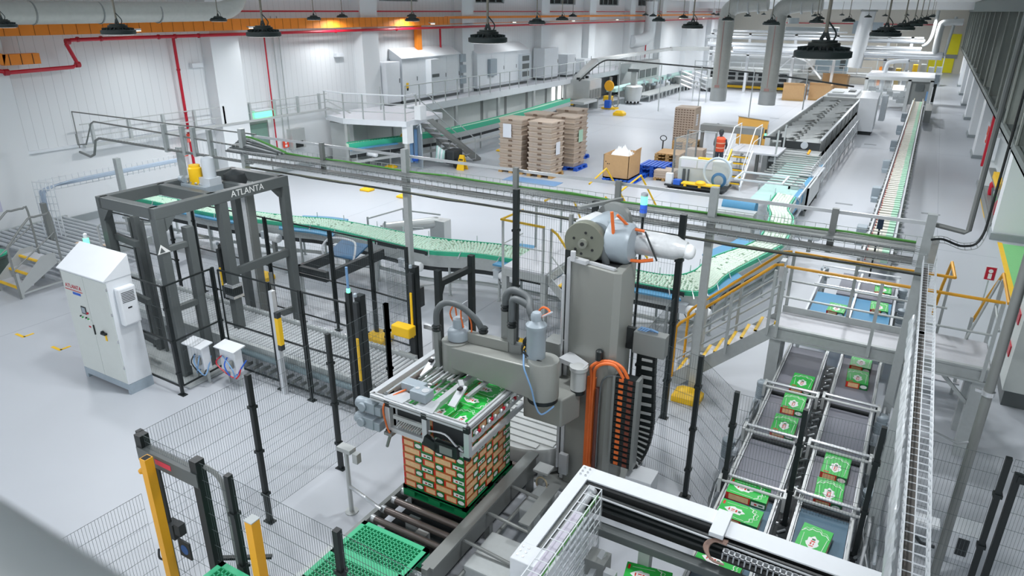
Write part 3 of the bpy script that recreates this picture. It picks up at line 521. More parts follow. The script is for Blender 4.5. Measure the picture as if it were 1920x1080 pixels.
for k in range(11):
    z = ZL+.1025*k; A = k % 2 == 0; g = 'cartons stacked on the green pallet'
    fr = 'red and green food carton in the pallet load, front row'; bk = 'food carton in the pallet load, behind the front row'
    rows = [('s', .47), ('l', .316), ('l', .316)] if A else [('l', .316), ('l', .316), ('s', .47)]
    y = Y0
    for ri, (tp, dp) in enumerate(rows):
        if tp == 's':
            for i in range(3): carton(X0+.158+.316*i, y+dp/2, z, PI/2, fr if ri == 0 else bk, g+(', front row' if ri == 0 else ', rows behind'))
        else:
            for i in range(2): carton(X0+.237+.474*i, y+dp/2, z, 0, fr if ri == 0 else bk, g+(', front row' if ri == 0 else ', rows behind'))
        y += dp
# ================================================================ gripper head
t = thing('gripper_head', 'aluminium framed gripper head clasping the top of the carton load', 'gripper', (-4.5, 6.35, 1.45))
xa, xb, ya, yb, zt = -5.24, -3.82, 5.66, 7.12, 1.87
mb = MB()
for p, q in (((xa, ya), (xb, ya)), ((xa, yb), (xb, yb)), ((xa, ya), (xa, yb)), ((xb, ya), (xb, yb)), ((-4.42, ya), (-4.42, yb))): mb.bar((*p, zt-.04), (*q, zt-.04), .08, .08); 
mb.build('top_frame', 'alu', t, bevel=.006)
mb = MB()
for p, q in (((xa, ya), (xb, ya)), ((xb, ya), (xb, yb))): mb.bar((*p, zt+.002), (*q, zt+.002), .012, .008)
mb.bar((xa, ya-.041, zt-.04), (xb, ya-.041, zt-.04), .006, .012); mb.bar((xb+.041, ya, zt-.04), (xb+.041, yb, zt-.04), .006, .012); mb.build('profile_slot', 'steel_dk', t)
mb = MB()
for x, y in ((-4.98, ya), (-4.42, ya), (xb, ya), (xb, yb), (xa+.03, yb)): mb.box(x-.035, y-.035, 1.42, x+.035, y+.035, zt-.08)
mb.build('upright', 'alu', t)
mb = MB(); mb.bar((-5.0, ya, 1.45), (xb, ya, 1.45), .06, .06); mb.bar((xb, ya, 1.45), (xb, yb, 1.45), .05, .06); mb.build('lower_frame', 'alu', t)
mb = MB()
for x in (-4.98, -4.42, xb): mb.box(x-.04, ya-.042, 1.77, x+.04, ya, 1.85); mb.box(x-.04, ya-.042, 1.4, x+.04, ya, 1.44)
mb.build('corner_bracket', 'black', t)
mb = MB(); mb.box(-4.9, ya+.06, 1.5, -4.48, ya+.09, 1.78); mb.box(-4.36, ya+.06, 1.5, -3.88, ya+.09, 1.78); mb.build('back_plate', 'rubber', t)
mb = MB()
for k in range(11): mb.bar((-4.88+.035*k, ya-.01, 1.5), (-4.85+.035*k, ya+.06, 1.56), .012, .02)
mb.bar((-4.92, ya+.01, 1.63), (-4.48, ya+.01, 1.63), .03, .05); mb.build('comb', 'steel', t)
mb = MB(); mb.box(-4.24, ya-.09, 1.4, -3.92, ya-.02, 1.56); mb.bar((-4.4, ya-.06, 1.52), (-4.2, ya-.06, 1.46), .06, .12); mb.build('clamp_drive', 'black', t); tag(MB().box(-4.16, ya-.1, 1.43, -3.98, ya-.088, 1.53).build('clamp_cover', 'steel_dk', t))
MB().tube(smooth_path([(-4.36, ya-.02, 1.62), (-4.1, ya-.06, 1.68), (-3.95, ya-.05, 1.56), (-3.88, ya-.02, 1.5)], 4), .012, 6).build('hose', 'alu', t)
mb = MB()
for k in range(9): mb.lathe((xb+.045, 5.75+.14*k, 1.73), [(.022, 0), (.03, .02), (.022, .04)], 10, axis='x')
mb.build('suction_valve', 'chrome', t); mb = MB()
for k in range(0, 9, 2): mb.box(xb+.05, 5.78+.14*k, 1.71, xb+.075, 5.83+.14*k, 1.75)
mb.build('valve_clip', 'red', t); MB().box(xb+.03, ya+.02, 1.64, xb+.06, yb, 1.68).build('side_rail', 'alu', t)
mb = MB(); mb.bar((-5.12, 5.8, 1.83), (-5.12, 7.1, 1.83), .03, .03); mb.bar((-4.7, 5.75, 1.8), (-4.7, 7.1, 1.8), .025, .025); mb.bar((-4.6, 5.75, 1.8), (-4.6, 7.1, 1.8), .025, .025); mb.bar((-4.15, 6.15, 1.88), (-4.12, 7.1, 1.9), .05, .04); mb.cyl((-5.0, 5.8, 1.8), (-5.0, 7.0, 1.8), .02, 8); mb.build('guide_rod', 'chrome', t)
mb = MB(); mb.plate([(-5.05, 5.64, zt+.01), (-4.75, 5.64, zt+.01), (-4.72, 5.85, zt+.01), (-4.95, 5.9, zt+.01)], .015); mb.plate([(-4.6, 5.64, zt+.01), (-4.3, 5.64, zt+.01), (-4.36, 5.88, zt+.01), (-4.5, 5.88, zt+.01)], .015); mb.plate([(-4.45, 6.75, zt+.03), (-4.2, 6.6, zt+.03), (-4.15, 6.75, zt+.03), (-4.4, 6.92, zt+.03)], .03); mb.build('gusset_plate', 'alu', t)
mb = MB(); mb.cbox((-4.82, 5.98, 1.93), (.3, .16, .1)); mb.cbox((-4.6, 5.84, 1.95), (.24, .18, .13)); mb.build('pneumatic_block', 'motor', t, bevel=.012)
mb = MB(); mb.lathe((-4.54, 5.84, 2.015), [(.05, 0), (.05, .006)], 14); mb.lathe((-4.66, 5.84, 2.015), [(.03, 0), (.03, .006)], 14); mb.build('block_cap', 'alu', t)
for (x, y, s) in ((-4.98, 6.52, 1), (-4.24, 6.1, -1), (-4.62, 6.72, 1)):
    mb = MB(); mb.plate([(x-.05, y-.16, 1.84), (x+.05, y-.16, 1.84), (x+.06, y+.1, 2.0), (x-.04, y+.1, 2.0)], .03); mb.bar((x, y+.08, 1.98), (x+.12*s, y+.22, 1.96), .06, .05); mb.box(x-.02, y+.0, 1.97, x+.03, y+.06, 2.0, 1); mb.build('lever', ['alu', 'dark'], t)
rr = random.Random(3)
for k in range(9):
    x = -4.92+.05*k; mb = MB(); mb.bar((x, 6.25+rr.uniform(-.1, .1), 1.86+rr.uniform(0, .06)), (x+rr.uniform(-.03, .05), 6.75+rr.uniform(-.1, .1), 1.86+rr.uniform(0, .08)), .022, .03); mb.build('finger_rod', 'alu' if k % 2 else 'steel_dk', t)
mb = MB()
for k in range(5): r_ = .09+.012*k; mb.tube([(-4.75+r_*math.cos(a), 6.95+r_*.8*math.sin(a), 1.98+.012*k+.02*math.sin(3*a)) for a in [2*PI*i/18 for i in range(18)]], .01, 5, closed=True)
mb.build('cable_coil', 'cable_or', t)
mb = MB(); mb.tube(smooth_path([(-4.88, 5.93, 1.9), (-4.98, 5.7, 1.86), (-5.02, 5.6, 1.75), (-4.98, 5.6, 1.5), (-4.94, 5.6, 1.42)], 4), .012, 6); mb.build('hose', 'cable_or', t)
mb = MB(); mb.box(-5.02, 5.58, 1.38, -4.9, 5.68, 1.42); mb.cyl((-5.0, 5.6, 1.2), (-4.95, 5.62, 1.38), .02, 6); mb.build('air_fitting', 'steel_dk', t)
for i, (x, y, z) in enumerate(((-5.32, 5.66, 1.68), (-5.3, 5.6, 1.5))):
    mb = MB(); motor(mb, (x-.12, y, z), 'z', .075, .26)
    n0 = len(mb.v); mb2 = MB(); mb2.lathe((x-.16, y, z), [(.07, 0), (.075, .02), (.075, .14), (.06, .16)], 14, axis='x'); mb2.cbox((x+.08, y, z), (.16, .15, .15)); mb2.cbox((x+.2, y, z-.02), (.1, .12, .12)); mb2.lathe((x-.02, y-.11, z), [(.06, 0), (.06, .04), (.03, .045)], 14, axis='y'); mb2.build('motor', 'motor', t, bevel=.008)
# ================================================================ palletizer: column, arm, drive
t = thing('palletizer_column', 'tall grey square column of the palletizing robot with belt drive on top', 'robot column', (-3.1, 7.8, 0))
W = [(-3.5, 7.45), (-2.98, 7.45), (-2.82, 7.62), (-2.82, 8.25), (-3.5, 8.25)]
W = [(-3.43, 7.48), (-2.8, 7.34), (-2.71, 7.38), (-2.78, 8.06), (-3.43, 8.12)]
mb = MB(); mb.prism(W, .05, 3.38); mb.build('casing', mat('column_paint', (150, 153, 148), .4, .25, .04, .8), t, bevel=.01)
mb = MB(); mb.prism([(-3.36, 7.56), (-2.84, 7.46), (-2.82, 8.0), (-3.36, 8.04)], 3.382, 3.386); mb.build('top_opening', 'dark', t)
mb = MB(); mb.box(-3.48, 7.46, .1, -3.43, 7.56, 3.42); mb.build('guide_rail', 'alu', t); MB().box(-3.54, 7.52, .1, -3.44, 7.66, 3.5).build('belt_strip', 'black', t)
MB().cyl((-3.5, 7.42, .3), (-3.5, 7.42, 3.2), .022, 8).build('lift_rod', 'chrome', t)
mb = MB(); mb.box(-3.8, 7.3, 0, -2.6, 8.5, .05); mb.build('base_plate', 'steel_dk', t)
mb = MB(); mb.lathe((-3.3, 7.55, 3.62), [(.26, -.02), (.27, 0), (.27, .1), (.26, .12)], 36, axis='y'); mb.build('pulley_rim', mat('pulley', (120, 124, 112), .45, .3, .05), t)
mb = MB(); mb.lathe((-3.3, 7.535, 3.62), [(.205, 0), (.205, .01)], 32, axis='y'); mb.build('pulley_recess', mat('pulley_in', (96, 100, 90), .5, .2, .05), t)
mb = MB(); mb.lathe((-3.3, 7.49, 3.62), [(.06, 0), (.06, .05)], 20, axis='y')
for a in (40, 80, 160, 220, 260, 330): mb.lathe((-3.3+.14*math.cos(R(a)), 7.525, 3.62+.14*math.sin(R(a))), [(.018, 0), (.018, .012)], 8, axis='y', k=1)
mb.lathe((-3.3, 7.48, 3.62), [(.025, 0), (.025, .012)], 10, axis='y', k=1); mb.build('pulley_hub', [mat('pulley_hub', (140, 144, 134), .4, .4), 'dark'], t)
mb = MB(); mb.lathe((-3.2, 7.68, 3.62), [(.25, 0), (.27, .04), (.27, .5), (.2, .6)], 28, axis='y'); mb.lathe((-3.05, 7.8, 3.62), [(.26, 0), (.26, .25), (.22, .3)], 24, axis='x'); mb.build('gearbox', 'motor', t)
mb = MB(); mb.plate([(-3.5, 7.72, 3.84), (-3.15, 7.72, 3.88), (-3.0, 8.0, 3.86), (-3.4, 8.1, 3.88)], .04); mb.build('film_cover', 'glassw', t)
mb = MB(); mb.lathe((-2.78, 8.0, 3.6), [(.14, 0), (.16, .05), (.155, .3), (.15, .5), (.12, .56), (.1, .64)], 18, axis='x'); mb.build('servo_motor', 'glassw', t)
mb = MB(); mb.lathe((-2.16, 8.0, 3.58), [(.09, 0), (.1, .06), (.08, .1), (.05, .12)], 12, axis='x'); mb.build('motor_bag', 'bag', t)
mb = MB(); mb.tube([(-2.98, 7.6, 4.05), (-2.94, 7.62, 3.7), (-2.94, 7.64, 3.45), (-2.65, 7.8, 3.42), (-2.5, 7.85, 3.45)], .022, 8); mb.tube([(-2.94, 7.68, 4.0), (-2.8, 7.8, 3.82), (-2.66, 7.9, 3.78)], .02, 6); mb.build('cable', 'cable_or', t)
MB().tube([(-2.62, 7.82, 3.8), (-2.45, 7.84, 3.45)], .012, 6).build('cable', 'rubber', t)
mb = MB(); mb.bar((-3.55, 7.9, 3.95), (-3.2, 8.5, 3.98), .06, .04); mb.bar((-3.58, 7.75, 3.4), (-3.58, 7.75, 3.9), .04, .06); mb.lathe((-3.2, 8.2, 3.75), [(.24, 0), (.24, .1)], 24, axis='y'); mb.build('rear_pulley', 'steel_dk', t)
mb = MB(); mb.bar((-3.45, 7.5, 3.41), (-3.2, 7.45, 3.41), .08, .05); mb.bar((-3.2, 7.5, 3.4), (-2.82, 7.42, 3.4), .05, .03); mb.bar((-3.1, 8.0, 3.4), (-2.8, 7.95, 3.42), .04, .05); mb.lathe((-3.4, 7.46, 3.4), [(.035, 0), (.035, .12)], 10); mb.build('top_bracket', 'alu', t)
MB().tube([(-3.06, 7.58, 3.62), (-3.02, 7.6, 3.42), (-3.02, 7.62, 3.3)], .05, 10).build('drive_belt', 'hose', t)
mb = MB(); mb.tube(smooth_path([(-3.02, 7.34, .6), (-3.02, 7.34, 1.85), (-3.0, 7.3, 2.1), (-2.8, 7.3, 2.22), (-2.6, 7.3, 2.18), (-2.48, 7.32, 1.95)], 5), .022, 8); mb.tube(smooth_path([(-2.98, 7.33, .6), (-2.98, 7.33, 1.8), (-2.92, 7.28, 2.12), (-2.7, 7.28, 2.2), (-2.56, 7.3, 2.02)], 5), .022, 8); mb.box(-3.08, 7.345, .4, -2.96, 7.375, 1.9); mb.build('cable_bundle', 'cable_or', t)
MB().tube(smooth_path([(-2.88, 7.31, .6), (-2.88, 7.31, 1.7), (-2.8, 7.28, 2.0), (-2.6, 7.3, 2.05)], 5), .014, 6).build('cable', 'hose', t)
mb = MB(); mb.tube(smooth_path([(-2.91, 7.31, .5), (-2.91, 7.31, 1.8)], 4), .03, 8); mb.build('cable_bundle', mat('cable_brown', (96, 58, 50), .5), t)
MB().lathe((-2.92, 7.32, 2.2), [(.05, 0), (.05, .12), (.03, .14)], 10).build('cable_gland', 'black', t)
t = thing('cable_chain', 'black cable chain with orange links hanging beside the column', 'cable chain', (-2.5, 7.4, .6))
for k in range(16):
    z = .75+.082*k; mb = MB(); mb.box(-2.66, 7.28, z, -2.4, 7.42, z+.07); mb.build('link', 'black', t)
    mb = MB(); mb.box(-2.62, 7.27, z+.015, -2.56, 7.28, z+.055); mb.build('clip', 'cable_or', t); mb = MB(); mb.box(-2.5, 7.27, z+.015, -2.44, 7.28, z+.055); mb.build('clip', mat('clip_brown', (120, 60, 44), .5) if k == 0 else bpy.data.materials['clip_brown'], t)
mb = MB(); mb.box(-2.4, 7.27, .75, -2.36, 7.43, 2.06); mb.box(-2.7, 7.27, .75, -2.67, 7.43, 2.06); mb.build('side_plate', 'steel_dk', t)
t = thing('cable_chain', 'black curved cable chain below a grey box at the fence', 'cable chain', (-2.3, 7.75, .6))
ps = smooth_path([(-2.42, 7.75, 2.25), (-2.4, 7.75, 1.8), (-2.36, 7.72, 1.3), (-2.36, 7.66, 1.0), (-2.42, 7.58, .75), (-2.5, 7.5, .68)], 4)
for a, b in zip(ps, ps[1:]): mb = MB(); mb.bar(a, a+(b-a)*.9, .2, .09, up=(0, -1, .01)); mb.bar(a+Vector((0, -.05, 0)), a+(b-a)*.3+Vector((0, -.05, 0)), .14, .02, 1, up=(0, -1, .01)); mb.build('link', ['black', 'steel'], t)
t = thing('grey_terminal_box', 'flat grey metal box with blue hoses on top, right of the column', 'box', (-2.55, 7.9, 2.2)); MB().box(-2.62, 7.68, 2.22, -2.2, 7.84, 2.52).build('body', 'steel_dk', t, bevel=.008)
mb = MB()
for k in range(4): mb.tube([(-2.6+.03*k, 7.75, 2.5), (-2.55+.04*k, 7.77, 2.56), (-2.45+.04*k, 7.78, 2.53)], .014, 6)
mb.build('hose', 'cyan', t); MB().box(-2.85, 7.8, 2.2, -2.6, 7.86, 2.5).build('bracket', 'rubber', t)
tag(MB().box(-2.45, 7.3, .0, -2.1, 7.62, .62).build('white_cabinet', 'white', bevel=.01), 'small white cabinet at the foot of the cable chain', 'cabinet')
# arm
t = thing('robot_arm', 'long grey horizontal robot arm from column to gripper head', 'robot arm', (-4.0, 6.9, 2.0))
mb = MB()
A, B = Vector((-4.66, 6.66, 0)), Vector((-3.4, 6.72, 0)); d = (B-A).normalized(); q = Vector((-d.y, d.x, 0))*.15
def capsule(A, B, r, n=8):
    d = (B-A).normalized(); a0 = math.atan2(d.y, d.x); P = []
    for i in range(n+1): a = a0+PI/2+PI*i/n; P.append((A.x+r*math.cos(a), A.y+r*math.sin(a)))
    for i in range(n+1): a = a0-PI/2+PI*i/n; P.append((B.x+r*math.cos(a), B.y+r*math.sin(a)))
    return P
mb.prism(capsule(A, B, .17), 1.92, 2.3); k_ = len(mb.v)//2
for i in range(k_):
    f_ = max(0, min(1, (mb.v[i][0]-A.x)/(B.x-A.x))); mb.v[i] = (mb.v[i][0], mb.v[i][1], 2.0-.16*f_)
mb.build('boom', bpy.data.materials['column_paint'], t, bevel=.015)
mb = MB(); mb.lathe((A.x, A.y, 1.9), [(.17, 0), (.175, .04), (.175, .42)], 24); mb.lathe((B.x, B.y, 1.85), [(.2, 0), (.2, .48), (.19, .5)], 24); mb.build('joint_drum', bpy.data.materials['column_paint'], t)
mb = MB(); mb.lathe((A.x, A.y, 1.84), [(.16, 0), (.16, .06)], 24); mb.lathe((B.x, B.y, 1.79), [(.19, 0), (.19, .06)], 24); mb.build('joint_seal', 'black', t)
A2 = A+q*.9; B2 = A+d*.75+q*.9
mb = MB(); mb.prism([(A2.x, A2.y), (B2.x, B2.y), (B2.x-q.x*.6, B2.y-q.y*.6), (A2.x-q.x*.6, A2.y-q.y*.6)], 2.3, 2.44); mb.build('upper_rib', bpy.data.materials['column_paint'], t, bevel=.006)
mb = MB(); mb.lathe((A.x+.02, A.y+.05, 2.33), [(.14, 0), (.14, .1), (.12, .14), (.07, .16), (.07, .28), (.05, .3)], 20); mb.build('wrist_motor', 'motor', t)
mb = MB(); m0 = (B.x-.12, B.y+.02)
mb.lathe((*m0, 2.34), [(.12, 0), (.12, .38), (.13, .4), (.13, .44), (.1, .47), (.07, .5), (.07, .57), (.05, .6)], 20); mb.build('shoulder_motor', 'motor', t)
mb = MB(); mb.bar((m0[0]+.08, m0[1], 2.9), (m0[0]+.2, m0[1]+.02, 2.98), .03, .015); mb.build('motor_clip', 'motor_lt', t)
hp = A+q*.2+d*.12
mb = MB(); mb.bar((A.x-.18, A.y-.12, 1.95), (A.x-.2, A.y-.12, 2.5), .07, .07); mb.bar((A.x+.66*d.x+q.x, A.y+.66*d.y+q.y, 2.3), (A.x+.66*d.x+q.x, A.y+.66*d.y+q.y, 2.86), .09, .07); mb.bar((A.x+.78*d.x+q.x*.6, A.y+.78*d.y+q.y*.6, 2.3), (A.x+.78*d.x+q.x*.6, A.y+.78*d.y+q.y*.6, 2.66), .09, .07); mb.build('hose_post', 'steel_dk', t)
mb = MB(); e = A+d*.5+q*.7
mb.tube(smooth_path([(A.x-.2, A.y-.12, 2.48), (A.x-.2, A.y-.1, 2.72), (A.x-.1, A.y-.05, 2.84), (A.x+.08, A.y+.03, 2.8), (A.x+.25, A.y+.12, 2.62), (A.x+.32, A.y+.16, 2.46)], 6), .042, 10); mb.build('hose', 'hose', t)
h1 = A+d*.66+q; h2 = A+d*1.1+q*.3
mb = MB(); mb.tube(smooth_path([(h1.x, h1.y, 2.84), (h1.x+.01, h1.y, 3.02), (h1.x+.1, h1.y+.02, 3.1), (h1.x+.3, h1.y+.03, 3.03), (h2.x-.05, h2.y, 2.92), (h2.x+.05, h2.y, 2.74)], 6), .048, 10)
h3 = A+d*.78+q*.6; mb.tube(smooth_path([(h3.x, h3.y, 2.66), (h3.x, h3.y, 2.9), (h3.x+.03, h3.y, 3.02), (h3.x+.22, h3.y+.02, 2.96), (h2.x, h2.y-.03, 2.84), (h2.x+.05, h2.y-.03, 2.7)], 6), .044, 10); mb.build('hose', 'hose', t)
mb = MB()
for (cx, cy, cz) in ((A.x-.2, A.y-.12, 2.46), (A.x+.33, A.y+.165, 2.44), (h1.x, h1.y, 2.82), (h3.x, h3.y, 2.64), (h2.x+.05, h2.y-.01, 2.68)): mb.lathe((cx, cy, cz), [(.06, 0), (.065, .02), (.05, .04), (.065, .06), (.05, .08)], 12)
mb.build('hose_clamp', 'black', t)
mb = MB(); mb.bar((h3.x, h3.y, 2.36), (h3.x+.13, h3.y+.03, 2.36), .1, .12); mb.lathe((h3.x-.08, h3.y-.04, 2.34), [(.05, 0), (.05, .05)], 12, axis='y', k=0); mb.build('bracket', 'steel_dk', t)
rr = random.Random(5); mb = MB()
for k in range(8): mb.tube(smooth_path([(h2.x+rr.uniform(-.05, .12), h2.y+rr.uniform(-.05, .05), 2.7), (h2.x+rr.uniform(-.1, .1), h2.y+rr.uniform(-.1, .0), 2.55), (h2.x+rr.uniform(-.12, .12), h2.y+rr.uniform(-.12, .0), 2.42), (h2.x+rr.uniform(-.05, .2), h2.y-.1, 2.34)], 4), .012, 6)
mb.build('cable', 'black', t); mb = MB()
for dx in (-.02, .1): mb.tube(smooth_path([(A.x+dx, A.y+.05, 2.5), (A.x-.06+dx*1.4, A.y+.03, 2.66), (A.x-.02+dx, A.y+.06, 2.78), (A.x+dx*1.8, A.y+.1, 2.6), (A.x+dx*1.9, A.y+.1, 2.4)], 4), .011, 6)
mb.tube(smooth_path([(h2.x-.04, h2.y+.05, 2.8), (h2.x+.08, h2.y+.06, 2.98), (h2.x+.2, h2.y+.02, 2.96), (m0[0]+.02, m0[1], 2.86)], 5), .014, 6); mb.build('cable', 'cable_or', t)
mb = MB(); mb.tube(smooth_path([(h2.x-.08, h2.y-.1, 2.42), (h2.x+.0, h2.y-.24, 2.3), (B.x-.1, B.y-.24, 2.2), (B.x-.02, B.y-.26, 2.05), (B.x+.02, B.y-.24, 1.85), (B.x+.1, B.y-.22, 1.72), (B.x+.22, B.y-.12, 1.82)], 6), .011, 6); mb.build('air_hose', 'cyan', t)
t2 = thing('arm_carriage', 'grey carriage holding the robot arm to the column', 'carriage', (-3.4, 7.3, 1.6))
mb = MB(); mb.prism([(-3.75, 6.85), (-3.2, 6.85), (-3.1, 7.2), (-3.4, 7.5), (-3.7, 7.5)], 1.36, 1.76); mb.build('plate', bpy.data.materials['column_paint'], t2, bevel=.02)
mb = MB(); mb.lathe((-3.14, 7.2, 1.78), [(.1, 0), (.1, .26), (.12, .28), (.12, .33), (.02, .35)], 20); mb.build('pivot', 'steel', t2); MB().lathe((-3.14, 7.2, 1.72), [(.095, 0), (.095, .06)], 20).build('pivot_ring', 'black', t2)
mb = MB(); mb.prism([(-3.45, 7.25), (-3.05, 7.15), (-3.05, 7.3), (-3.4, 7.5)], 2.06, 2.12); mb.build('clevis', 'alu', t2)
mb = MB(); mb.box(-3.72, 7.35, 1.5, -3.5, 7.62, 2.25); mb.build('slide_block', 'steel_dk', t2)
mb = MB(); mb.box(-3.95, 7.05, 1.72, -3.72, 7.3, 1.8); mb.bar((-3.95, 7.1, 1.7), (-3.8, 7.1, 1.62), .02, .02); mb.lathe((-3.78, 7.05, 1.62), [(.03, 0), (.03, .04)], 8, axis='y'); mb.build('sensor', 'black', t2)
# ================================================================ white machine frame in front
t = thing('machine_frame', 'white portal machine frame with black belts inside at the bottom edge', 'machine frame', (-1, 5.2, 0))
z = 1.6
mb = MB(); mb.box(-2.47, 5.78, z-.02, -1.0, 5.99, z); mb.box(-1.0, 5.6, z-.02, -.86, 5.99, z+.03); mb.box(-.86, 5.68, z-.04, .75, 5.92, z-.02); mb.box(-2.47, 5.97, 1.2, -1.0, 5.99, z-.02); mb.box(-.86, 5.9, 1.2, .75, 5.92, z-.04); mb.build('back_beam', 'white', t, bevel=.004)
mb = MB(); mb.box(-2.5, 4.4, z-.02, -2.36, 5.99, z+.002); mb.box(-2.5, 4.4, 1.2, -2.48, 5.99, z-.02); mb.build('side_beam', 'white', t, bevel=.004)
mb = MB(); mb.box(-2.5, 4.35, 1.22, -2.1, 4.6, z+.01); mb.build('corner_block', 'white', t, bevel=.008)
mb = MB()
for x in (-2.46, -2.4): 
    for y in (4.42, 4.48, 4.54, 5.82, 5.88, 5.94): mb.lathe((x, y, z+.002), [(.014, 0), (.012, .012)], 8)
mb.build('bolt', 'chrome', t)
mb = MB(); mb.box(-2.36, 5.74, 1.22, .75, 5.78, z-.03); mb.build('belt_housing', 'dark', t)
for k in range(3): MB().cyl((-2.34, 5.7, 1.5-.07*k), (.75, 5.66, 1.5-.07*k), .028, 8).build('drive_belt', 'black', t)
mb = MB(); mb.bar((-2.36, 5.66, 1.52), (.75, 5.62, 1.5), .02, .012); mb.build('edge_strip', 'alu', t)
mb = MB(); mb.box(-2.36, 5.5, 1.16, .75, 5.62, 1.26); mb.build('lower_beam', 'gantry', t, bevel=.012)
mb = MB(); mb.box(-2.36, 4.55, 1.3, -2.33, 5.75, 1.56); mb.build('inner_web', 'steel_dk', t); mb = MB(); mb.cyl((-2.28, 4.6, 1.5), (-2.28, 5.68, 1.5), .045, 12); mb.lathe((-2.28, 5.68, 1.5), [(.07, 0), (.07, .05)], 14, axis='y'); mb.build('belt_roller', 'alu', t)
mb = MB(); mb.box(-2.1, 4.72, .95, .2, 4.9, 1.05); mb.build('front_belt_beam', 'black', t); mb = MB(); mb.box(-2.1, 4.2, .6, -.9, 4.7, .62); mb.build('steel_tray', 'steel', t)
for x, y in ((-2.43, 4.45), (-2.43, 5.9), (-1.6, 5.62), (.65, 5.8)): MB().box(x-.06, y-.06, 0, x+.06, y+.06, 1.2).build('leg', 'galv', t)
mb = MB(); mb.cbox((-2.0, 5.3, 1.0), (.22, .2, .2), 0); mb.bar((-2.05, 5.05, .8), (-1.95, 5.35, 1.15), .06, .05, 1); mb.cbox((-1.82, 5.2, .95), (.12, .08, .22), 1); mb.build('drive_unit', ['steel_dk', 'alu'], t)
mb = MB(); mb.cbox((-1.75, 5.2, .72), (.22, .2, .3)); mb.build('control_box', 'white', t, bevel=.01)
mb = MB(); mb.cyl((-1.5, 4.7, .75), (-1.2, 5.2, .95), .035, 10, 0); mb.cbox((-1.45, 4.85, .7), (.4, .08, .06), 1); mb.lathe((-1.45, 4.85, .73), [(.03, 0), (.03, .1), (.05, .1), (.05, .14)], 10, 1); mb.lathe((-1.62, 4.85, .73), [(.02, 0), (.02, .08)], 8, 1); mb.build('cylinder', ['alu', 'rubber'], t)
mb = MB(); n = 30
for k in range(n):
    x = -.84+.052*k; y = 5.56; mb.box(x, y-.03, 1.42, x+.012, y+.04, 1.5); mb.box(x, y-.03, 1.5, x+.05, y-.022, 1.505); mb.box(x, y+.032, 1.5, x+.05, y+.04, 1.505); mb.box(x, y-.03, 1.498, x+.014, y+.04, 1.505)
mb.box(-.84, y+.04, 1.4, .75, y+.045, 1.5); mb.build('cable_chain', 'alu', t); mb = MB(); mb.box(-.84, 5.53, 1.4, .75, 5.6, 1.42); mb.build('chain_bed', 'dark', t)
for cx in (-.9, .62):
    mb = MB()
    for k in range(4): mb.tube(smooth_path([(cx+.08, 5.62+.02*k, 1.53), (cx-.04-.012*k, 5.62, 1.52), (cx-.08-.012*k, 5.56, 1.46), (cx-.02, 5.5, 1.4), (cx+.1, 5.5, 1.39)], 5), .012, 6)
    mb.build('cable_loop', mat('cable_taupe', (150, 124, 112), .5) if cx < 0 else bpy.data.materials['cable_taupe'], t)
t = thing('wire_basket_tray', 'upright white wire basket full of plastic wrapped cables beside the white frame', 'cable tray', (-2.15, 4.9, .8))
x0, x1, za, zb, y0, y1 = -2.24, -2.1, .85, 1.72, 3.6, 5.55
mb = MB()
for x in (x0, x1): mb.bar((x, y0, zb), (x, y1, zb), .009, .009); mb.bar((x, y0, zb-.1), (x, y1, zb-.1), .008, .008)
for k in range(14):
    y = y0+.15*k; mb.bar((x0, y, zb), (x1, y, zb), .007, .007); mb.bar((x1, y, zb), (x1, y, za), .007, .007)
for k in range(9): mb.bar((x1, y0, zb-.1*k), (x1, y1, zb-.1*k), .007, .007)
mb.bar((x1, y1, zb), (x1, y1, za), .009, .009); mb.bar((x0, y1, zb), (x0, y1, zb-.1), .009, .009); mb.build('wire', 'white', t)
MB().box(-2.23, 3.7, zb-.1, -2.15, 5.2, zb-.07).build('wire_duct', 'lilac_duct', t)
mb = MB(); mb.tube([(-2.12, y0+.1, zb-.06), (-2.12, 5.5, zb-.05)], .014, 6); mb.build('cable', 'cable_gn', t)
rr = random.Random(9); mb = MB()
for k in range(6): mb.tube([(-2.115+rr.uniform(-.01, .02), y0, zb-.16-.1*k), (-2.12, 4.7, zb-.14-.1*k), (-2.115, 5.1+rr.uniform(0, .3), zb-.12-.11*k)], .016, 6)
mb.build('cable', 'motor_lt', t)
n, m = 26, 14; v = []
for i in range(n):
    for j in range(m): v.append((-2.085+rr.uniform(-.014, .014), 5.0+.54*i/(n-1), za+.02+.82*j/(m-1)))
mb = MB(); mb._add(v, [(i*m+j, i*m+j+1, (i+1)*m+j+1, (i+1)*m+j) for i in range(n-1) for j in range(m-1)], 0); fm = mat('clear_film', (216, 222, 224), .12, 0, 0, alpha=.18, spec=.9); mb.build('plastic_film', fm, t)
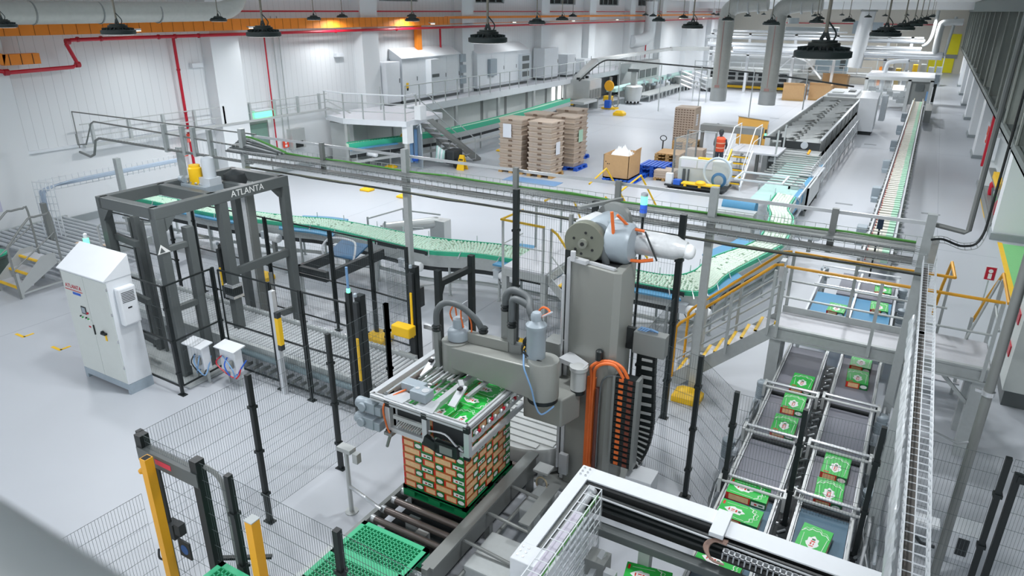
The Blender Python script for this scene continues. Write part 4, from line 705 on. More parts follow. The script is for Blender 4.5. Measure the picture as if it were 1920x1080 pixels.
# ================================================================ two carton conveyors
def lane(label, xa, xb, bars, y0=4.6, y1=12.0):
    t = thing('carton_conveyor', label, 'conveyor', ((xa+xb)/2, 8, 0))
    e = sorted([y0]+list(bars)+[y1])
    for a, b in zip(e, e[1:]):
        mb = MB(); mb.box(xa+.03, a+.07, .78, xb-.03, b-.07, .85); mb.build('belt', 'belt_bl' if a == y0 else 'belt', t)
        mb = MB(); mb.cyl((xa+.03, a+.06, .815), (xb-.03, a+.06, .815), .035, 10); mb.build('end_roller', 'rubber', t)
    for x in (xa, xb):
        mb = MB(); mb.box(x-.025, y0, .7, x+.025, y1, .87, 0); mb.box(x-.012, y0, .93, x+.012, y1, .955, 1)
        for k in range(int((y1-y0)/.7)): mb.box(x-.015, y0+.3+.7*k, .85, x+.015, y0+.33+.7*k, .94, 1)
        mb.build('side_rail', ['alu', 'steel'], t)
    for y in bars:
        mb = MB(); mb.cyl((xa-.08, y+.05, .985), (xb+.08, y+.05, .985), .024, 10); mb.build('cross_bar', 'chrome', t); mb = MB(); mb.cyl((xa-.1, y-.07, .97), (xb+.1, y-.07, .97), .02, 8); mb.box(xa-.1, y-.1, .8, xa-.06, y+.1, 1.0); mb.box(xb+.06, y-.1, .8, xb+.1, y+.1, 1.0); mb.build('cross_bar', 'steel', t)
    for y in (5.2, 7.9, 10.6, y1-.1):
        for x in (xa, xb): MB().box(x-.03, y-.03, 0, x+.03, y+.03, .7).build('leg', 'galv', t)
    mb = MB(); mb.bar((xa-.08, y1, .98), (xb+.08, y1, .98), .03, .03); mb.bar((xa-.06, y1-.06, .98), (xb+.06, y1-.06, .98), .025, .025)
    for x in (xa+.02, xb-.02): mb.tube(smooth_path([(x, y1, .98), (x, y1-.02, .7), (x, y1-.2, .6)], 4), .012, 6)
    mb.build('end_guard', 'black', t)
    return t
ln = lane('left grey carton conveyor between fence and stair, cartons on its lower half', -1.19, -.6, (7.45, 8.72, 10.1)); lane('right grey carton conveyor nearer the mesh cable tray', -.36, .22, (7.55, 8.75, 10.15))
def dmotor(x, y, z, label):
    t = thing('gear_motor', label, 'motor', (x, y, z-.2)); mb = MB(); motor(mb, (x, y, z), 'z', .085, .3); mb.build('motor', 'motor', t); mb = MB(); mb.cbox((x, y, z-.09), (.16, .17, .2)); mb.cbox((x+.1, y, z+.12), (.07, .1, .1)); mb.build('gearbox', 'motor_lt', t, bevel=.012)
    mb = MB(); mb.box(x-.06, y-.06, 0, x+.06, y+.06, z-.18); mb.build('bracket', 'steel_dk', t)
dmotor(-1.33, 10.25, .62, 'grey gear motor left of the carton conveyors below the stair platform'); dmotor(.36, 10.1, .62, 'grey gear motor right of the conveyors above the fence line'); dmotor(.36, 8.25, .55, 'grey gear motor behind the fence at right conveyor, lower one'); dmotor(-1.42, 8.5, .55, 'grey gear motor at the left conveyor behind the slanting fence')
dmotor(.44, 14.6, .6, 'grey gear motor behind the platform rail, nearer one'); dmotor(.4, 15.8, .6, 'grey gear motor behind the platform rail, farther one'); dmotor(-1.2, 16.4, .6, 'grey gear motor left of the blue belts behind the platform')
t = thing('drip_guard', 'dark perforated guard between the two carton conveyors', 'guard', (-.48, 9, .3)); mb = MB(); mb.box(-.57, 5, .55, -.39, 12, .6); mb.build('plate', 'rubber', t); mb = MB()
for k in range(26): mb.lathe((-.55+.02*(k % 3), 6+.23*k, .6), [(.018, 0), (.012, .02)], 6); mb.bar((-.52, 6.05+.23*k, .62), (-.44, 6.12+.23*k, .64), .02, .02)
mb.build('fastener', 'chrome', t)
rr = random.Random(2)
for lb, x in (('tangle of grey hoses and wires along the right edge of the conveyors', .4), ('tangle of grey hoses along the left edge of the conveyors', -1.33)):
    t = thing('hose_bundle', lb, 'hoses', (x, 8.8, .3)); 
    for k in range(7):
        mb = MB(); xx = x+rr.uniform(-.08, .08); mb.tube(smooth_path([(xx+rr.uniform(-.06, .06), 7.2+.6*j, .5+rr.uniform(-.2, .2)) for j in range(7)], 4), rr.choice([.012, .018, .008]), 6); mb.build('hose', ['hose', 'motor_lt', 'glassw'][k % 3], t)
for lb, x, y, rz in [('green carton at the top of the left conveyor, below the chrome bar', -.79, 10.5, 90), ('second green carton from the top on the left conveyor', -.8, 9.78, 92), ('third green carton on the left conveyor, above the middle chrome bar', -.81, 9.1, 91), ('green carton turned sideways just under the lowest left chrome bar', -.92, 7.36, 0), ('green carton turned sideways, half under the white frame plate', -.92, 6.9, -2),
    ('green carton at the very top of the right conveyor under the platform', -.06, 11.7, 90), ('green carton directly below the topmost one on the right conveyor', -.06, 11.1, 93), ('upper carton of the close pair in the middle of the right conveyor', -.07, 8.43, 89), ('lower carton of the close pair in the middle of the right conveyor', -.08, 7.84, 92), ('green carton on the blue belt at the lower end of the right conveyor', -.12, 6.86, 84),
    ('green carton inside the white frame at the bottom of the picture', -.93, 6.0, -3), ('green carton corner showing at the bottom edge below the black beam', -1.5, 5.42, 10),
    ('green carton on the far steel conveyor seen through the platform rail, back one', .03, 15.45, 92), ('green carton on the right blue belt behind the platform rail', .03, 14.4, 92), ('green and orange carton on the left blue belt behind the platform', -.68, 13.9, 88)]:
    carton(x, y, .855, R(rz), lb)
t = thing('transfer_conveyor', 'blue belt transfer conveyor behind the platform railing', 'conveyor', (-.5, 14.5, 0))
mb = MB(); mb.box(-1.15, 13.1, .75, -.45, 14.9, .85); mb.build('belt', 'blue', t); mb = MB(); mb.box(-.4, 13.0, .75, .24, 14.9, .85); mb.build('belt', 'blue', t)
mb = MB(); mb.box(-.8, 15.0, .75, .24, 16.4, .85); mb.build('belt', 'belt', t)
mb = MB()
for x in (-1.2, -.43, .28): mb.box(x-.02, 12.6, .7, x+.02, 16.4, .9)
mb.build('side_rail', 'alu', t)
for y in (13.1, 15.0, 15.6, 16.3): MB().cyl((-1.25, y, .98), (.32, y, .98), .022, 8).build('cross_bar', 'chrome', t)
for x in (-1.2, .28):
    for y in (13.2, 15, 16.3): MB().box(x-.03, y-.03, 0, x+.03, y+.03, .7).build('leg', 'galv', t)
mb = MB()
for x in (-.7, -.3, .15): mb.tube(smooth_path([(x, 13.3, 1.0), (x+.02, 13.25, .9), (x-.1, 13.1, .86)], 4), .012, 6)
mb.build('guide_bracket', 'black', t)
# ================================================================ crossover platform and stair
t = thing('crossover_platform', 'steel crossover platform with yellow topped railings above the carton conveyors', 'platform', (.1, 11.8, 0))
mb = MB(); mb.box(-1.4, 11.1, 1.5, .62, 11.76, 1.53); mb.box(.62, 11.1, 1.5, 1.58, 12.1, 1.53); mb.build('deck', 'tread', t)
mb = MB(); mb.box(-1.42, 11.05, 1.505, 1.6, 11.12, 1.535, 0); mb.box(-1.42, 11.08, 1.33, 1.6, 11.1, 1.51, 0); mb.box(-1.42, 11.05, 1.3, 1.6, 11.12, 1.33, 0); mb.box(-1.42, 11.74, 1.3, .62, 11.78, 1.5, 0); mb.box(1.56, 11.12, 1.31, 1.6, 12.1, 1.5); mb.box(-1.42, 11.12, 1.31, -1.38, 11.74, 1.5); mb.build('fascia', 'galv', t)
mb = MB(); mb.box(-1.4, 11.76, 1.53, .62, 11.78, 1.64); mb.build('kick_plate', 'galv', t)
mb = MB(); mb.box(-1.42, 11.13, 1.53, -1.36, 11.19, 1.57); mb.build('corner_block', 'yellow', t)
for x, y in ((-1.36, 11.12), (1.5, 11.12), (-1.36, 11.68), (1.5, 12.0)): MB().box(x-.09, y-.0 if y < 11.5 else y-.09, 0, x+.09, y+.16 if y < 11.5 else y+.06, 1.3).build('leg', 'galv', t)
mb = MB(); mb.bar((1.5, 11.2, .8), (1.0, 11.2, 1.3), .05, .05); mb.bar((1.5, 11.2, .7), (1.5, 12.2, 1.3), .05, .05); mb.build('brace', 'galv', t)
def railing(pts, posts, z0=1.53, top=1.05, parent=None, ends=True):
    mb = MB(); mb.tube([(x, y, z0+top) for x, y in pts], .024, 8); mb.build('handrail', 'yel_or', parent)
    mb = MB(); mb.tube([(x, y, z0+top*.52) for x, y in pts], .018, 8); mb.build('mid_rail', 'galv', parent)
    for x, y in posts: MB().box(x-.025, y-.02, z0-.18, x+.025, y+.02, z0+top-.01).build('railing_post', 'galv', parent)
railing([(-1.36, 11.035), (1.52, 11.035)], [(-1.36, 11.035), (.0, 11.035), (1.5, 11.035)], parent=t)
railing([(-1.36, 11.82), (.5, 11.82), (.93, 11.82)], [(-1.36, 11.82), (-.4, 11.82), (.55, 11.82)], parent=t)
mb = MB(); mb.tube([(.93, 11.82, 2.58), (.9, 12.6, 2.58), (.88, 13.1, 2.0), (.86, 13.3, 1.4)], .024, 8); mb.tube([(1.56, 11.035, 2.58), (1.58, 12.4, 2.58), (1.52, 12.9, 2.0), (1.45, 13.3, 1.4)], .024, 8); mb.build('handrail', 'yel_or', t)
mb = MB(); mb.tube([(1.54, 11.05, 2.15), (1.56, 12.2, 2.15)], .018, 8); mb.tube([(1.3, 12.1, 1.53), (1.54, 12.3, 2.5)], .02, 8); mb.box(1.54, 12.1, 1.5, 1.59, 12.15, 2.57); mb.box(1.4, 13.2, .0, 1.45, 13.25, 1.5); mb.box(.9, 12.4, 1.2, .94, 12.44, 2.57); mb.build('railing_post', 'galv', t)
mb = MB()
for k in range(5): mb.box(.85, 12.12+.26*k, 1.3-.27*k, 1.5, 12.37+.26*k, 1.33-.27*k)
mb.build('rear_step', 'tread', t)
# stair going down to the left
t = thing('platform_stair', 'steel stair with yellow nosings descending left from the crossover platform', 'stair', (-2.4, 11.4, 0))
xs0, xs1, zt = -1.42, -3.1, 1.53; n = 8
for y in (11.1, 11.76):
    mb = MB(); mb.plate([(xs0, y, zt-.24), (xs0, y, zt+.02), (xs1, y, .12), (xs1, y, 0), (xs1+.25, y, 0)], .02); mb.build('stringer', 'galv', t)
for k in range(n):
    x = xs0-.06-.205*k; zz = zt-.188*(k+1)+.02
    if zz < .05: break
    mb = MB(); mb.box(x-.23, 11.13, zz-.03, x, 11.74, zz); mb.build('tread', 'tread', t); mb = MB(); mb.box(x-.24, 11.13, zz-.03, x-.19, 11.74, zz+.006); mb.build('nosing', 'yellow', t)
for y in (11.06, 11.8):
    mb = MB(); mb.tube([(xs0+.02, y, 2.59), (xs0-.1, y, 2.57), (xs1+.16, y, 1.22), (xs1+.1, y, 1.12), (xs1+.1, y, .15)], .025, 8); mb.build('handrail', 'yel_or', t)
    mb = MB()
    for d_ in (.34, .66): mb.tube([(xs0, y, 2.58-d_), (xs1+.15, y, 1.18-d_)], .017, 8)
    mb.build('mid_rail', 'galv', t)
    for f in (.05, .42, .75): x = xs0+(xs1-xs0)*f; MB().box(x-.022, y-.02, zt-(zt-.1)*f-.1, x+.022, y+.02, 2.55-1.36*f).build('railing_post', 'galv', t)
tag(MB().box(-1.52, 11.5, 2.15, -1.44, 11.7, 2.5).build('switch_box', 'white', t, bevel=.01), 'white switch box')
def yfoot(label, x, y, s=.3, h=.2):
    mb = MB(); mb.prism([(x-s, y-s*.8), (x+s, y-s*.8), (x+s, y+s*.8), (x-s, y+s*.8)], 0, h*.55); n0 = len(mb.v); k = .55
    mb._add([(x-s, y-s*.8, h*.55), (x+s, y-s*.8, h*.55), (x+s, y+s*.8, h*.55), (x-s, y+s*.8, h*.55), (x-s*k, y-s*.8*k, h), (x+s*k, y-s*.8*k, h), (x+s*k, y+s*.8*k, h), (x-s*k, y+s*.8*k, h)], [(0,1,5,4), (1,2,6,5), (2,3,7,6), (3,0,4,7), (4,5,6,7)]); tag(mb.build('post_foot_cover', 'yellow', bevel=.02), label, 'foot cover')
yfoot('yellow post foot cover at the bottom of the stair', -2.57, 10.65, .24); yfoot('yellow foot cover under the tray post near the gantry', -13.45, 10.92, .26); yfoot('yellow foot cover half hidden behind the robot arm', -5.95, 10.85, .24)
yfoot('yellow foot cover behind the fence beside the light curtain', -8.68, 9.72, .24, .22)
tag(MB().box(-7.35, 8.55, .95, -6.95, 8.75, 1.15).build('yellow_guard_box', 'yellow', bevel=.02), 'yellow guard box on the light curtain post by the rollers', 'guard')
# ================================================================ overhead cable trays
t = thing('overhead_cable_tray', 'two-level overhead cable tray with green cable crossing the hall', 'cable tray', (-6, 10.85, 3.2))
for x in (-13.45, -8.72, -2.57, .42): MB().box(x-.06, 10.84, 0, x+.06, 10.96, 3.72).build('post', 'galv', t)
for x in (-11, -6.2, -4.2, -.8): MB().box(x-.045, 10.9, 2.95, x+.045, 10.98, 3.62).build('hanger_bracket', 'steel_dk', t)
for z_, wd in ((3.2, .38), (3.02, .26)):
    mb = MB()
    for k in range(5):
        y = 10.66+wd*k/4; mb.bar((-13.2, y, z_), (.45, y, z_), .008, .008)
    for k in range(92): mb.bar((-13.2+.15*k, 10.66, z_), (-13.2+.15*k, 10.66+wd, z_), .006, .006); mb.bar((-13.2+.15*k, 10.66+wd, z_), (-13.2+.15*k, 10.66+wd, z_+.14), .006, .006); mb.bar((-13.2+.15*k, 10.66, z_), (-13.2+.15*k, 10.66, z_+.05), .006, .006)
    mb.bar((-13.2, 10.66+wd, z_+.14), (.45, 10.66+wd, z_+.14), .008, .008); mb.build('wire_basket', 'galv', t)
    rr = random.Random(int(z_*100)); 
    for k in range(11 if z_ > 3.1 else 7):
        y = 10.69+(wd-.06)*k/(10 if z_ > 3.1 else 6); mb = MB(); mb.tube([(-13.2+.9*j, y+rr.uniform(-.008, .008), z_+.025+rr.uniform(0, .012)) for j in range(16)], .023, 6); mb.build('cable', ['cable_gy', 'cable_gy', 'steel_dk'][k % 3], t)
mb = MB(); mb.tube([(-13.2+.9*j, 10.98+.02*math.sin(j), 3.27+.015*math.sin(2.3*j)) for j in range(16)], .017, 6); mb.tube([(-13.2+.9*j, 11.0, 3.25+.012*math.sin(1.7*j)) for j in range(16)], .013, 6); mb.build('earth_cable', 'cable_gn', t)
mb = MB(); mb.box(-13.2, 11.03, 3.52, .45, 11.07, 3.57); mb.build('top_rail', 'alu', t)
mb = MB(); mb.bar((-13.2, 10.7, 2.9), (.45, 10.7, 2.9), .06, .03); mb.build('lower_channel', mat('olive_channel', (128, 132, 112), .5, .3), t)
mb = MB(); mb.tube([(-13+.9*j, 10.67, 2.9+.02*math.sin(1.9*j)) for j in range(16)], .014, 6); mb.build('cable', 'black', t)
t = thing('conduit_run', 'grey conduit continuing right from the overhead tray then turning up', 'conduit', (.7, 10.95, 3.5)); MB().tube([(.42, 11.05, 3.55), (.84, 11.0, 3.5), (.88, 11.0, 3.53), (.9, 11.0, 7.0)], .035, 8).build('pipe', 'steel_dk', t)
t = thing('wire_tray_riser', 'thin wire tray with black cable turning up towards the louvre gallery', 'cable tray', (.8, 10.8, 3.3))
ps = smooth_path([(.46, 10.75, 3.4), (.6, 10.78, 3.42), (.85, 10.8, 3.36), (1.03, 10.85, 3.5), (1.06, 10.9, 4.2), (1.08, 10.9, 7.0)], 6); MB().tube(ps, .016, 6).build('cable', 'black', t)
mb = MB(); mb.tube([p+Vector((.03, 0, -.05)) for p in ps], .005, 4); mb.tube([p+Vector((-.0, .04, .03)) for p in ps], .005, 4)
for p in ps[::2]: mb.bar(p+Vector((.03, 0, -.05)), p+Vector((0, .04, .03)), .005, .005)
mb.build('wire', 'galv', t)
t = thing('mesh_cable_tray', 'square mesh cable tray running towards the camera over the right conveyor', 'cable tray', (.5, 7.3, 3.1))
mb = MB()
for dx, dz in ((0, 0), (.075, 0), (.15, 0), (0, .1), (.15, .1), (0, .05), (.15, .05)): mb.bar((.42+dx, 3.4, 3.1+dz), (.42+dx, 10.6, 3.1+dz), .008, .008)
for k in range(73):
    y = 3.4+.1*k; mb.bar((.42, y, 3.1), (.57, y, 3.1), .007, .007); mb.bar((.42, y, 3.1), (.42, y, 3.2), .007, .007); mb.bar((.57, y, 3.1), (.57, y, 3.2), .007, .007)
mb.build('wire', 'white', t); MB().box(.43, 3.4, 3.09, .49, 10.4, 3.1).build('cable', mat('tray_cable_dark', (84, 80, 76), .6), t)
rr = random.Random(4); v = []; n, m = 70, 7
for i in range(n):
    for j in range(m): v.append((.335+.08*j/(m-1)+rr.uniform(-.005, .005), 3.4+5*i/(n-1), 3.06+.1*math.sin(PI*j/(m-1))+rr.uniform(-.007, .007)))
mb = MB(); mb._add(v, [(i*m+j, (i+1)*m+j, (i+1)*m+j+1, i*m+j+1) for i in range(n-1) for j in range(m-1)], 0); mb.build('wrapped_cable', mat('wrap_film', (190, 196, 199), .2, 0, .1, 30, .5), t)
MB().box(.38, 8.0, 0, .5, 8.12, 3.1).build('post', 'galv', t); MB().box(.52, 12.2, 0, .64, 12.32, 3.05).build('post', 'galv', t)
t = thing('steel_pole', 'long round grey steel pole with clamps at the right edge', 'pole', (1.2, 8.15, 0)); MB().cyl((1.2, 8.15, 0), (1.2, 8.15, 7.1), .05, 12).build('tube', 'steel_dk', t)
mb = MB(); mb.lathe((1.2, 8.15, 2.5), [(.065, 0), (.065, .05)], 12); mb.bar((1.2, 8.15, 2.52), (1.08, 8.15, 2.54), .03, .03); mb.build('clamp', 'chrome', t); mb = MB(); mb.tube([(1.18, 8.15, 1.9), (1.05, 8.12, 1.86), (.7, 8.05, 2.0), (.45, 8.02, 2.0)], .014, 6); mb.build('arm', 'chrome', t)
t = thing('wall_shelf', 'small pale triangular bracket shelf behind the fence at the lower right', 'shelf', (1.1, 8.0, .4)); mb = MB(); mb.box(.75, 8.3, .55, 1.15, 8.5, .58); mb.bar((.75, 8.3, .57), (1.0, 8.3, .3), .03, .03, 1); mb.bar((1.0, 8.3, .3), (1.15, 8.3, .3), .03, .03, 1); mb.build('shelf', ['white', 'rubber'], t)
mb = MB(); mb.box(1.3, 8.6, 0, 1.65, 8.95, .4); mb.box(1.4, 8.59, .08, 1.52, 8.6, .33, 1); tag(mb.build('wall_socket_box', ['white', 'rubber'], bevel=.01), 'white box with dark window standing behind the lower right fence', 'box')
# ================================================================ winding main conveyor with packs
FAR = [(-20.5,12.25),(-18.1,12.3),(-16.4,12.4),(-14.2,12.75),(-13.0,13.1),(-11.2,13.15),(-9.9,13.15),(-7.9,13.6),(-6.4,13.6),(-4.7,13.55),(-3.9,13.65),(-3.58,14.2),(-3.5,15.2),(-3.0,16.6),(-2.87,17.3),(-2.9,18.2),(-3.05,19.7),(-3.3,20.7),(-3.37,22.3)]
NEAR = [(-20.5,11.8),(-17.5,11.8),(-15.8,11.87),(-13.7,12.25),(-12.7,12.45),(-10.5,12.34),(-9.3,12.32),(-8.0,12.75),(-6.0,12.82),(-4.4,12.86),(-3.4,12.92),(-3.0,13.3),(-2.9,14.4),(-2.4,16.5),(-2.28,17.2),(-2.3,18.1),(-2.45,19.6),(-2.74,20.5),(-2.81,22.1)]
fe = smooth_path([(*p, 0) for p in FAR], 5); ne = smooth_path([(*p, 0) for p in NEAR], 5)
def strip(mb, ea, eb, z0, z1, k=0):
    n = len(ea); v = []
    for a, b in zip(ea, eb): v += [(a.x, a.y, z0), (b.x, b.y, z0), (b.x, b.y, z1), (a.x, a.y, z1)]
    f = []
    for i in range(n-1):
        q = 4*i
        for j in range(4): f.append((q+j, q+(j+1) % 4, q+4+(j+1) % 4, q+4+j))
    f += [(0, 1, 2, 3), (4*n-1, 4*n-2, 4*n-3, 4*n-4)]
    mb._add(v, f, k); return mb
def offset(e, o, d): return [a+(a-b).normalized()*d for a, b in zip(e, o)]
t = thing('main_conveyor', 'long winding conveyor with green guide rails carrying rows of pale packs', 'conveyor', (-9, 13, 0))
strip(MB(), fe, ne, .98, 1.02).build('belt', mat('belt_sage', (140, 180, 164), .5), t)
strip(MB(), offset(ne, fe, .03), ne, .99, 1.09).build('guide_rail', 'rail', t); strip(MB(), fe, offset(fe, ne, .03), 1.0, 1.09).build('guide_rail', 'rail', t)
n2 = offset(ne, fe, .035); strip(MB(), offset(ne, fe, .07), n2, .72, .99).build('side_frame', 'galv', t); strip(MB(), fe, offset(fe, ne, .06), .74, .98).build('side_frame', 'galv', t)
strip(MB(), offset(ne, fe, .02), ne, .6, .73).build('chain_guard', 'rubber', t); strip(MB(), offset(ne, fe, -.02), offset(ne, fe, -.12), .3, .36).build('lower_rail', 'galv', t)
for a, b, c in ((3, 12, .28), (14, 22, .3), (36, 50, .3), (54, 62, .26)): strip(MB(), offset(ne[a:b], fe[a:b], c), offset(ne[a:b], fe[a:b], .04), .96, 1.0).build('blue_deck', 'blue', t)
for a, b, c in ((16, 22, .45), (35, 42, .5), (60, 72, .5)): strip(MB(), offset(fe[a:b], ne[a:b], .03), offset(fe[a:b], ne[a:b], c), .96, 1.0).build('blue_deck', 'blue', t)
for i in range(4, len(ne), 4):
    for e, o in ((ne, fe), (fe, ne)):
        p = e[i]+(e[i]-o[i]).normalized()*.04; mb = MB(); mb.box(p.x-.022, p.y-.022, .02, p.x+.022, p.y+.022, .74); mb.lathe((p.x, p.y, 0), [(.05, 0), (.05, .02)], 8); mb.build('leg', 'galv', t)
mb = MB()
for i in range(4, len(ne)-4, 8):
    a, b = ne[i]+(ne[i]-fe[i]).normalized()*.04, ne[i+4]+(ne[i+4]-fe[i+4]).normalized()*.04; mb.bar((a.x, a.y, .1), (b.x, b.y, .34), .025, .025)
mb.build('brace', 'galv', t)
mb = MB()
for i in range(3, len(ne), 3): p = ne[i]; d = (ne[i]-fe[i]).normalized(); mb.bar((p.x, p.y, 1.1), (p.x+d.x*.16, p.y+d.y*.16, .98), .02, .012); q = fe[i]; mb.bar((q.x-d.x*.05, q.y-d.y*.05, 1.0), (q.x-d.x*.05, q.y-d.y*.05, 1.22), .015, .015)
mb.build('guide_bracket', 'chrome', t)
for i in (24, 44): mb = MB(); p = ne[i]; q = ne[i+6]; mb.bar((p.x, p.y-.06, 1.02), (q.x, q.y-.06, 1.02), .02, .1); mb.build('open_guide', 'rubber', t)
def geared(x, y, label, ry=0):
    t = thing('drive_motor', label, 'motor', (x, y, .5)); mb = MB(); mb.lathe((x, y, .74), [(.07, -.26), (.1, -.22), (.105, -.1), (.1, 0), (.115, .06), (.12, .16), (.1, .22), (.06, .24)], 14, axis='x'); mb.build('wrapped_motor', 'bag', t)
    mb = MB(); mb.box(x-.4, y-.06, .66, x-.26, y+.06, .84); mb.box(x-.42, y-.07, .84, x-.24, y+.07, .86); mb.build('switch', 'motor_lt', t); mb = MB(); mb.tube(smooth_path([(x+.1, y, .64), (x+.05, y+.02, .5), (x-.2, y+.03, .52), (x-.3, y, .66)], 4), .012, 6); mb.box(x-.05, y-.03, .3, x+.05, y+.06, .64); mb.build('bracket', 'steel_dk', t)
geared(-9.55, 12.05, 'white wrapped drive motor on the main conveyor beside the grey tray post'); geared(-11.6, 12.05, 'white wrapped drive motor partly behind the gantry leg'); geared(-7.25, 12.55, 'white wrapped drive motor behind the black door frame'); geared(-3.05, 12.8, 'white wrapped drive motor below the yellow stair rail'); geared(-14.0, 11.9, 'white wrapped drive motor seen between the gantry legs'); geared(-1.9, 19.3, 'small white wrapped motor at the conveyor just beyond the cable tray')
# packs
def pack_mesh(mb, x, y, z, c, s, k0=0, sm=True):
    w, d, h = .031, .038, .075
    P = [(-w, -d, 0), (w, -d, 0), (w, d, 0), (-w, d, 0), (-w, -d, h*.8), (w, -d, h*.8), (w, d, h*.8), (-w, d, h*.8), (-w*.25, -d*.9, h), (w*.25, -d*.9, h), (w*.25, d*.9, h), (-w*.25, d*.9, h)]
    n0 = len(mb.v); mb._add([(x+c*a-s*b, y+s*a+c*b, z+q) for a, b, q in P], [(0,1,5,4), (1,2,6,5), (2,3,7,6), (3,0,4,7), (8,9,10,11), (4,5,9,8), (6,7,11,10)], k0); mb._add([(x+c*a-s*b, y+s*a+c*b, z+q) for a, b, q in (P[5], P[6], P[10], P[9])], [(0,1,2,3)], k0+1); mb._add([(x+c*a-s*b, y+s*a+c*b, z+q) for a, b, q in (P[7], P[4], P[8], P[11])], [(0,1,2,3)], k0)
pm = MB(); pack_mesh(pm, 0, 0, 0, 1, 0); p0 = pm.build('snack_pack', ['pack', 'packg'], cat='pack')
spots = []; rr = random.Random(11); acc = 0
for i in range(len(fe)-1):
    a0, b0, a1, b1 = fe[i], ne[i], fe[i+1], ne[i+1]; Lm = ((a1+b1)/2-(a0+b0)/2).length; k = 0
    while acc < Lm:
        f = acc/Lm; A_, B_ = a0.lerp(a1, f), b0.lerp(b1, f); wd = (A_-B_).length; nl = int((wd-.06)/.086); dr = (a1+b1-a0-b0).normalized()
        for j in range(nl):
            u = (j+.5)/nl; p = B_.lerp(A_, .05+.9*u); 
            if rr.random() < .965: spots.append((p.x+dr.x*rr.uniform(-.012, .012)+dr.x*.035*(j % 2), p.y+dr.y*.035*(j % 2), math.atan2(dr.y, dr.x)+rr.uniform(-.12, .12)))
        acc += .074
    acc -= Lm
LG = [((-20.3, 21.6), (-19.7, 21.1)), ((-19.9, 22.9), (-19.35, 22.4)), ((-19.3, 24.6), (-18.7, 24.3)), ((-18.9, 27), (-18.3, 27)), ((-18.95, 33), (-18.35, 33)), ((-19.5, 40), (-18.9, 40))]
fa = smooth_path([(*a, 0) for a, b in LG], 6); na = smooth_path([(*b, 0) for a, b in LG], 6)
spots.sort(key=lambda s: (s[0]+.0)**2+s[1]**2)
vis = [s for s in spots if not (-3.95 < s[0]*1 < -3.95)]
for i, (x, y, a) in enumerate(vis[:300]):
    o = p0 if i == 0 else p0.copy()
    if i: C.objects.link(o)
    o.location = (x, y, 1.02); o.rotation_euler = (0, 0, a); o['label'] = 'pale green pack standing in rows on the winding green railed conveyor'; o['group'] = 'packs on the winding conveyor'
mb = MB()
for x, y, a in vis[300:]: pack_mesh(mb, x, y, 1.02, math.cos(a), math.sin(a))
for i in range(len(fa)-1):
    for q in range(int((fa[i+1]-fa[i]).length/.16)+1):
        f = q/max(1, int((fa[i+1]-fa[i]).length/.16)+1)
        for j in range(5): p = na[i].lerp(na[i+1], f).lerp(fa[i].lerp(fa[i+1], f), .12+.19*j); pack_mesh(mb, p.x, p.y, 1.06, 1, 0)
mb.build('packs', ['pack', 'packg'], kind='stuff', cat='packs', label='pale green packs farther back along the winding conveyors')
t = thing('wall_side_conveyor', 'green railed conveyor running along the left wall below the mezzanine', 'conveyor', (-19, 26, 0))
strip(MB(), fa, na, 1.02, 1.06).build('belt', 'teal', t); strip(MB(), offset(na, fa, .04), na, 1.02, 1.24).build('guide_rail', 'rail', t); strip(MB(), fa, offset(fa, na, .03), 1.02, 1.16).build('guide_rail', 'rail', t); strip(MB(), offset(na, fa, .06), offset(na, fa, .02), .78, 1.02).build('side_frame', 'galv', t); strip(MB(), offset(na, fa, .03), na, .64, .78).build('chain_guard', 'rubber', t); strip(MB(), offset(na, fa, .5), offset(na, fa, .4), .5, .6).build('lower_rail', 'steel', t); strip(MB(), offset(na[:10], fa[:10], .3), offset(na[:10], fa[:10], .06), 1.0, 1.04).build('blue_deck', 'blue', t)
for i in range(2, len(na), 3): p = na[i]; MB().box(p.x-.03, p.y-.03, 0, p.x+.03, p.y+.03, .78).build('leg', 'galv', t)
geared(-19.2, 21.9, 'white wrapped motor on the wall side conveyor left of the blue striped panel')
# conveyor infeed bridge before the long machine
t = thing('infeed_bridge', 'chrome roller infeed bridge between winding conveyor and the long packing machine', 'conveyor', (-3.5, 25, 0))
mb = MB(); mb.box(-4.1, 21.9, .8, -2.85, 28.8, .86); mb.build('belt', 'teal', t); mb = MB(); mb.box(-2.95, 22.2, .5, -2.8, 28.6, .9); mb.build('blue_side', 'blue', t)
for k in range(14): y = 23.4+.42*k; MB().cyl((-4.3, y, 1.12), (-2.85, y, 1.12), .03, 8).build('roller', 'steel_dk', t)
mb = MB()
for p, q in (((-4.6, 21.9), (-3.2, 21.9)), ((-4.6, 23.1), (-3.2, 23.1)), ((-4.6, 21.9), (-4.6, 23.1)), ((-3.2, 21.9), (-3.2, 23.1))): mb.bar((*p, 1.45), (*q, 1.45), .05, .05)
mb.build('guard_frame', 'white', t)
for x in (-4.3, -2.9):
    for y in (22, 24.5, 28): MB().box(x-.03, y-.03, 0, x+.03, y+.03, .8).build('leg', 'galv', t)
t = thing('reject_bin', 'steel box with blue curved belt in front of the infeed bridge', 'bin', (-4.0, 20.5, 0)); MB().box(-4.7, 20.0, .25, -3.55, 20.5, .9).build('body', 'steel', t, bevel=.01); mb = MB(); mb.lathe((-4.6, 20.8, .85), [(.28, 0), (.28, .95)], 20, axis='x'); mb.build('belt_drum', 'blue', t)
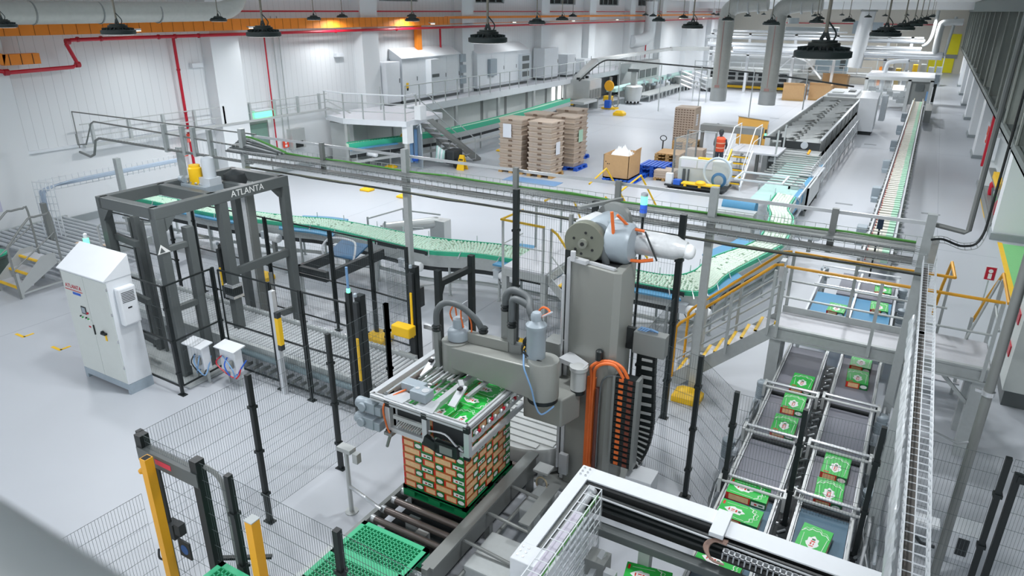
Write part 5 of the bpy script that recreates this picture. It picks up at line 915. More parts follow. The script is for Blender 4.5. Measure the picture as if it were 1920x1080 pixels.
# blue inclined side conveyor piece
t = thing('small_feeder', 'small blue belt feeder with white hoop in front of the main conveyor', 'feeder', (-11.2, 11.6, 0)); mb = MB(); mb.plate([(-11.55, 11.3, .9), (-10.75, 11.35, .9), (-10.75, 11.9, 1.1), (-11.55, 11.85, 1.1)], .04); mb.build('belt', mat('belt_navy', (64, 112, 150), .5), t)
mb = MB(); mb.tube(smooth_path([(-11.6, 11.25, .9), (-11.62, 11.3, 1.12), (-11.5, 11.5, 1.25), (-10.9, 11.55, 1.25), (-10.72, 11.4, 1.1), (-10.7, 11.3, .9)], 4), .025, 8); mb.build('hoop', 'white', t)
mb = MB(); mb.box(-11.4, 10.2, .75, -11.3, 11.3, .98, 0); mb.box(-10.55, 10.4, .75, -10.45, 12.1, .98); mb.box(-11.4, 10.2, .75, -10.5, 10.3, .98); mb.build('frame', 'rubber', t); mb = MB()
for x, y in ((-11.35, 10.3), (-10.5, 10.4), (-10.5, 11.8)): mb.box(x-.03, y-.03, 0, x+.03, y+.03, .76)
mb.build('legs', 'galv', t, kind='stuff')
t = thing('roller_machine', 'small steel roller machine standing behind the main conveyor', 'machine', (-11.6, 14.9, 0))
mb = MB(); mb.cyl((-12.3, 14.3, .62), (-11.4, 15.6, .62), .16, 14); mb.build('drum', 'steel', t); MB().box(-11.55, 15.4, 0, -11.05, 15.75, .72).build('end_box', 'steel', t, bevel=.01); mb = MB()
for x, y in ((-12.7, 14.1), (-12.0, 14.0), (-12.4, 15.3)): mb.box(x-.02, y-.02, 0, x+.02, y+.02, .95)
for p, q in (((-12.7, 14.1, .9), (-12.4, 15.3, .95)), ((-12.7, 14.1, .7), (-11.9, 14.0, .7)), ((-12.4, 15.3, .9), (-11.3, 15.6, .85)), ((-12.6, 14.5, .6), (-11.4, 14.9, .6))): mb.bar(p, q, .04, .04)
mb.build('frame', 'galv', t)
# small crossover with yellow rails behind the arm
t = thing('small_crossover', 'small steel crossover with yellow rails behind the robot column', 'platform', (-6, 12.6, 0))
MB().box(-6.95, 11.75, 1.28, -5.95, 14.6, 1.32).build('deck', 'tread', t); mb = MB(); mb.box(-6.97, 11.72, 1.12, -5.93, 11.78, 1.28); mb.box(-6.98, 11.75, 1.1, -6.94, 14.6, 1.28); mb.box(-5.96, 11.75, 1.1, -5.92, 14.6, 1.28); mb.build('fascia', 'galv', t)
for x in (-6.92, -6.0):
    for y in (11.8, 14.5): MB().box(x-.06, y-.06, 0, x+.06, y+.06, 1.12).build('leg', 'galv', t)
mb = MB(); mb.tube([(-6.0, 11.76, 2.3), (-7.0, 11.76, 2.32), (-6.96, 12.6, 2.32)], .026, 8); mb.tube([(-5.85, 11.76, 2.28), (-5.72, 11.76, 2.2), (-4.75, 11.76, 1.05)], .026, 8); mb.tube([(-5.85, 14.5, 2.28), (-5.72, 14.5, 2.2), (-4.75, 14.5, 1.05)], .026, 8); mb.build('handrail', 'yellow', t)
mb = MB(); mb.tube([(-6.95, 14.6, 2.3), (-6.95, 15.2, 1.9), (-6.95, 16.2, .6)], .025, 8); mb.tube([(-6.95, 13.6, 2.3), (-6.95, 14.6, 2.3)], .025, 8); mb.tube([(-5.9, 14.6, 2.3), (-5.9, 15.2, 1.9), (-5.9, 16.2, .6)], .025, 8); mb.tube([(-7.1, 16.4, 2.1), (-7.1, 17.5, 2.3), (-6.6, 18, 1.2)], .025, 8); mb.tube([(-6.1, 16.0, 2.1), (-6.0, 17.2, 2.3), (-5.6, 17.8, 1.2)], .025, 8); mb.build('handrail', 'yellow', t)
mb = MB()
for x, y in ((-6.96, 11.76), (-6.02, 11.76), (-5.85, 11.76), (-6.96, 14.5), (-5.85, 14.5), (-6.95, 13.2)): mb.box(x-.02, y-.02, 1.2, x+.02, y+.02, 2.3)
mb.tube([(-6.96, 12.6, 1.8), (-6.96, 11.76, 1.8), (-6.02, 11.76, 1.8)], .015, 6); mb.tube([(-5.85, 11.76, 1.75), (-4.75, 11.76, .55)], .015, 6); mb.build('railing_post', 'galv', t)
for y in (11.8, 12.75): MB().plate([(-5.92, y, 1.1), (-5.92, y, 1.32), (-4.55, y, .1), (-4.55, y, 0), (-4.75, y, 0)], .02).build('stringer', 'galv', t)
for k in range(5): x = -5.9+.26*k; z = 1.1-.22*k; MB().box(x, 11.8, z-.03, x+.25, 12.75, z).build('tread', 'tread', t); MB().box(x+.2, 11.8, z-.03, x+.26, 12.75, z+.006).build('nosing', 'yellow', t)
# ================================================================ gantry
t = thing('wrapping_gantry', 'dark grey box beam gantry spanning the roller conveyor', 'gantry', (-11.5, 8.2, 0))
gx0, gx1, gy0, gy1, gz = -12.25, -10.76, 6.78, 9.55, 3.2
def beam(p, q, w=.16, h=.2, nm='beam'): mb = MB(); mb.bar(p, q, w, h); mb.build(nm, 'gantry', t, bevel=.008)
beam((gx1, gy0-.08, gz-.1), (gx1, gy1+.08, gz-.1)); beam((gx0, gy0-.08, gz-.1), (gx0, gy1+.08, gz-.1)); beam((gx0, gy0, gz-.1), (gx1, gy0, gz-.1)); beam((gx0, gy1, gz-.1), (gx1, gy1, gz-.1)); beam((gx0, 7.9, gz-.1), (gx1, 7.9, gz-.1)); beam((gx0, 8.8, gz-.12), (gx1, 8.8, gz-.12), .12, .14)
for x, y in ((gx1, gy0), (gx1, gy1), (gx0, gy0), (gx0, gy1)):
    mb = MB(); mb.box(x-.08, y-.08, .02, x+.08, y+.08, gz-.2); mb.box(x-.14, y-.12, 0, x+.14, y+.12, .02); mb.build('leg', 'gantry', t, bevel=.006)
beam((-10.72, 7.28, .02), (-10.72, 7.28, 2.75), .15, .15, 'mast'); beam((-12.1, 7.2, .02), (-12.1, 7.2, 2.75), .12, .12, 'mast'); beam((-11.9, 7.2, .02), (-11.9, 7.2, 2.7), .05, .05, 'mast'); beam((-12.28, 7.2, .02), (-12.28, 7.2, 2.7), .05, .05, 'mast')
for z in (2.45, 1.35, .55): beam((-10.74, 6.75, z), (-10.72, 7.28, z), .1, .1, 'mast_tie'); beam((-12.2, 6.85, z), (-11.4, 6.75, z), .08, .12, 'mast_tie')
beam((gx1, 8.0, 1.62), (gx1, gy1, 1.62), .08, .16, 'cross_tie'); beam((gx1-.1, 8.9, .35), (gx1-.1, gy1, .3), .08, .14, 'cross_tie')
for x, y, sx, sy in ((gx1, gy0+.08, 0, 1), (gx1, gy1-.08, 0, -1), (gx1-.08, gy0, -1, 0), (gx0+.08, gy0, 1, 0)):
    mb = MB(); mb.plate([(x, y, gz-.2), (x+sx*.2, y+sy*.2, gz-.2), (x, y, gz-.42)], .1); mb.build('gusset', 'gantry', t)
textpart('lettering', 'ATLANTA', .17, (gx1+.0815, 8.62, gz-.09), (R(90), 0, R(90)), 'c_white', t, label='white lettering on the beam')
mb = MB(); a = [(gx1-.55, gy0-.082, 2.38), (gx1-.2, gy0-.082, 2.38), (gx1-.47, gy0-.082, 2.56)]
mb = MB(); mb.plate([(-10.668, 6.62, 2.42), (-10.668, 6.86, 2.42), (-10.668, 6.7, 2.58)], .004); mb.build('warning_triangle', 'c_white', t); MB().plate([(-10.662, 6.66, 2.44), (-10.662, 6.76, 2.44), (-10.662, 6.7, 2.53)], .004).build('triangle_inset', 'gantry', t)
t = thing('lift_motor', 'grey gear motor with yellow sleeve on top of the gantry', 'motor', (-11.5, 8.3, 3.2))
mb = MB(); mb.lathe((-11.35, 8.35, 3.22), [(.12, 0), (.13, .05), (.12, .1), (.12, .42), (.11, .48), (.06, .5)], 18); mb.cbox((-11.35, 8.35, 3.27), (.3, .26, .14)); mb.build('motor', 'motor_lt', t); MB().lathe((-11.62, 8.25, 3.2), [(.11, 0), (.12, .02), (.12, .3), (.1, .32), (.1, .36)], 18).build('yellow_sleeve', 'yellow', t); mb = MB(); mb.cbox((-11.85, 8.3, 3.25), (.2, .3, .12)); mb.lathe((-11.95, 8.15, 3.28), [(.06, 0), (.06, .1)], 12, axis='x'); mb.box(-11.9, 8.1, 3.05, -11.2, 8.5, 3.2); mb.build('mount', 'motor', t); mb = MB()
for k in range(4): mb.lathe((-11.75+.12*k, 8.13, 3.24), [(.02, 0), (.02, .03)], 8, axis='y')
mb.build('bolt', 'chrome', t)
tag(MB().lathe((-11.55, 9.05, 2.95), [(.05, 0), (.2, .05), (.24, .16), (.2, .3), (.05, .38)], 14).build('slip_ring', 'rubber'), 'dark round hub hanging under the back of the gantry', 'hub')
t = thing('film_column', 'translucent silver film column hanging inside the gantry', 'film carriage', (-11.3, 9.2, .3)); mb = MB(); mb.box(-11.42, 9.02, .3, -11.3, 9.18, 2.98); mb.build('column', 'glassw', t); mb = MB(); mb.box(-11.28, 9.02, .3, -11.24, 9.2, 2.98); mb.tube(smooth_path([(-11.3, 9.15, .6), (-11.25, 9.2, .25), (-11.1, 9.2, .2), (-11.05, 9.2, .5), (-11.05, 9.2, 1.2)], 4), .04, 8); mb.build('track', 'steel_dk', t)
curtain('light_curtain', 'yellow light curtain standing between the left gantry columns', -13.0, 8.9, 1.9, (.9, 1.5)); curtain('light_curtain', 'yellow light curtain behind the mast on the far side of the rollers', -12.2, 9.0, 1.7, (.8, 1.2))
t = thing('leg_clamp', 'black and silver clamp band around the gantry leg mid height', 'clamp', (-10.75, 8.05, 1.2))
mb = MB(); mb.box(-10.83, 7.97, .02, -10.67, 8.13, 3.0, 0); mb.box(-10.86, 7.94, 1.2, -10.64, 8.16, 1.36, 1); mb.box(-10.87, 7.93, 1.36, -10.63, 8.17, 1.41, 2); mb.box(-10.87, 7.93, 1.14, -10.63, 8.17, 1.19, 2); mb.box(-10.9, 7.9, 0, -10.6, 8.2, .02); mb.build('post', ['gantry', 'black', 'chrome'], t)
t = thing('guide_post', 'slim silver post with yellow sensor beside the roller conveyor', 'sensor post', (-8.75, 7.25, 0)); MB().box(-8.79, 7.22, 0, -8.71, 7.3, 1.95).build('post', 'alu', t); mb = MB(); mb.box(-8.68, 7.18, 1.0, -8.6, 7.26, 1.5, 0); mb.box(-8.68, 7.18, 1.5, -8.6, 7.26, 1.6, 1); mb.box(-8.68, 7.18, .9, -8.6, 7.26, 1.0, 1); mb.build('sensor', ['yellow', 'rubber'], t)
for i, (x, y, lb) in enumerate([(-10.35, 6.85, 'small white control box on legs beside the front gantry leg'), (-9.75, 7.05, 'second white roofed control box with coloured wires by the rollers')]):
    t = thing('control_box', lb, 'control box', (x, y, 0)); mb = MB(); mb.box(x-.2, y-.1, .3, x+.2, y+.06, .72); mb.build('body', 'white', t, bevel=.008); mb = MB(); mb.plate([(x-.26, y-.16, .76), (x+.26, y-.16, .76), (x+.26, y+.1, .8), (x-.26, y+.1, .8)], .02); mb.build('roof', 'white', t)
    for dx in (-.15, .15): MB().box(x+dx-.015, y-.03, 0, x+dx+.015, y+.01, .3).build('leg', 'galv', t)
    mb = MB(); mb.lathe((x+.12, y-.13, .42), [(.04, 0), (.04, .12), (.025, .14)], 10); mb.build('regulator', 'steel_dk', t); rr = random.Random(i)
    for k in range(3): MB().tube(smooth_path([(x+rr.uniform(-.15, .2), y-.12, .6), (x+rr.uniform(-.2, .3), y-.2, .45), (x+rr.uniform(-.1, .3), y-.15, .25), (x+rr.uniform(0, .3), y+.1, .5)], 4), .012, 6).build('hose', ['cyan', 'bluep', 'red'][k] if i else ['cyan', 'rubber', 'cyan'][k], t)
# ================================================================ thin roller conveyor
t = thing('pallet_roller_conveyor', 'long silver roller conveyor running through the gantry', 'roller conveyor', (-10.5, 8.1, 0))
n = 84
for k in range(n):
    x = -15.2+.099*k; MB().cyl((x, 7.62, .47), (x, 8.66, .47), .036, 10).build('roller', 'roller', t)
for y in (7.56, 8.72): MB().box(-15.3, y-.035, .36, -6.95, y+.035, .56).build('side_rail', 'galv', t)
mb = MB(); mb.cyl((-10.0, 7.47, .42), (-7.2, 7.47, .42), .055, 12); mb.build('pipe', mat('pipe_bluegrey', (120, 138, 144), .45, .2), t)
for k in range(7):
    for y in (7.56, 8.72): x = -15+1.3*k; MB().box(x-.04, y-.03, 0, x+.04, y+.03, .36).build('leg', 'galv', t)
mb = MB()
for k in range(60): mb.lathe((-15+.13*k, 8.72, .56), [(.022, 0), (.022, .02)], 6)
mb.build('bolt_row', 'chrome', t)
mb = MB()
for k in range(14): mb.cyl((-9.9+.2*k, 7.4, .16), (-9.9+.2*k, 7.62, .16), .03, 6)
mb.build('lower_roller', 'steel_dk', t)
tag(MB().box(-12.9, 6.5, .01, -10.3, 7.3, .04).build('gantry_base_plate', 'galv'), 'flat steel base plate around the front gantry legs', 'plate')
# ================================================================ control cabinet
t = thing('control_cabinet', 'big white control cabinet with sloping roof standing left of the gantry', 'cabinet', (-11.7, 6.05, 0))
x0, x1, y0, y1, h = -12.36, -11.02, 5.86, 6.3, 2.12
mb = MB(); mb.box(x0, y0, .2, x1, y1, h); mb.build('body', 'white', t, bevel=.008)
mb = MB(); mb.box(x0+.03, y0-.012, .22, (x0+x1)/2-.004, y0, h-.04); mb.build('door', 'offwhite', t); mb = MB(); mb.box((x0+x1)/2+.004, y0-.012, .22, x1-.02, y0, h-.04); mb.build('door', 'offwhite', t)
mb = MB(); mb.prism([(y0-.05, h), (y1+.0, h), (y1+.0, h+.36), (y0-.05, h+.02)], x0-.01, x1+.01, 'x'); mb.build('sloped_roof', 'white', t, bevel=.006)
mb = MB(); mb.box(x0, y0, .08, x1, y1, .2); mb.box(x0, y0, 0, x0+.08, y1, .08); mb.box(x1-.06, y0, 0, x1, y1, .08); mb.build('plinth', mat('plinth', (164, 178, 188), .45, .2, .1, 18), t)
mb = MB(); mb.box(x1, y0+.09, 1.3, x1+.13, y1-.04, 1.98); fan = mb.build('cooling_unit', 'white', t, bevel=.03); mb = MB()
for k in range(7): mb.box(x1+.13, y0+.13, 1.72+.028*k, x1+.134, y1-.09, 1.73+.028*k)
mb.build('louvre', 'rubber', fan); MB().box(x1+.13, y0+.2, 1.6, x1+.134, y0+.27, 1.625).build('display', 'dark', fan)
mb = MB(); mb.box(x0+.42, y0-.02, 1.36, x0+.56, y0-.012, 1.5, 0); mb.box(x0+.44, y0-.023, 1.38, x0+.54, y0-.02, 1.48, 1); mb.build('screen', ['rubber', 'motor'], t); mb = MB()
for k in range(6): mb.lathe((x0+.36+.055*k, y0-.035, 1.3-.012*(k % 3)), [(.014, 0), (.014, .02)], 8, axis='y', k=k % 3)
mb.lathe((x0+.6, y0-.035, 1.4), [(.02, 0), (.02, .02)], 10, axis='y', k=3); mb.build('button', ['black', 'c_green', 'c_white', 'red'], t)
mb = MB(); mb.box(x0+.53, y0-.016, 1.12, x0+.59, y0-.012, 1.15); mb.build('label_plate', 'red', t); mb = MB(); mb.box(x0+.68, y0-.03, 1.02, x0+.7, y0-.012, 1.2); mb.build('handle', 'black', t)
mb = MB(); mb.lathe((x0+.95, y0-.05, 1.12), [(.035, 0), (.035, .03)], 12, axis='y'); mb.box(x0+.94, y0-.07, 1.1, x0+1.06, y0-.02, 1.13); mb.build('rotary_switch', 'black', t); MB().box(x0+.97, y0-.02, .97, x0+1.02, y0-.012, 1.08).build('yellow_tag', 'yellow', t)
textpart('lettering', 'ATLANTA', .105, (x0+.32, y0-.014, 1.83), (R(90), 0, 0), 'red', t, label='faded red lettering'); mb = MB(); mb.box(x0+.06, y0-.015, 1.755, x0+.57, y0-.012, 1.77, 0); mb.box(x0+.27, y0-.015, 1.69, x0+.5, y0-.012, 1.735, 1); mb.build('underline', ['red', 'bluep'], t)
mb = MB()
for z in (.5, 1.0, 1.5, 1.95): mb.box(x1-.03, y0-.02, z, x1-.01, y0, z+.05)
mb.build('hinge', 'chrome', t)
t = thing('signal_beacon', 'green glowing beacon behind the white cabinet roof', 'beacon', (-12.6, 6.4, 2.3)); MB().lathe((-12.55, 6.5, 2.32), [(.05, 0), (.05, .12)], 14).build('green_lens', 'lit', t); MB().lathe((-12.55, 6.5, 2.44), [(.035, 0), (.035, .08), (.01, .1)], 12).build('cap', 'white', t); MB().cyl((-12.55, 6.5, 0), (-12.55, 6.5, 2.32), .02, 8).build('pole', 'galv', t)
# ================================================================ left edge: step ladder, rollers, tray
t = thing('step_platform', 'three-step steel platform ladder with yellow nosings at the left edge', 'step ladder', (-17.7, 7.6, 0))
for k in range(3):
    y = 7.25+.28*k; z = .25+.24*k; MB().box(-18.2, y, z-.03, -17.25, y+.3, z).build('tread', 'tread', t); MB().box(-18.2, y-.02, z-.04, -17.25, y+.03, z+.006).build('nosing', 'yellow', t)
for x in (-18.2, -17.25): MB().plate([(x, 7.22, .08), (x, 7.22, .3), (x, 7.85, .86), (x, 8.15, .86), (x, 8.15, .6)], .02).build('side_panel', 'steel', t)
for x in (-18.2, -17.22):
    mb = MB(); mb.tube(smooth_path([(x, 7.2, 0), (x, 7.2, 1.15), (x, 7.3, 1.35), (x, 7.75, 1.78), (x, 7.9, 1.8), (x, 8.15, 1.8), (x, 8.25, 1.7), (x, 8.25, .2)], 3), .025, 8); mb.tube([(x, 7.2, .7), (x, 8.25, 1.35)], .015, 6); mb.build('handrail', 'steel_dk', t)
for x, y in ((-18.2, 8.2), (-17.25, 8.2), (-18.2, 7.25), (-17.25, 7.25)): MB().box(x-.03, y-.03, 0, x+.03, y+.03, .6).build('leg', 'steel', t)
mb = MB(); mb.bar((-18.2, 7.25, .1), (-18.2, 8.2, .12), .04, .04); mb.bar((-17.25, 7.25, .1), (-17.25, 8.2, .12), .04, .04); mb.build('base_rail', 'steel', t)
t = thing('roller_table', 'wide table of silver rollers behind the step ladder at the left edge', 'roller conveyor', (-18.8, 9.0, 0))
for k in range(13): y = 8.38+.185*k; MB().cyl((-21.4, y, .5), (-17.4, y, .5), .05, 8).build('roller', 'roller', t)
for x in (-21.4, -17.4): MB().box(x-.05, 8.3, .35, x+.05, 10.7, .55).build('side_rail', 'galv', t)
for x in (-21.3, -17.45):
    for y in (8.4, 10.5): MB().box(x-.04, y-.04, 0, x+.04, y+.04, .36).build('leg', 'galv', t)
mb = MB(); mb.box(-18.6, 9.3, .53, -18.2, 9.45, .54); mb.box(-17.9, 9.6, .53, -17.6, 9.75, .54); mb.build('worn_plate', mat('plate_peach', (220, 190, 160), .5), t)
mb = MB(); mb.lathe((-19.1, 7.6, 0), [(.3, 0), (.32, .55), (.34, .56), (.34, .62)], 20, 0); tag(mb.build('waste_bin', mat('bin_dark', (78, 92, 86), .5)), 'dark bin with green rim behind the step ladder', 'bin'); tag(MB().lathe((-19.1, 7.6, .62), [(.34, 0), (.35, .05), (.33, .06)], 20).build('bin_liner_ring', 'rail'), 'green rim lying on the dark bin at the left', 'ring')
t = thing('wall_cable_tray', 'white wire cable tray bending down to the floor by the roller table', 'cable tray', (-19.6, 10, 0))
mb = MB(); ya = 9.3
for k in range(6): x = -19.9+.1*k; mb.bar((x, ya+.05*k, 0), (x, ya+.05*k, 2.0), .02, .02)
for k in range(11): mb.bar((-19.9, ya, .1+.19*k), (-19.4, ya+.25, .1+.19*k), .016, .016)
for k in range(4): mb.bar((-19.9, ya, 2.0-.1*k), (-16, 16, 2.0-.1*k) if 0 else (-19.75, 13.6, 2.05-.1*k), .012, .012)
for k in range(26): mb.bar((-19.9+.006*k, ya+.17*k, 1.7), (-19.9+.006*k, ya+.17*k, 2.04), .014, .014)
mb.build('wire', 'white', t); mb = MB()
for k in range(4): mb.tube(smooth_path([(-19.82+.08*k, ya+.06, .05), (-19.82+.08*k, ya+.06, 1.5), (-19.8+.05*k, ya+.25, 1.8), (-19.72, 10.5, 1.84+.02*k), (-19.7, 13.6, 1.86+.02*k)], 5), .03, 6)
mb.build('cable', mat('cable_bluegrey', (170, 186, 204), .5), t); MB().box(-19.6, ya-.1, .0, -19.45, ya, 1.5).build('post', 'steel_dk', t)
tag(MB().tube([(-17.1, 9.2, .0), (-17.1, 9.2, 1.25), (-17.0, 9.3, 1.35), (-15.6, 9.9, 1.35), (-15.5, 9.9, 1.25), (-15.5, 9.9, 0)], .03, 8).build('steel_hoop', 'steel'), 'bent steel tube hoop behind the roller table', 'hoop')
for x, y in ((-17.0, 11.6),): tag(MB().box(x-.07, y-.07, .0, x+.07, y+.07, .42).build('yellow_guard_post', 'yellow'), 'yellow guard post behind the left gantry leg', 'post')
# upper tray from the overhead run to the left wall and along it
t = thing('overhead_cable_tray', 'thin cable tray cranking down to the left wall beyond the gantry', 'cable tray', (-17, 10.9, 2.9))
mb = MB()
mb.tube([(-13.2, 10.9, 3.3), (-19.3, 10.9, 3.42), (-19.45, 10.9, 3.35), (-19.9, 10.9, 2.75), (-20.3, 10.9, 2.7), (-20.3, 10.9, 3.0)], .022, 6); mb.tube([(-13.2, 10.9, 2.95), (-19.2, 10.9, 2.98), (-19.4, 10.9, 2.9), (-19.6, 10.9, 2.5), (-19.8, 10.9, 2.42), (-20.3, 10.9, 2.5)], .035, 6); mb.tube([(-13.2, 11.1, 3.58), (-20.35, 10.95, 3.6), (-20.35, 10.95, 2.6)], .018, 6); mb.build('rail', 'steel_dk', t)
mb = MB()
for k in range(46): x = -13.3-.13*k; mb.bar((x, 10.88, 2.97), (x, 10.88, 3.33), .006, .006)
mb.build('wire', 'white', t)
for x in (-16.3, -15.2, -15.6, -14.6): MB().box(x-.05, 10.85, 2.9, x+.05, 10.95, 3.6).build('bracket', 'galv', t)
t = thing('cable_loop', 'fan of grey cables bending around above the gantry', 'cables', (-13.4, 10.9, 3.2))
for k in range(9): MB().tube(smooth_path([(-12.2, 10.7+.04*k, 3.22+.03*(k % 3)), (-13.2, 10.72+.045*k, 3.2+.035*k), (-13.9, 10.8+.06*k, 3.18+.03*k), (-14.2, 11.1+.05*k, 3.1), (-14.4, 11.8, 2.95)], 5), .024, 6).build('cable', 'cable_gn' if k == 8 else ['hose', 'glassw', 'gantry'][k % 3], t)
t = thing('wall_cable_tray', 'long cable tray sloping along the left wall up to the low platform', 'cable tray', (-21.9, 17, 2.5))
mb = MB()
for a, b in (((-21.85, 11.9, 2.35), (-21.85, 22.3, 2.32)), ((-21.85, 11.9, 2.62), (-21.85, 22.3, 2.62)), ((-21.85, 11.9, 3.0), (-21.85, 22.3, 2.95))): mb.bar(a, b, .03 if a[2] > 2.4 else .16, .03 if a[2] > 2.4 else .08)
mb.bar((-21.85, 22.3, 2.35), (-21.2, 23.2, 1.75), .1, .08); mb.bar((-21.85, 22.3, 2.65), (-21.2, 23.2, 2.0), .06, .05); mb.build('rail', 'steel', t)
for k in range(9): MB().box(-21.9, 12.2+1.2*k, 2.35, -21.8, 12.28+1.2*k, 3.0).build('bracket', 'galv', t)
for i, (x, y, z) in enumerate(((-18.6, 10.9, 2.5), (-16.4, 11.3, 2.95), (-15.5, 11.6, 2.95))): tag(MB().box(x-.07, y-.07, 0, x+.07, y+.07, z).build('tray_post', 'galv'), ['grey tray post left of the gantry by the roller table', 'grey tray post behind the gantry, left of the red riser', 'grey tray post behind the gantry beside the red riser'][i], 'post')
# ================================================================ mezzanine along the left wall
t = thing('mezzanine', 'steel mezzanine walkway along the left wall carrying big white cabinets', 'mezzanine', (-21.4, 35, 0))
MB().box(-22.3, 25.9, 2.0, -20.6, 62, 2.05).build('deck', 'tread', t)
mb = MB(); mb.box(-20.64, 25.9, 1.72, -20.58, 62, 2.06); mb.box(-22.3, 25.9, 1.75, -20.6, 25.96, 2.0); mb.build('edge_beam', 'white', t)
for y in (26.3, 30.2, 34.4, 38.6, 43, 48, 54, 60): MB().box(-20.75, y-.1, 0, -20.62, y+.1, 1.75).build('column', 'steel', t)
mb = MB()
for k in range(34): y = 26+1.06*k; mb.box(-20.62, y-.02, 2.0, -20.58, y+.02, 3.0)
mb.build('railing_post', 'galv', t, kind='stuff')
mb = MB(); mb.tube([(-20.6, 26, 3.02), (-20.6, 62, 3.02)], .024, 6); mb.build('handrail', 'galv', t); MB().tube([(-20.6, 26, 2.5), (-20.6, 62, 2.5)], .016, 6).build('mid_rail', 'galv', t)
t = thing('panel_wall', 'row of pale grey panels closing the space under the mezzanine', 'partition', (-21.3, 36, 0))
for k in range(9): y = 26+2.6*k; MB().box(-21.4, y, 0, -21.3, y+2.3, 1.72).build('panel', 'offwhite', t); MB().box(-21.42, y+2.3, 0, -21.32, y+2.6, 1.72).build('gap', 'steel_dk', t)
t = thing('wall_panelling', 'two low grey enclosure boxes under the low platform by the left wall', 'enclosure', (-21, 23.5, 0)); MB().box(-21.9, 22.4, 0, -20.6, 23.3, 1.75).build('box', 'steel', t); MB().box(-21.8, 23.6, 0, -21.0, 25.8, 1.7).build('box', 'offwhite', t); MB().box(-21.9, 22.4, 1.75, -20.6, 23.3, 1.8).build('cap', 'steel_dk', t)
def big_cab(name, label, y0, y1, z0, z1, x0=-22.25, x1=-21.55, roof=.45, extra=0):
    t = thing(name, label, 'cabinet', ((x0+x1)/2, y0, z0)); MB().box(x0, y0, z0+.14, x1, y1, z1).build('body', 'white', t); MB().box(x0, y0+.05, z0, x1-.03, y1-.05, z0+.14).build('plinth', 'gantry', t)
    if roof: mb = MB(); mb.prism([(x1+.06, z1), (x1+.06, z1+.03), (x0, z1+roof), (x0, z1)], y0-.05, y1+.05, 'y'); mb.build('sloped_roof', 'white', t)
    n = max(1, int((y1-y0)/1.2))
    for k in range(n):
        a = y0+(y1-y0)*k/n; b = y0+(y1-y0)*(k+1)/n; MB().box(x1, a+.02, z0+.2, x1+.012, b-.02, z1-.06).build('door', 'white', t); mb = MB(); mb.box(x1+.012, b-.1, z0+1.0, x1+.03, b-.07, z0+1.2); mb.build('handle', 'rubber', t)
    return t
t = big_cab('control_cabinet', 'big white mezzanine cabinet with sloped roof, the first from the low platform', 27.05, 31.9, 2.05, 4.1)
MB().box(-21.54, 28.9, 2.3, -21.2, 29.6, 4.0).build('cooling_unit', 'white', t); MB().box(-21.2, 28.95, 3.15, -21.19, 29.55, 3.3).build('dark_grille', 'gantry', t)
for k in range(3): MB().box(-21.55, 31.92, 2.6+.55*k, -21.4, 32.3, 3.0+.55*k).build('side_unit', 'motor', t)
mb = MB(); mb.box(-21.53, 27.3, 2.75, -21.5, 27.45, 3.0, 0); mb.box(-21.53, 27.33, 2.65, -21.49, 27.42, 2.78, 1); mb.build('main_switch', ['yellow', 'black'], t)
t = big_cab('control_cabinet', 'big white mezzanine cabinet under the largest lamp, second from the low platform', 33.6, 39.5, 2.05, 4.0)
MB().box(-21.54, 34.7, 2.8, -21.35, 35.4, 3.7).build('cooling_unit', 'motor', t); MB().box(-21.54, 38.2, 2.3, -21.35, 39.4, 3.8).build('cooling_unit', 'motor_lt', t)
for k in range(3): MB().box(-21.35, 38.35, 2.5+.45*k, -21.34, 39.2, 2.8+.45*k).build('dark_grille', 'gantry', t)
big_cab('control_cabinet', 'narrow grey cabinet with grilles in front of the first big white cabinet', 25.9, 26.9, 2.05, 4.0, roof=0); big_cab('control_cabinet', 'tall slim grey cabinet standing right of the second big cabinet', 41.3, 43.3, 2.05, 4.0, -22.2, -21.4, roof=0); big_cab('control_cabinet', 'low grey cabinet past the slim cabinet on the mezzanine', 44.3, 45.6, 2.05, 3.5, -22.2, -21.2, roof=0); big_cab('control_cabinet', 'last low grey cabinet on the mezzanine before the duct slope', 46.6, 47.8, 2.05, 3.1, -22.0, -21.0, roof=0)
# low platform with rails and stair
t = thing('low_platform', 'white railed steel platform with steps in front of the mezzanine', 'platform', (-19, 22.8, 0))
P = [(-20.45, 21.7), (-17.75, 22.35), (-18.0, 25.2), (-21.9, 25.8), (-21.9, 22.2)]
mb = MB(); mb.prism(P, 1.98, 2.1); mb.build('deck', 'tread', t); mb = MB()
for a, b in zip(P, P[1:]+P[:1]): mb.bar((*a, 2.0), (*b, 2.0), .05, .22)
mb.build('fascia', 'white', t)
for x, y in ((-20.4, 21.8), (-17.85, 22.5), (-18.1, 25.0), (-21, 25.5)): MB().box(x-.07, y-.07, 0, x+.07, y+.07, 1.98).build('leg', 'steel', t)
for z, r in ((3.1, .03), (2.75, .02), (2.42, .02)): MB().tube([(-21.8, 22.1, z), (-20.45, 21.75, z), (-17.8, 22.4, z), (-17.85, 23.2, z)], r, 6).build('rail', 'white' if r > .025 else 'galv', t)
for x, y in ((-21.8, 22.1), (-20.45, 21.75), (-19.6, 21.95), (-18.7, 22.18), (-17.8, 22.4), (-17.85, 23.2), (-20.9, 24.6)): MB().box(x-.022, y-.022, 2.0, x+.022, y+.022, 3.1).build('railing_post', 'galv', t)
mb = MB(); mb.box(-18.0, 22.4, 1.2, -17.75, 22.8, 1.95); mb.build('white_panel', 'bag', t); mb = MB(); mb.box(-17.8, 23.0, 2.1, -17.5, 23.4, 2.65); mb.build('white_box', 'bag', t)
t = thing('steel_stair', 'steep steel stair from the low platform down to the grey floor', 'stair', (-17.6, 24.5, 0))
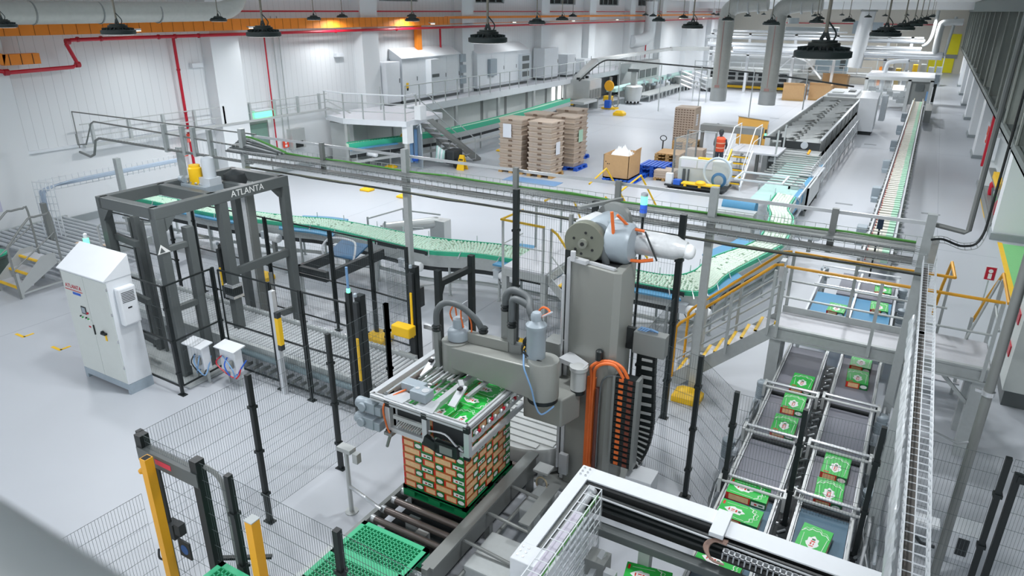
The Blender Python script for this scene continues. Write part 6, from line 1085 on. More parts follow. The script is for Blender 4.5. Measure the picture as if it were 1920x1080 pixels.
for dx in (0, .75):
    mb = MB(); mb.plate([(-18.1+dx, 23.2, 2.1), (-18.1+dx, 23.6, 2.1), (-17.5+dx, 26.3, .1), (-17.5+dx, 26.3, 0), (-17.6+dx, 25.9, 0)], .03); mb.build('stringer', 'steel_dk', t); MB().tube([(-18.1+dx, 23.3, 3.1), (-17.5+dx, 25.9, 1.0), (-17.5+dx, 25.9, .1)], .022, 6).build('handrail', 'galv', t)
for k in range(8): f = (k+.5)/8; MB().box(-18.1+.6*f, 23.4+2.6*f-.12, 2.05-2.05*f-.02, -17.35+.6*f, 23.4+2.6*f+.12, 2.05-2.05*f).build('tread', 'tread', t)
t = thing('tool_panel', 'grey standing panel with blue stripes beside the steep stair', 'panel', (-18.2, 23.3, 0)); MB().plate([(-18.7, 23.45, 0), (-17.75, 23.35, 0), (-17.75, 23.35, 1.85), (-18.7, 23.45, 1.7)], .05).build('board', 'motor', t); mb = MB(); mb.box(-18.35, 23.3, .25, -18.2, 23.37, 1.65); mb.box(-18.1, 23.3, .25, -17.98, 23.35, 1.65); mb.build('blue_stripe', 'cyan', t); mb = MB(); mb.lathe((-18.05, 23.25, .35), [(.12, 0), (.14, .04), (.12, .22)], 12); mb.build('blue_cup', 'bluep', t); MB().tube([(-17.95, 23.3, 1.75), (-17.75, 23.28, 1.9), (-17.7, 23.28, 1.5)], .03, 6).build('hook', 'white', t); MB().box(-18.75, 23.4, 0, -18.65, 23.5, 1.7).build('post', 'steel', t)
tag(MB().lathe((-18.85, 23.7, 1.15), [(.28, -.05), (.3, 0), (.28, .05)], 20, axis='y').build('yellow_reel', 'yellow'), 'big yellow disc reel behind the blue striped panel', 'reel')
t = thing('floor_scrubber', 'dark floor cleaning machine with teal cloths under the steep stair', 'floor scrubber', (-17.2, 24.4, 0)); mb = MB(); mb.cbox((-16.95, 24.5, .45), (.5, .7, .6)); mb.build('body', 'rubber', t, bevel=.08); mb = MB(); mb.lathe((-16.72, 24.3, .2), [(.2, 0), (.2, .1)], 16, axis='x'); mb.build('wheel', 'black', t); mb = MB()
for k in range(5): mb.tube(smooth_path([(-17.5+.08*k, 24.1, .9-.05*k), (-17.45+.08*k, 24.0, .6), (-17.55+.08*k, 24.05, .25)], 3), .06, 6, k % 2)
mb.build('cloth', ['teal', 'bag'], t); mb = MB(); mb.tube([(-17.2, 24.5, .7), (-17.3, 24.8, 1.1)], .025, 6); mb.build('handle', 'steel_dk', t)
t = thing('wet_floor_sign', 'yellow folding wet floor sign at the foot of the steep stair', 'floor sign', (-16.3, 24.2, 0)); MB().plate([(-16.5, 24.0, 0), (-16.12, 24.0, 0), (-16.2, 24.15, .62), (-16.42, 24.15, .62)], .03).build('front_board', 'yellow', t); MB().plate([(-16.12, 24.35, 0), (-16.5, 24.35, 0), (-16.42, 24.2, .62), (-16.2, 24.2, .62)], .03).build('back_board', 'yellow', t); MB().box(-16.4, 24.09, .4, -16.22, 24.1, .46).build('print', 'rubber', t)
for lb, x, y in (('yellow floor foot left of the blue striped panel', -19.1, 22.9), ('yellow floor foot below the overhead tray, left one', -17.3, 19.3), ('yellow floor foot below the overhead tray beside it', -15.5, 19.2), ('yellow floor foot before the brown tray stacks', -17.0, 28.6)): yfoot(lb, x, y, .22, .12)
# ================================================================ brown tray stacks
def pallet(name, label, x, y, z, sx, sy, mtl, h=.15, parent=None):
    t = thing(name, label, 'pallet', (x, y, z)); mb = MB()
    for k in range(7): mb.box(x-sx/2+sx*k/7, y-sy/2, z+h-.03, x-sx/2+sx*k/7+sx*.1, y+sy/2, z+h)
    mb.build('deck', mtl, t); mb = MB()
    for a in (-1, 0, 1):
        for b in (-1, 0, 1): mb.box(x+a*sx*.42-sx*.07, y+b*sy*.42-sy*.07, z+.02, x+a*sx*.42+sx*.07, y+b*sy*.42+sy*.07, z+h-.03)
    mb.build('blocks', mtl, t, kind='stuff'); mb = MB()
    for a in (-1, 0, 1): mb.box(x+a*sx*.42-sx*.08, y-sy/2, z, x+a*sx*.42+sx*.08, y+sy/2, z+.022)
    mb.build('runner', mtl, t); return t
def tray_mesh(sx, sy, h):
    mb = MB(); a, b = sx/2, sy/2; k_ = .955; mb._add([(-a*k_, -b*k_, 0), (a*k_, -b*k_, 0), (a*k_, b*k_, 0), (-a*k_, b*k_, 0), (-a, -b, h*.7), (a, -b, h*.7), (a, b, h*.7), (-a, b, h*.7)], [(0,1,2,3), (0,1,5,4), (1,2,6,5), (2,3,7,6), (3,0,4,7)], 0); mb.box(-a-.025, -b-.025, h*.7, a+.025, b+.025, h*.93, 0); mb.prism([(-a*.96, -b*.96), (a*.96, -b*.96), (a*.96, b*.96), (-a*.96, b*.96)], h*.88, h*.97, 'z', 0); mb.box(-.09, -b-.03, h*.55, .09, -b-.02, h*.9, 1); mb.box(a+.02, -.09, h*.55, a+.03, .09, h*.9, 1)
    return mb
tm = tray_mesh(1.06, .98, .2).build('stacked_tray', ['beige', mat('tray_slot', (120, 100, 84), .8)], cat='tray'); tfirst = [True]
def tray_stack(x, y, z0, n, h, where, rz=0):
    for k in range(n):
        if tfirst[0]: o = tm; tfirst[0] = False
        else: o = tm.copy(); C.objects.link(o)
        o.location = (x+random.uniform(-.012, .012), y+random.uniform(-.012, .012), z0+h*k); o.scale = (1, 1, h/.2); o.rotation_euler = (0, 0, rz+random.uniform(-.02, .02))
        o['label'] = ('topmost brown tray of ' if k == n-1 else 'lowest brown tray of ' if k == 0 else 'brown tray in the middle of ')+where; o['group'] = where if 0 < k < n-1 else 'brown trays'
for i, (x, y, n, zb, wh, pm_) in enumerate([(-14.25, 25.2, 10, .15, 'the left stack by the overhead tray', 'beige'), (-12.85, 25.1, 10, .15, 'the front middle stack with a white label', 'beige'), (-12.7, 26.9, 10, .15, 'the right stack with the green label', 'bluep'), (-14.1, 27.0, 10, .15, 'the stack behind the left one', 'bluep'), (-13.5, 28.9, 10, .15, 'the rear stack behind the others', 'bluep')]):
    pallet('stack_pallet', ['brown pallet under the left tray stack', 'brown pallet under the front middle tray stack', 'blue pallet sticking out under the right tray stack', 'blue pallet under the stack behind the left one', 'blue pallet under the rear tray stack'][i], x+(.12 if pm_ == 'bluep' else 0), y, 0, 1.16, 1.1, 'wood' if pm_ == 'beige' else 'bluep')
    tray_stack(x, y, zb, n, .206, wh, -.04)
def sheet(lb, p, k2='paper'): tag(MB().plate(p, .01).build('paper_label', k2), lb, 'label sheet')
sheet('white label sheet on the left tray stack', [(-14.6, 24.66, 1.45), (-14.2, 24.64, 1.45), (-14.2, 24.64, 2.0), (-14.6, 24.66, 2.0)]); sheet('white label sheet on the side of the middle stack', [(-12.28, 24.9, .9), (-12.28, 25.25, .9), (-12.28, 25.25, 1.4), (-12.28, 24.9, 1.4)]); sheet('green and white label on the right stack', [(-12.13, 26.7, 1.15), (-12.13, 27.1, 1.15), (-12.13, 27.1, 1.65), (-12.13, 26.7, 1.65)], 'packg')
tag(MB().box(-13.9, 23.4, 0, -11.6, 24.2, .02).build('blue_floor_pallets', 'cyan'), 'flat blue pallets on the floor before the tray stacks', 'sheet')  # plain slab standing in for blue pallets
# perforated crate stack
pallet('stack_pallet', 'wooden pallet under the tall perforated tray stack', -9.05, 31.6, 0, 1.0, 1.0, 'wood'); 
cm = MB(); cm.box(-.46, -.45, 0, .46, .45, .1, 0)
for k in range(7): cm.box(-.44+.128*k, -.455, .03, -.36+.128*k, -.449, .07, 1); 
for k in range(6): cm.box(.449, -.42+.15*k, .03, .455, -.33+.15*k, .07, 1)
cm.box(-.47, -.46, .085, .47, .46, .1, 0); c1 = cm.build('perforated_tray', ['beige', mat('hole_brown', (112, 92, 80), .8)], cat='tray')
for k in range(20):
    o = c1 if k == 0 else c1.copy()
    if k: C.objects.link(o)
    o.location = (-9.05, 31.6, .15+.105*k); o['label'] = 'topmost perforated brown tray of the tall stack' if k == 19 else 'perforated brown tray in the tall single stack'; o['group'] = 'perforated trays'
tag(MB().box(-9.5, 31.15, 2.25, -8.6, 32.05, 2.3).build('cover_board', 'beige'), 'flat lid board on top of the perforated tray stack', 'lid'); sheet('white label on the perforated tray stack', [(-8.585, 31.4, 1.5), (-8.585, 31.7, 1.5), (-8.585, 31.7, 2.0), (-8.585, 31.4, 2.0)])
# big cardboard box and pallets
pallet('blue_pallet', 'blue pallet under the big cardboard box', -9.75, 26.1, 0, 1.25, 1.9, 'bluep')
t = thing('cardboard_box', 'big open cardboard box on a blue pallet', 'box', (-9.85, 25.85, .15)); mb = MB(); bx0, bx1, by0, by1, bz = -10.4, -9.35, 25.3, 26.6, 1.08
for a in ((bx0, by0, bx1, by0+.02), (bx0, by1-.02, bx1, by1), (bx0, by0, bx0+.02, by1), (bx1-.02, by0, bx1, by1)): mb.box(a[0], a[1], .15, a[2], a[3], bz)
mb.box(bx0, by0, .15, bx1, by1, .2); mb.build('walls', 'kraft', t); mb = MB()
for x, z in ((-10.3, .8), (-10.22, .72), (-10.15, .72)): mb.lathe((x, by0-.004, z), [(.022, 0), (.022, .006)], 8, axis='y')
mb.build('hole', 'dark', t); mb = MB(); mb.plate([(bx1, by0+.5, bz), (bx1, by1, bz), (bx1+.02, by1, bz+.16), (bx1+.02, by0+.7, bz+.14)], .01); mb.build('flap', 'kraft', t)
rr = random.Random(8); mb = MB(); nn = 14; v = []
for i in range(nn):
    for j in range(nn): u, w_ = i/(nn-1), j/(nn-1); v.append((bx0+.06+.93*u, by0+.06+1.15*w_, .85+.5*math.sin(PI*u)**.7*math.sin(PI*w_)**.7*(.55+.6*rr.random())))
mb._add(v, [(i*nn+j, (i+1)*nn+j, (i+1)*nn+j+1, i*nn+j+1) for i in range(nn-1) for j in range(nn-1)], 0, True); tag(mb.build('plastic_waste', 'bag'), 'crumpled white plastic film heaped in the big cardboard box', 'plastic film')
for k in range(3): pallet('blue_pallet', ['lowest blue pallet of the pile behind the cardboard box', 'middle blue pallet of the pile behind the cardboard box', 'topmost blue pallet of the pile behind the cardboard box'][k], -9.0, 27.6, .152*k, 1.1, 1.2, 'bluep')
for k in range(5): pallet('wooden_pallet', ['lowest', 'second lowest', 'middle', 'second highest', 'topmost'][k]+' wooden pallet of the low pile behind the blue pallets', -8.9, 29.2, .13*k, 1.1, 1.2, 'wood', .125)
for k in range(8): pallet('wooden_pallet', ['lowest', 'second', 'third', 'fourth', 'fifth', 'sixth', 'seventh', 'topmost'][k]+(' wooden pallet of the tall pile in front of the perforated trays' if k in (0, 7) else ' from the floor in the tall wooden pallet pile'), -8.6, 30.4, .128*k, 1.05, 1.0, 'wood', .125)
tag(MB().plate([(-9.4, 28.7, .68), (-8.4, 28.6, .68), (-8.3, 29.5, .75), (-9.4, 29.6, .72)], .03).build('loose_board', 'kraft'), 'loose brown board on the low wooden pallet pile', 'board')
pallet('wooden_pallet', 'small wooden pallet in front of the white hose machine', -8.35, 27.0, 0, .8, .9, 'wood', .1)
for k in range(3): tag(MB().box(-8.75, 26.6, .102+.1*k, -7.95, 27.4, .195+.1*k).build('flat_carton', 'beige'), ['bottom flat carton on the small pallet', 'middle flat carton on the small pallet', 'top flat carton on the small pallet'][k], 'carton')
t = thing('pallet_jack', 'pallet jack handle standing behind the wooden pallets', 'pallet jack', (-9.4, 29.8, 0)); mb = MB(); mb.tube([(-9.55, 29.9, .1), (-9.5, 29.8, 1.0)], .03, 6); mb.build('shaft', 'rubber', t); mb = MB(); mb.tube([(-9.5+.14*math.cos(a), 29.8, 1.12+.11*math.sin(a)) for a in [2*PI*i/14 for i in range(14)]], .02, 6, closed=True); mb.build('handle', 'rubber', t); mb = MB(); mb.box(-9.7, 29.9, .05, -9.5, 31.0, .1); mb.build('fork', 'rubber', t)
# ================================================================ white hose machine, worktable, person
t = thing('hose_machine', 'low white machine on a cart carrying a big coiled pipe', 'machine', (-7, 26.2, 0))
MB().box(-7.95, 25.5, .1, -5.7, 26.7, .16).build('cart_base', 'rubber', t); MB().box(-7.7, 26.3, .16, -5.75, 26.7, 1.05).build('body', 'offwhite', t, bevel=.01); mb = MB(); mb.box(-7.6, 26.28, .72, -7.0, 26.3, 1.0); mb.box(-6.95, 26.28, .72, -6.4, 26.3, 1.0); mb.build('label_panel', 'paper', t); MB().box(-7.0, 26.4, 1.05, -6.4, 26.6, 1.1).build('yellow_strip', 'yellow', t); MB().box(-7.95, 25.6, .16, -7.7, 25.8, .55).build('white_bottle', 'bag', t)
mb = MB(); mb.box(-7.5, 26.25, .2, -7.4, 26.3, .65); mb.box(-7.3, 26.25, .2, -7.25, 26.3, .65); mb.build('slot', 'gantry', t)
for x in (-7.8, -5.85):
    for y in (25.65, 26.55): MB().lathe((x, y, .07), [(.07, -.03), (.07, .03)], 12, axis='y').build('caster', 'rubber', t)
mb = MB(); mb.tube([(-6.1+.5*math.cos(a), 25.95+.03*math.sin(a), .72+.52*math.sin(a)) for a in [2*PI*i/32 for i in range(32)]], .045, 8, closed=True); tag(mb.build('coiled_pipe', mat('pipe_pale', (196, 212, 222), .35)), 'big pale coiled pipe hoop leaning on the low white machine', 'pipe coil'); mb = MB()
for k in range(3): r_ = .2+.03*k; mb.tube([(-6.0+r_*math.cos(a), 25.8+.02*k, .46+r_*math.sin(a)) for a in [2*PI*i/20 for i in range(20)]], .025, 6, closed=True)
tag(mb.build('blue_hose_coil', mat('hose_blue', (70, 120, 160), .4)), 'small blue hose coil inside the pale pipe hoop', 'hose coil')
t = thing('yellow_dolly', 'yellow plastic dolly lying on the cart of the white machine', 'dolly', (-6.8, 25.65, .16)); mb = MB(); mb.box(-7.3, 25.45, .24, -5.9, 25.8, .3); mb.lathe((-6.6, 25.6, .3), [(.2, 0), (.2, .05), (.12, .1)], 14); mb.build('deck', 'yellow', t, bevel=.02)
for x in (-7.15, -6.6, -6.05): MB().lathe((x, 25.5, .17), [(.06, 0), (.06, .08)], 12).build('wheel', 'yellow', t)
tag(MB().box(-7.62, 25.5, .165, -7.35, 25.75, .36).build('blue_crate', 'bluep', bevel=.02), 'small blue crate beside the yellow dolly', 'crate')
t = thing('glass_guard', 'clear guard enclosure with dark posts behind the white machine', 'guard', (-7.4, 28, 0))
for x, y in ((-8.0, 26.6), (-7.6, 28.2), (-6.9, 28.4), (-8.1, 28.6)): MB().box(x-.03, y-.03, 0, x+.03, y+.03, 1.75).build('post', 'steel_dk', t)
mb = MB(); mb.bar((-8.0, 26.6, 1.72), (-7.6, 28.2, 1.75), .03, .03); mb.bar((-8.1, 28.6, 1.75), (-6.9, 28.4, 1.75), .03, .03); mb.build('top_rail', 'galv', t); gl = mat('clear_pane', (220, 228, 230), .1, 0, 0, alpha=.22); MB().plate([(-8.0, 26.6, .3), (-7.6, 28.2, .3), (-7.6, 28.2, 1.7), (-8.0, 26.6, 1.7)], .01).build('pane', gl, t)
t = thing('worktable_canopy', 'grey canopy frame over a worktable beyond the white machine', 'frame', (-6.9, 30.3, 0))
mb = MB(); mb.box(-8.0, 30.0, 1.55, -5.5, 30.6, 1.8); mb.build('canopy', 'steel_dk', t)
for x in (-7.95, -5.55): MB().box(x-.06, 30.2, 0, x+.06, 30.35, 1.55).build('post', 'steel_dk', t)
mb = MB(); mb.box(-7.7, 29.8, .6, -6.2, 30.6, .66); mb.build('table_top', 'white', t)
t = thing('brown_carton', 'brown perforated carton beside the canopy post', 'carton', (-8.2, 29.5, 0)); MB().box(-8.3, 29.3, .15, -7.6, 29.9, .85).build('box', 'beige', t); MB().box(-8.3, 29.3, 0, -7.6, 29.9, .14).build('pallet', 'wood', t)
def person(x, y, rz):
    t = thing('person', 'person in orange vest and dark cap seen from behind at the worktable', 'person', (x, y, 0)); mb = MB()
    mb.lathe((x, y, .78), [(.13, 0), (.17, .12), (.17, .3), (.21, .5), (.2, .6), (.1, .66), (.055, .7), (.055, .74)], 14); mb.lathe((x, y, 1.5), [(.03, 0), (.085, .06), (.1, .13), (.09, .2), (.05, .25)], 14)
    for s in (-1, 1): mb.tube(smooth_path([(x+s*.09, y, .86), (x+s*.1, y+.02, .48), (x+s*.1, y-.01, .05)], 3), [.09, .08, .075, .065, .058, .05, .045], 10); mb.tube(smooth_path([(x+s*.2, y, 1.36), (x+s*.25, y+.06, 1.1), (x+s*.18, y+.28, .95)], 3), [.055, .052, .048, .045, .042, .038, .035], 8); mb.lathe((x+s*.1, y+.04, 0), [(.05, 0), (.06, .03), (.045, .08)], 8); mb.lathe((x+s*.17, y+.33, .93), [(.03, -.02), (.035, .02), (.02, .05)], 8)
    mb.build('body', mat('clothes_dark', (70, 78, 90), .7), t); mb = MB(); mb.lathe((x, y, .86), [(.185, 0), (.19, .2), (.225, .4), (.215, .52), (.12, .6)], 14); mb.build('vest', mat('vest_orange', (244, 96, 60), .6), t); mb = MB(); mb.lathe((x, y, 1.0), [(.195, 0), (.197, .04)], 14); mb.lathe((x, y, 1.2), [(.225, 0), (.226, .04)], 14); mb.build('reflective_band', mat('band_pale', (255, 200, 170), .4), t); mb = MB(); mb.lathe((x, y, 1.64), [(.105, 0), (.1, .06), (.05, .12)], 14); mb.build('cap', 'rubber', t)
person(-6.95, 29.45, 0)
tag(MB().lathe((-7.55, 31.2, 1.45), [(.03, 0), (.13, .06), (.15, .14), (.13, .22), (.03, .28)], 12).build('dark_ball', 'rubber'), 'dark round ball float above the canopy frame', 'ball'); tag(MB().cyl((-7.55, 31.2, 0), (-7.55, 31.2, 1.46), .02, 6).build('ball_stand', 'galv'), 'thin stand carrying the dark ball', 'stand')
t = thing('orange_board', 'orange board with steel rim behind the white stair', 'board', (-6.2, 32.4, 0)); MB().plate([(-6.95, 32.3, .75), (-5.65, 32.3, .62), (-5.65, 32.3, 1.85), (-6.95, 32.3, 1.95)], .05).build('panel', 'orangeb', t); mb = MB()
for x in (-6.8, -5.8): mb.box(x-.03, 32.32, 0, x+.03, 32.36, 1.8)
mb.build('legs', 'galv', t, kind='stuff'); mb = MB(); mb.bar((-6.98, 32.28, 1.96), (-5.63, 32.28, 1.86), .03, .03); mb.build('rim', 'steel', t)
t = thing('white_stair', 'white steel step stair with yellow treads beside the packing machine', 'stair', (-5.8, 27.3, 0))
for k in range(5): MB().box(-6.1+.02*k, 26.6+.28*k, .2+.2*k, -5.4, 26.85+.28*k, .24+.2*k).build('tread', 'rubber', t); MB().box(-6.1+.02*k, 26.58+.28*k, .2+.2*k, -5.4, 26.62+.28*k, .25+.2*k).build('nosing', 'yellow', t)
for x in (-6.15, -5.35): MB().tube([(x, 26.5, 0), (x, 26.6, .9), (x, 28.1, 2.1), (x, 29.3, 2.1), (x, 29.3, 1.1)], .02, 6).build('handrail', 'white', t); MB().tube([(x, 26.6, .5), (x, 28.1, 1.6), (x, 29.3, 1.6)], .014, 6).build('mid_rail', 'white', t); MB().bar((x, 26.5, .1), (x, 28.1, 1.2), .06, .12).build('stringer', 'yellow' if x < -6 else 'white', t)
MB().box(-6.2, 28.0, 1.14, -4.4, 29.8, 1.2).build('landing', 'tread', t)
for x, y in ((-6.1, 29.7), (-4.5, 29.7), (-4.5, 28.1)): MB().box(x-.03, y-.03, 0, x+.03, y+.03, 2.1 if x > -5 else 1.2).build('leg', 'galv', t)
# ================================================================ long packing machine
t = thing('packing_machine', 'long open-topped steel packing machine with rows of grey arms', 'packing machine', (-4.2, 38, 0))
px0, px1, py0, py1, pz = -5.28, -3.2, 30.2, 46.6, 1.5
MB().box(px1-.06, py0, .25, px1, py1, pz).build('side_wall', 'steel', t); MB().box(px0, py0, .25, px0+.06, py1, pz).build('side_wall', 'steel', t); MB().box(px0, py0, .2, px1, py1, .9).build('bed', 'gantry', t)
mb = MB()
for x in (px0, px1): mb.box(x-.05, py0, pz, x+.05, py1, pz+.04)
mb.build('top_flange', 'alu', t)
mb = MB()
for k in range(9): mb.box(px1, py0+1.8*k, .3, px1+.02, py0+1.8*k+.05, pz)
mb.build('panel_seam', 'steel_dk', t)
rr = random.Random(6)
for k in range(17):
    y = py0+.6+.95*k
    for c_ in (px0+.12, px0+1.08):
        mb = MB(); a = rr.uniform(.05, .3); mb.bar((c_, y, 1.22+a*.3), (c_+.86, y+rr.uniform(.1, .45), 1.36), .06, .22, up=(0, .4, 1)); mb.cyl((c_, y+.1, 1.3), (c_+.85, y+.3, 1.42), .03, 6, 1); mb.bar((c_+.1, y+.45, 1.18), (c_+.8, y+.2, 1.44), .05, .05, 1); mb.build('arm', ['arm', 'steel_dk'], t)
    mb = MB(); mb.cbox((px0+1.03, y+.2, 1.25), (.16, .3, .3)); mb.build('hub', 'steel_dk', t)
MB().box(px0+.03, py0+.3, .9, px1-.06, py1-.1, 1.0).build('dark_bed', 'gantry', t)
mb = MB(); mb.box(px0+.6, py0-.05, 1.12, px1, py0, 1.42); mb.build('dark_end_plate', 'rubber', t); mb = MB(); mb.lathe((px0+1.5, py0-.1, 1.3), [(.14, 0), (.14, .04)], 22, axis='y'); mb.build('white_disc', 'motor_lt', t)
for k in range(6): MB().cyl((px0+.5, py0-.3-.3*k, 1.05-.03*k), (px1-.2, py0-.3-.3*k, 1.05-.03*k), .05, 8).build('infeed_roller', 'arm', t)
mb = MB(); mb.box(px1-.3, py0-1.3, .1, px1+.1, py0, 1.1); mb.box(px0, py0-.3, .1, px0+.2, py0, 1.5); mb.build('end_cabinet', 'steel', t); mb = MB(); mb.cyl((px1-.3, py0-.9, 1.1), (px1-.25, py0-.8, 1.25), .05, 10); mb.build('yellow_drive', 'yel_or', t)
mb = MB(); mb.bar((px0-.1, py0-.2, 1.5), (px0+.8, py0-.2, 1.5), .1, .12); mb.cbox((px0+.5, py0-.2, 1.62), (.2, .2, .16)); mb.build('sensor_bar', 'rubber', t); mb = MB(); mb.cyl((px0-.05, py0+.3, 1.5), (px0-.05, py0+.3, 1.95), .02, 6); mb.build('antenna', 'galv', t)
mb = MB(); mb.lathe((px0-.05, py0-.1, 1.55), [(.04, 0), (.04, .1)], 10); mb.build('beacon_green', 'lit', t); MB().lathe((px0-.05, py0-.1, 1.65), [(.04, 0), (.04, .15)], 10).build('beacon_dark', 'rubber', t)
# outside guard rail, sloping panels
mb = MB()
for z in (.35, .95): mb.bar((px1+.45, 22.5, z), (px1+.45, 42, z), .04, .06)
for k in range(11): mb.box(px1+.43, 23+1.9*k, 0, px1+.47, 23.05+1.9*k, 1.0)
mb.build('guard_rail', 'alu', t)
for k in range(8): MB().plate([(px1+.44, 26+2*k, .35), (px1+.44, 27.8+2*k, .35), (px1+.3, 27.8+2*k, 1.2), (px1+.3, 26+2*k, 1.2)], .015).build('guard_panel', 'glassw', t)
MB().box(px0, py1, .2, px1+.2, py1+5, 1.55).build('outfeed_housing', 'steel', t); mb = MB(); mb.box(px0+.2, py1+.5, 1.55, px1-.3, py1+4, 1.7); mb.build('housing_lid', 'alu', t); mb = MB(); mb.box(px0+.4, py1+1, 1.7, px0+1.0, py1+1.8, 1.76, 0); mb.box(px0+1.2, py1+2, 1.7, px1-.5, py1+3, 1.76, 1); mb.build('lid_items', ['offwhite', 'gantry'], t, kind='stuff')
t = thing('drive_box', 'open steel drive box with white motor at the near end of the packing machine', 'drive box', (-3.0, 25.2, 0)); mb = MB(); mb.box(-3.3, 24.0, .3, -2.65, 24.06, .95); mb.box(-2.71, 24.0, .2, -2.65, 27, .95); mb.box(-3.3, 26.9, .2, -2.65, 27, .95); mb.box(-3.3, 24, .2, -3.24, 27, .95); mb.box(-3.3, 24, .2, -2.65, 27, .26); mb.build('frame', 'steel', t); mb = MB(); mb.box(-3.3, 26, .9, -2.65, 27.8, .96); mb.build('cover', 'alu', t); MB().box(-3.2, 24.1, .26, -2.75, 26.2, .3).build('inside', 'dark', t); mb = MB(); mb.lathe((-2.95, 24.3, .6), [(.1, 0), (.13, .05), (.13, .35), (.1, .42), (.06, .44)], 14); mb.cbox((-2.98, 24.0, .5), (.25, .3, .22)); mb.build('motor', 'motor_lt', t)
for x in (-3.25, -2.7):
    for y in (24.1, 26.8): MB().box(x-.03, y-.03, 0, x+.03, y+.03, .25).build('leg', 'steel_dk', t)
t = thing('white_cabinet', 'tall white control cabinet at the right end of the packing machine', 'cabinet', (-2.5, 43.7, 0)); MB().box(-2.98, 43, .2, -2.1, 44.6, 1.95).build('body', 'white', t, bevel=.01); mb = MB(); mb.prism([(43.0, 1.95), (44.6, 1.95), (44.6, 2.15)], -2.98, -2.1, 'x'); mb.build('sloped_roof', 'white', t); MB().box(-2.95, 43.1, 0, -2.15, 44.5, .2).build('plinth', 'rubber', t); MB().box(-1.98+.0, 44.7, .6, -1.7, 45.6, 1.95).build('side_cabinet', 'motor_lt', t)
# ================================================================ rack conveyor at the right
t = thing('rack_conveyor', 'long rack conveyor carrying ranks of pale packs with red and green ends', 'conveyor', (-.3, 32, 0))
rx0, rx1, ry0, ry1 = -.52, .02, 17.5, 53
MB().box(rx0, ry0, .78, rx1, ry1, .84).build('belt', 'belt', t)
for x in (rx0-.03, rx1+.03): MB().box(x-.025, ry0, .7, x+.025, ry1, 1.0).build('side_rail', 'alu', t)
mb = MB(); mb.box(rx0+.02, 42, 1.0, rx0+.04, ry1, 1.12); mb.box(rx1-.04, 42, 1.0, rx1-.02, ry1, 1.12); mb.build('guide_wall', mat('guide_cream', (230, 226, 190), .5), t)
for k in range(18):
    for x in (rx0-.05, rx1+.05): y = ry0+.3+2.0*k; MB().box(x-.03, y-.03, 0, x+.03, y+.03, .7).build('leg', 'galv', t)
mb = MB()
for k in range(60): y = ry0+.2+.58*k; mb.cbox((rx1+.1, y, .72), (.07, .1, .12)); mb.cbox((rx0-.1, y+.2, .74), (.06, .12, .1))
mb.build('bracket', 'steel_dk', t)
for k in range(6): y = 20.5+5.2*k; mb = MB(); mb.cbox((rx0-.25, y, .7), (.26, .34, .4)); mb.cbox((rx0-.25, y-.4, .55), (.2, .2, .16)); mb.build('drive_unit', 'motor', t, bevel=.02)
mb = MB(); mb.box(rx1+.2, 48.5, .2, rx1+.55, 52.5, .9); mb.build('end_unit', 'steel_dk', t)
pmb = MB(); pmb.box(-.24, -.075, 0, .24, .075, .1, 0); pmb.box(-.245, -.077, 0, -.215, .0, .102, 1); pmb.box(.09, -.077, 0, .245, .077, .102, 2); pk = pmb.build('pack_row', [mat('rack_pack', (226, 224, 212), .45, 0, .06), mat('rack_red', (206, 116, 104), .5), mat('rack_green', (176, 222, 194), .45)], cat='pack')
for k in range(118):
    y = 17.7+.3*k; o = pk if k == 0 else pk.copy()
    if k: C.objects.link(o)
    o.location = (-.25+random.uniform(-.01, .01), y+random.uniform(-.02, .02), .84); o['label'] = 'pale pack with red and green ends lying across the long rack conveyor'; o['group'] = 'packs on the rack conveyor'
t = thing('black_sensor_pole', 'thin black sensor pole standing in front of the rack conveyor', 'pole', (-.35, 17.0, 0)); MB().cyl((-.3, 17.2, 0), (-.3, 17.2, 1.75), .02, 8).build('pole', 'black', t); MB().box(-.36, 17.15, 1.75, -.24, 17.25, 2.0).build('head', mat('sensor_navy', (36, 52, 74), .4), t)
t = thing('signal_beacon', 'green and blue signal beacon on a pole right of the column motor', 'beacon', (-2.75, 10.2, 0)); MB().cyl((-3.4, 9.98, 0), (-3.4, 9.98, 3.35), .022, 8).build('pole', 'black', t); MB().lathe((-3.4, 9.98, 3.35), [(.05, 0), (.055, .04), (.055, .06)], 14).build('base', 'motor', t); MB().lathe((-3.4, 9.98, 3.41), [(.055, 0), (.055, .13)], 14).build('blue_lens', 'lit_bl', t); MB().lathe((-3.4, 9.98, 3.54), [(.055, 0), (.055, .13)], 14).build('green_lens', 'lit', t); MB().lathe((-3.4, 9.98, 3.67), [(.055, 0), (.055, .04), (.02, .06)], 14).build('cap', 'motor_lt', t)
# ================================================================ far machines
def duct(label, x, y, zb):
    t = thing('round_duct', label, 'duct', (x, y, zb)); MB().cyl((x, y, zb), (x, y, 5.9), .45, 20).build('pipe', 'duct', t); mb = MB(); mb.cyl((x, y, zb+.0), (x, y, zb+.75), .48, 20); mb.build('lower_sleeve', 'steel', t); mb = MB(); mb.tube(smooth_path([(x, y, 5.9), (x+.1, y, 6.3), (x+.6, y, 6.6), (x+2.2, y, 6.75)], 5), .45, 18); mb.build('elbow', 'duct', t); mb = MB(); mb.box(x-.03, y-.475, zb+1, x+.01, y-.455, 6.0, 0); mb.box(x-.16, y-.49, zb+.8, x+.12, y-.46, zb+.95, 0); mb.build('red_marking', mat('duct_red', (190, 150, 142), .5) if 'duct_red' not in bpy.data.materials else bpy.data.materials['duct_red'], t)
    mb = MB()
    for k in range(3): mb.lathe((x+.6+.55*k, y, 6.6), [(.47, 0), (.47, .06)], 18, axis='x')
    mb.build('band', 'steel', t)
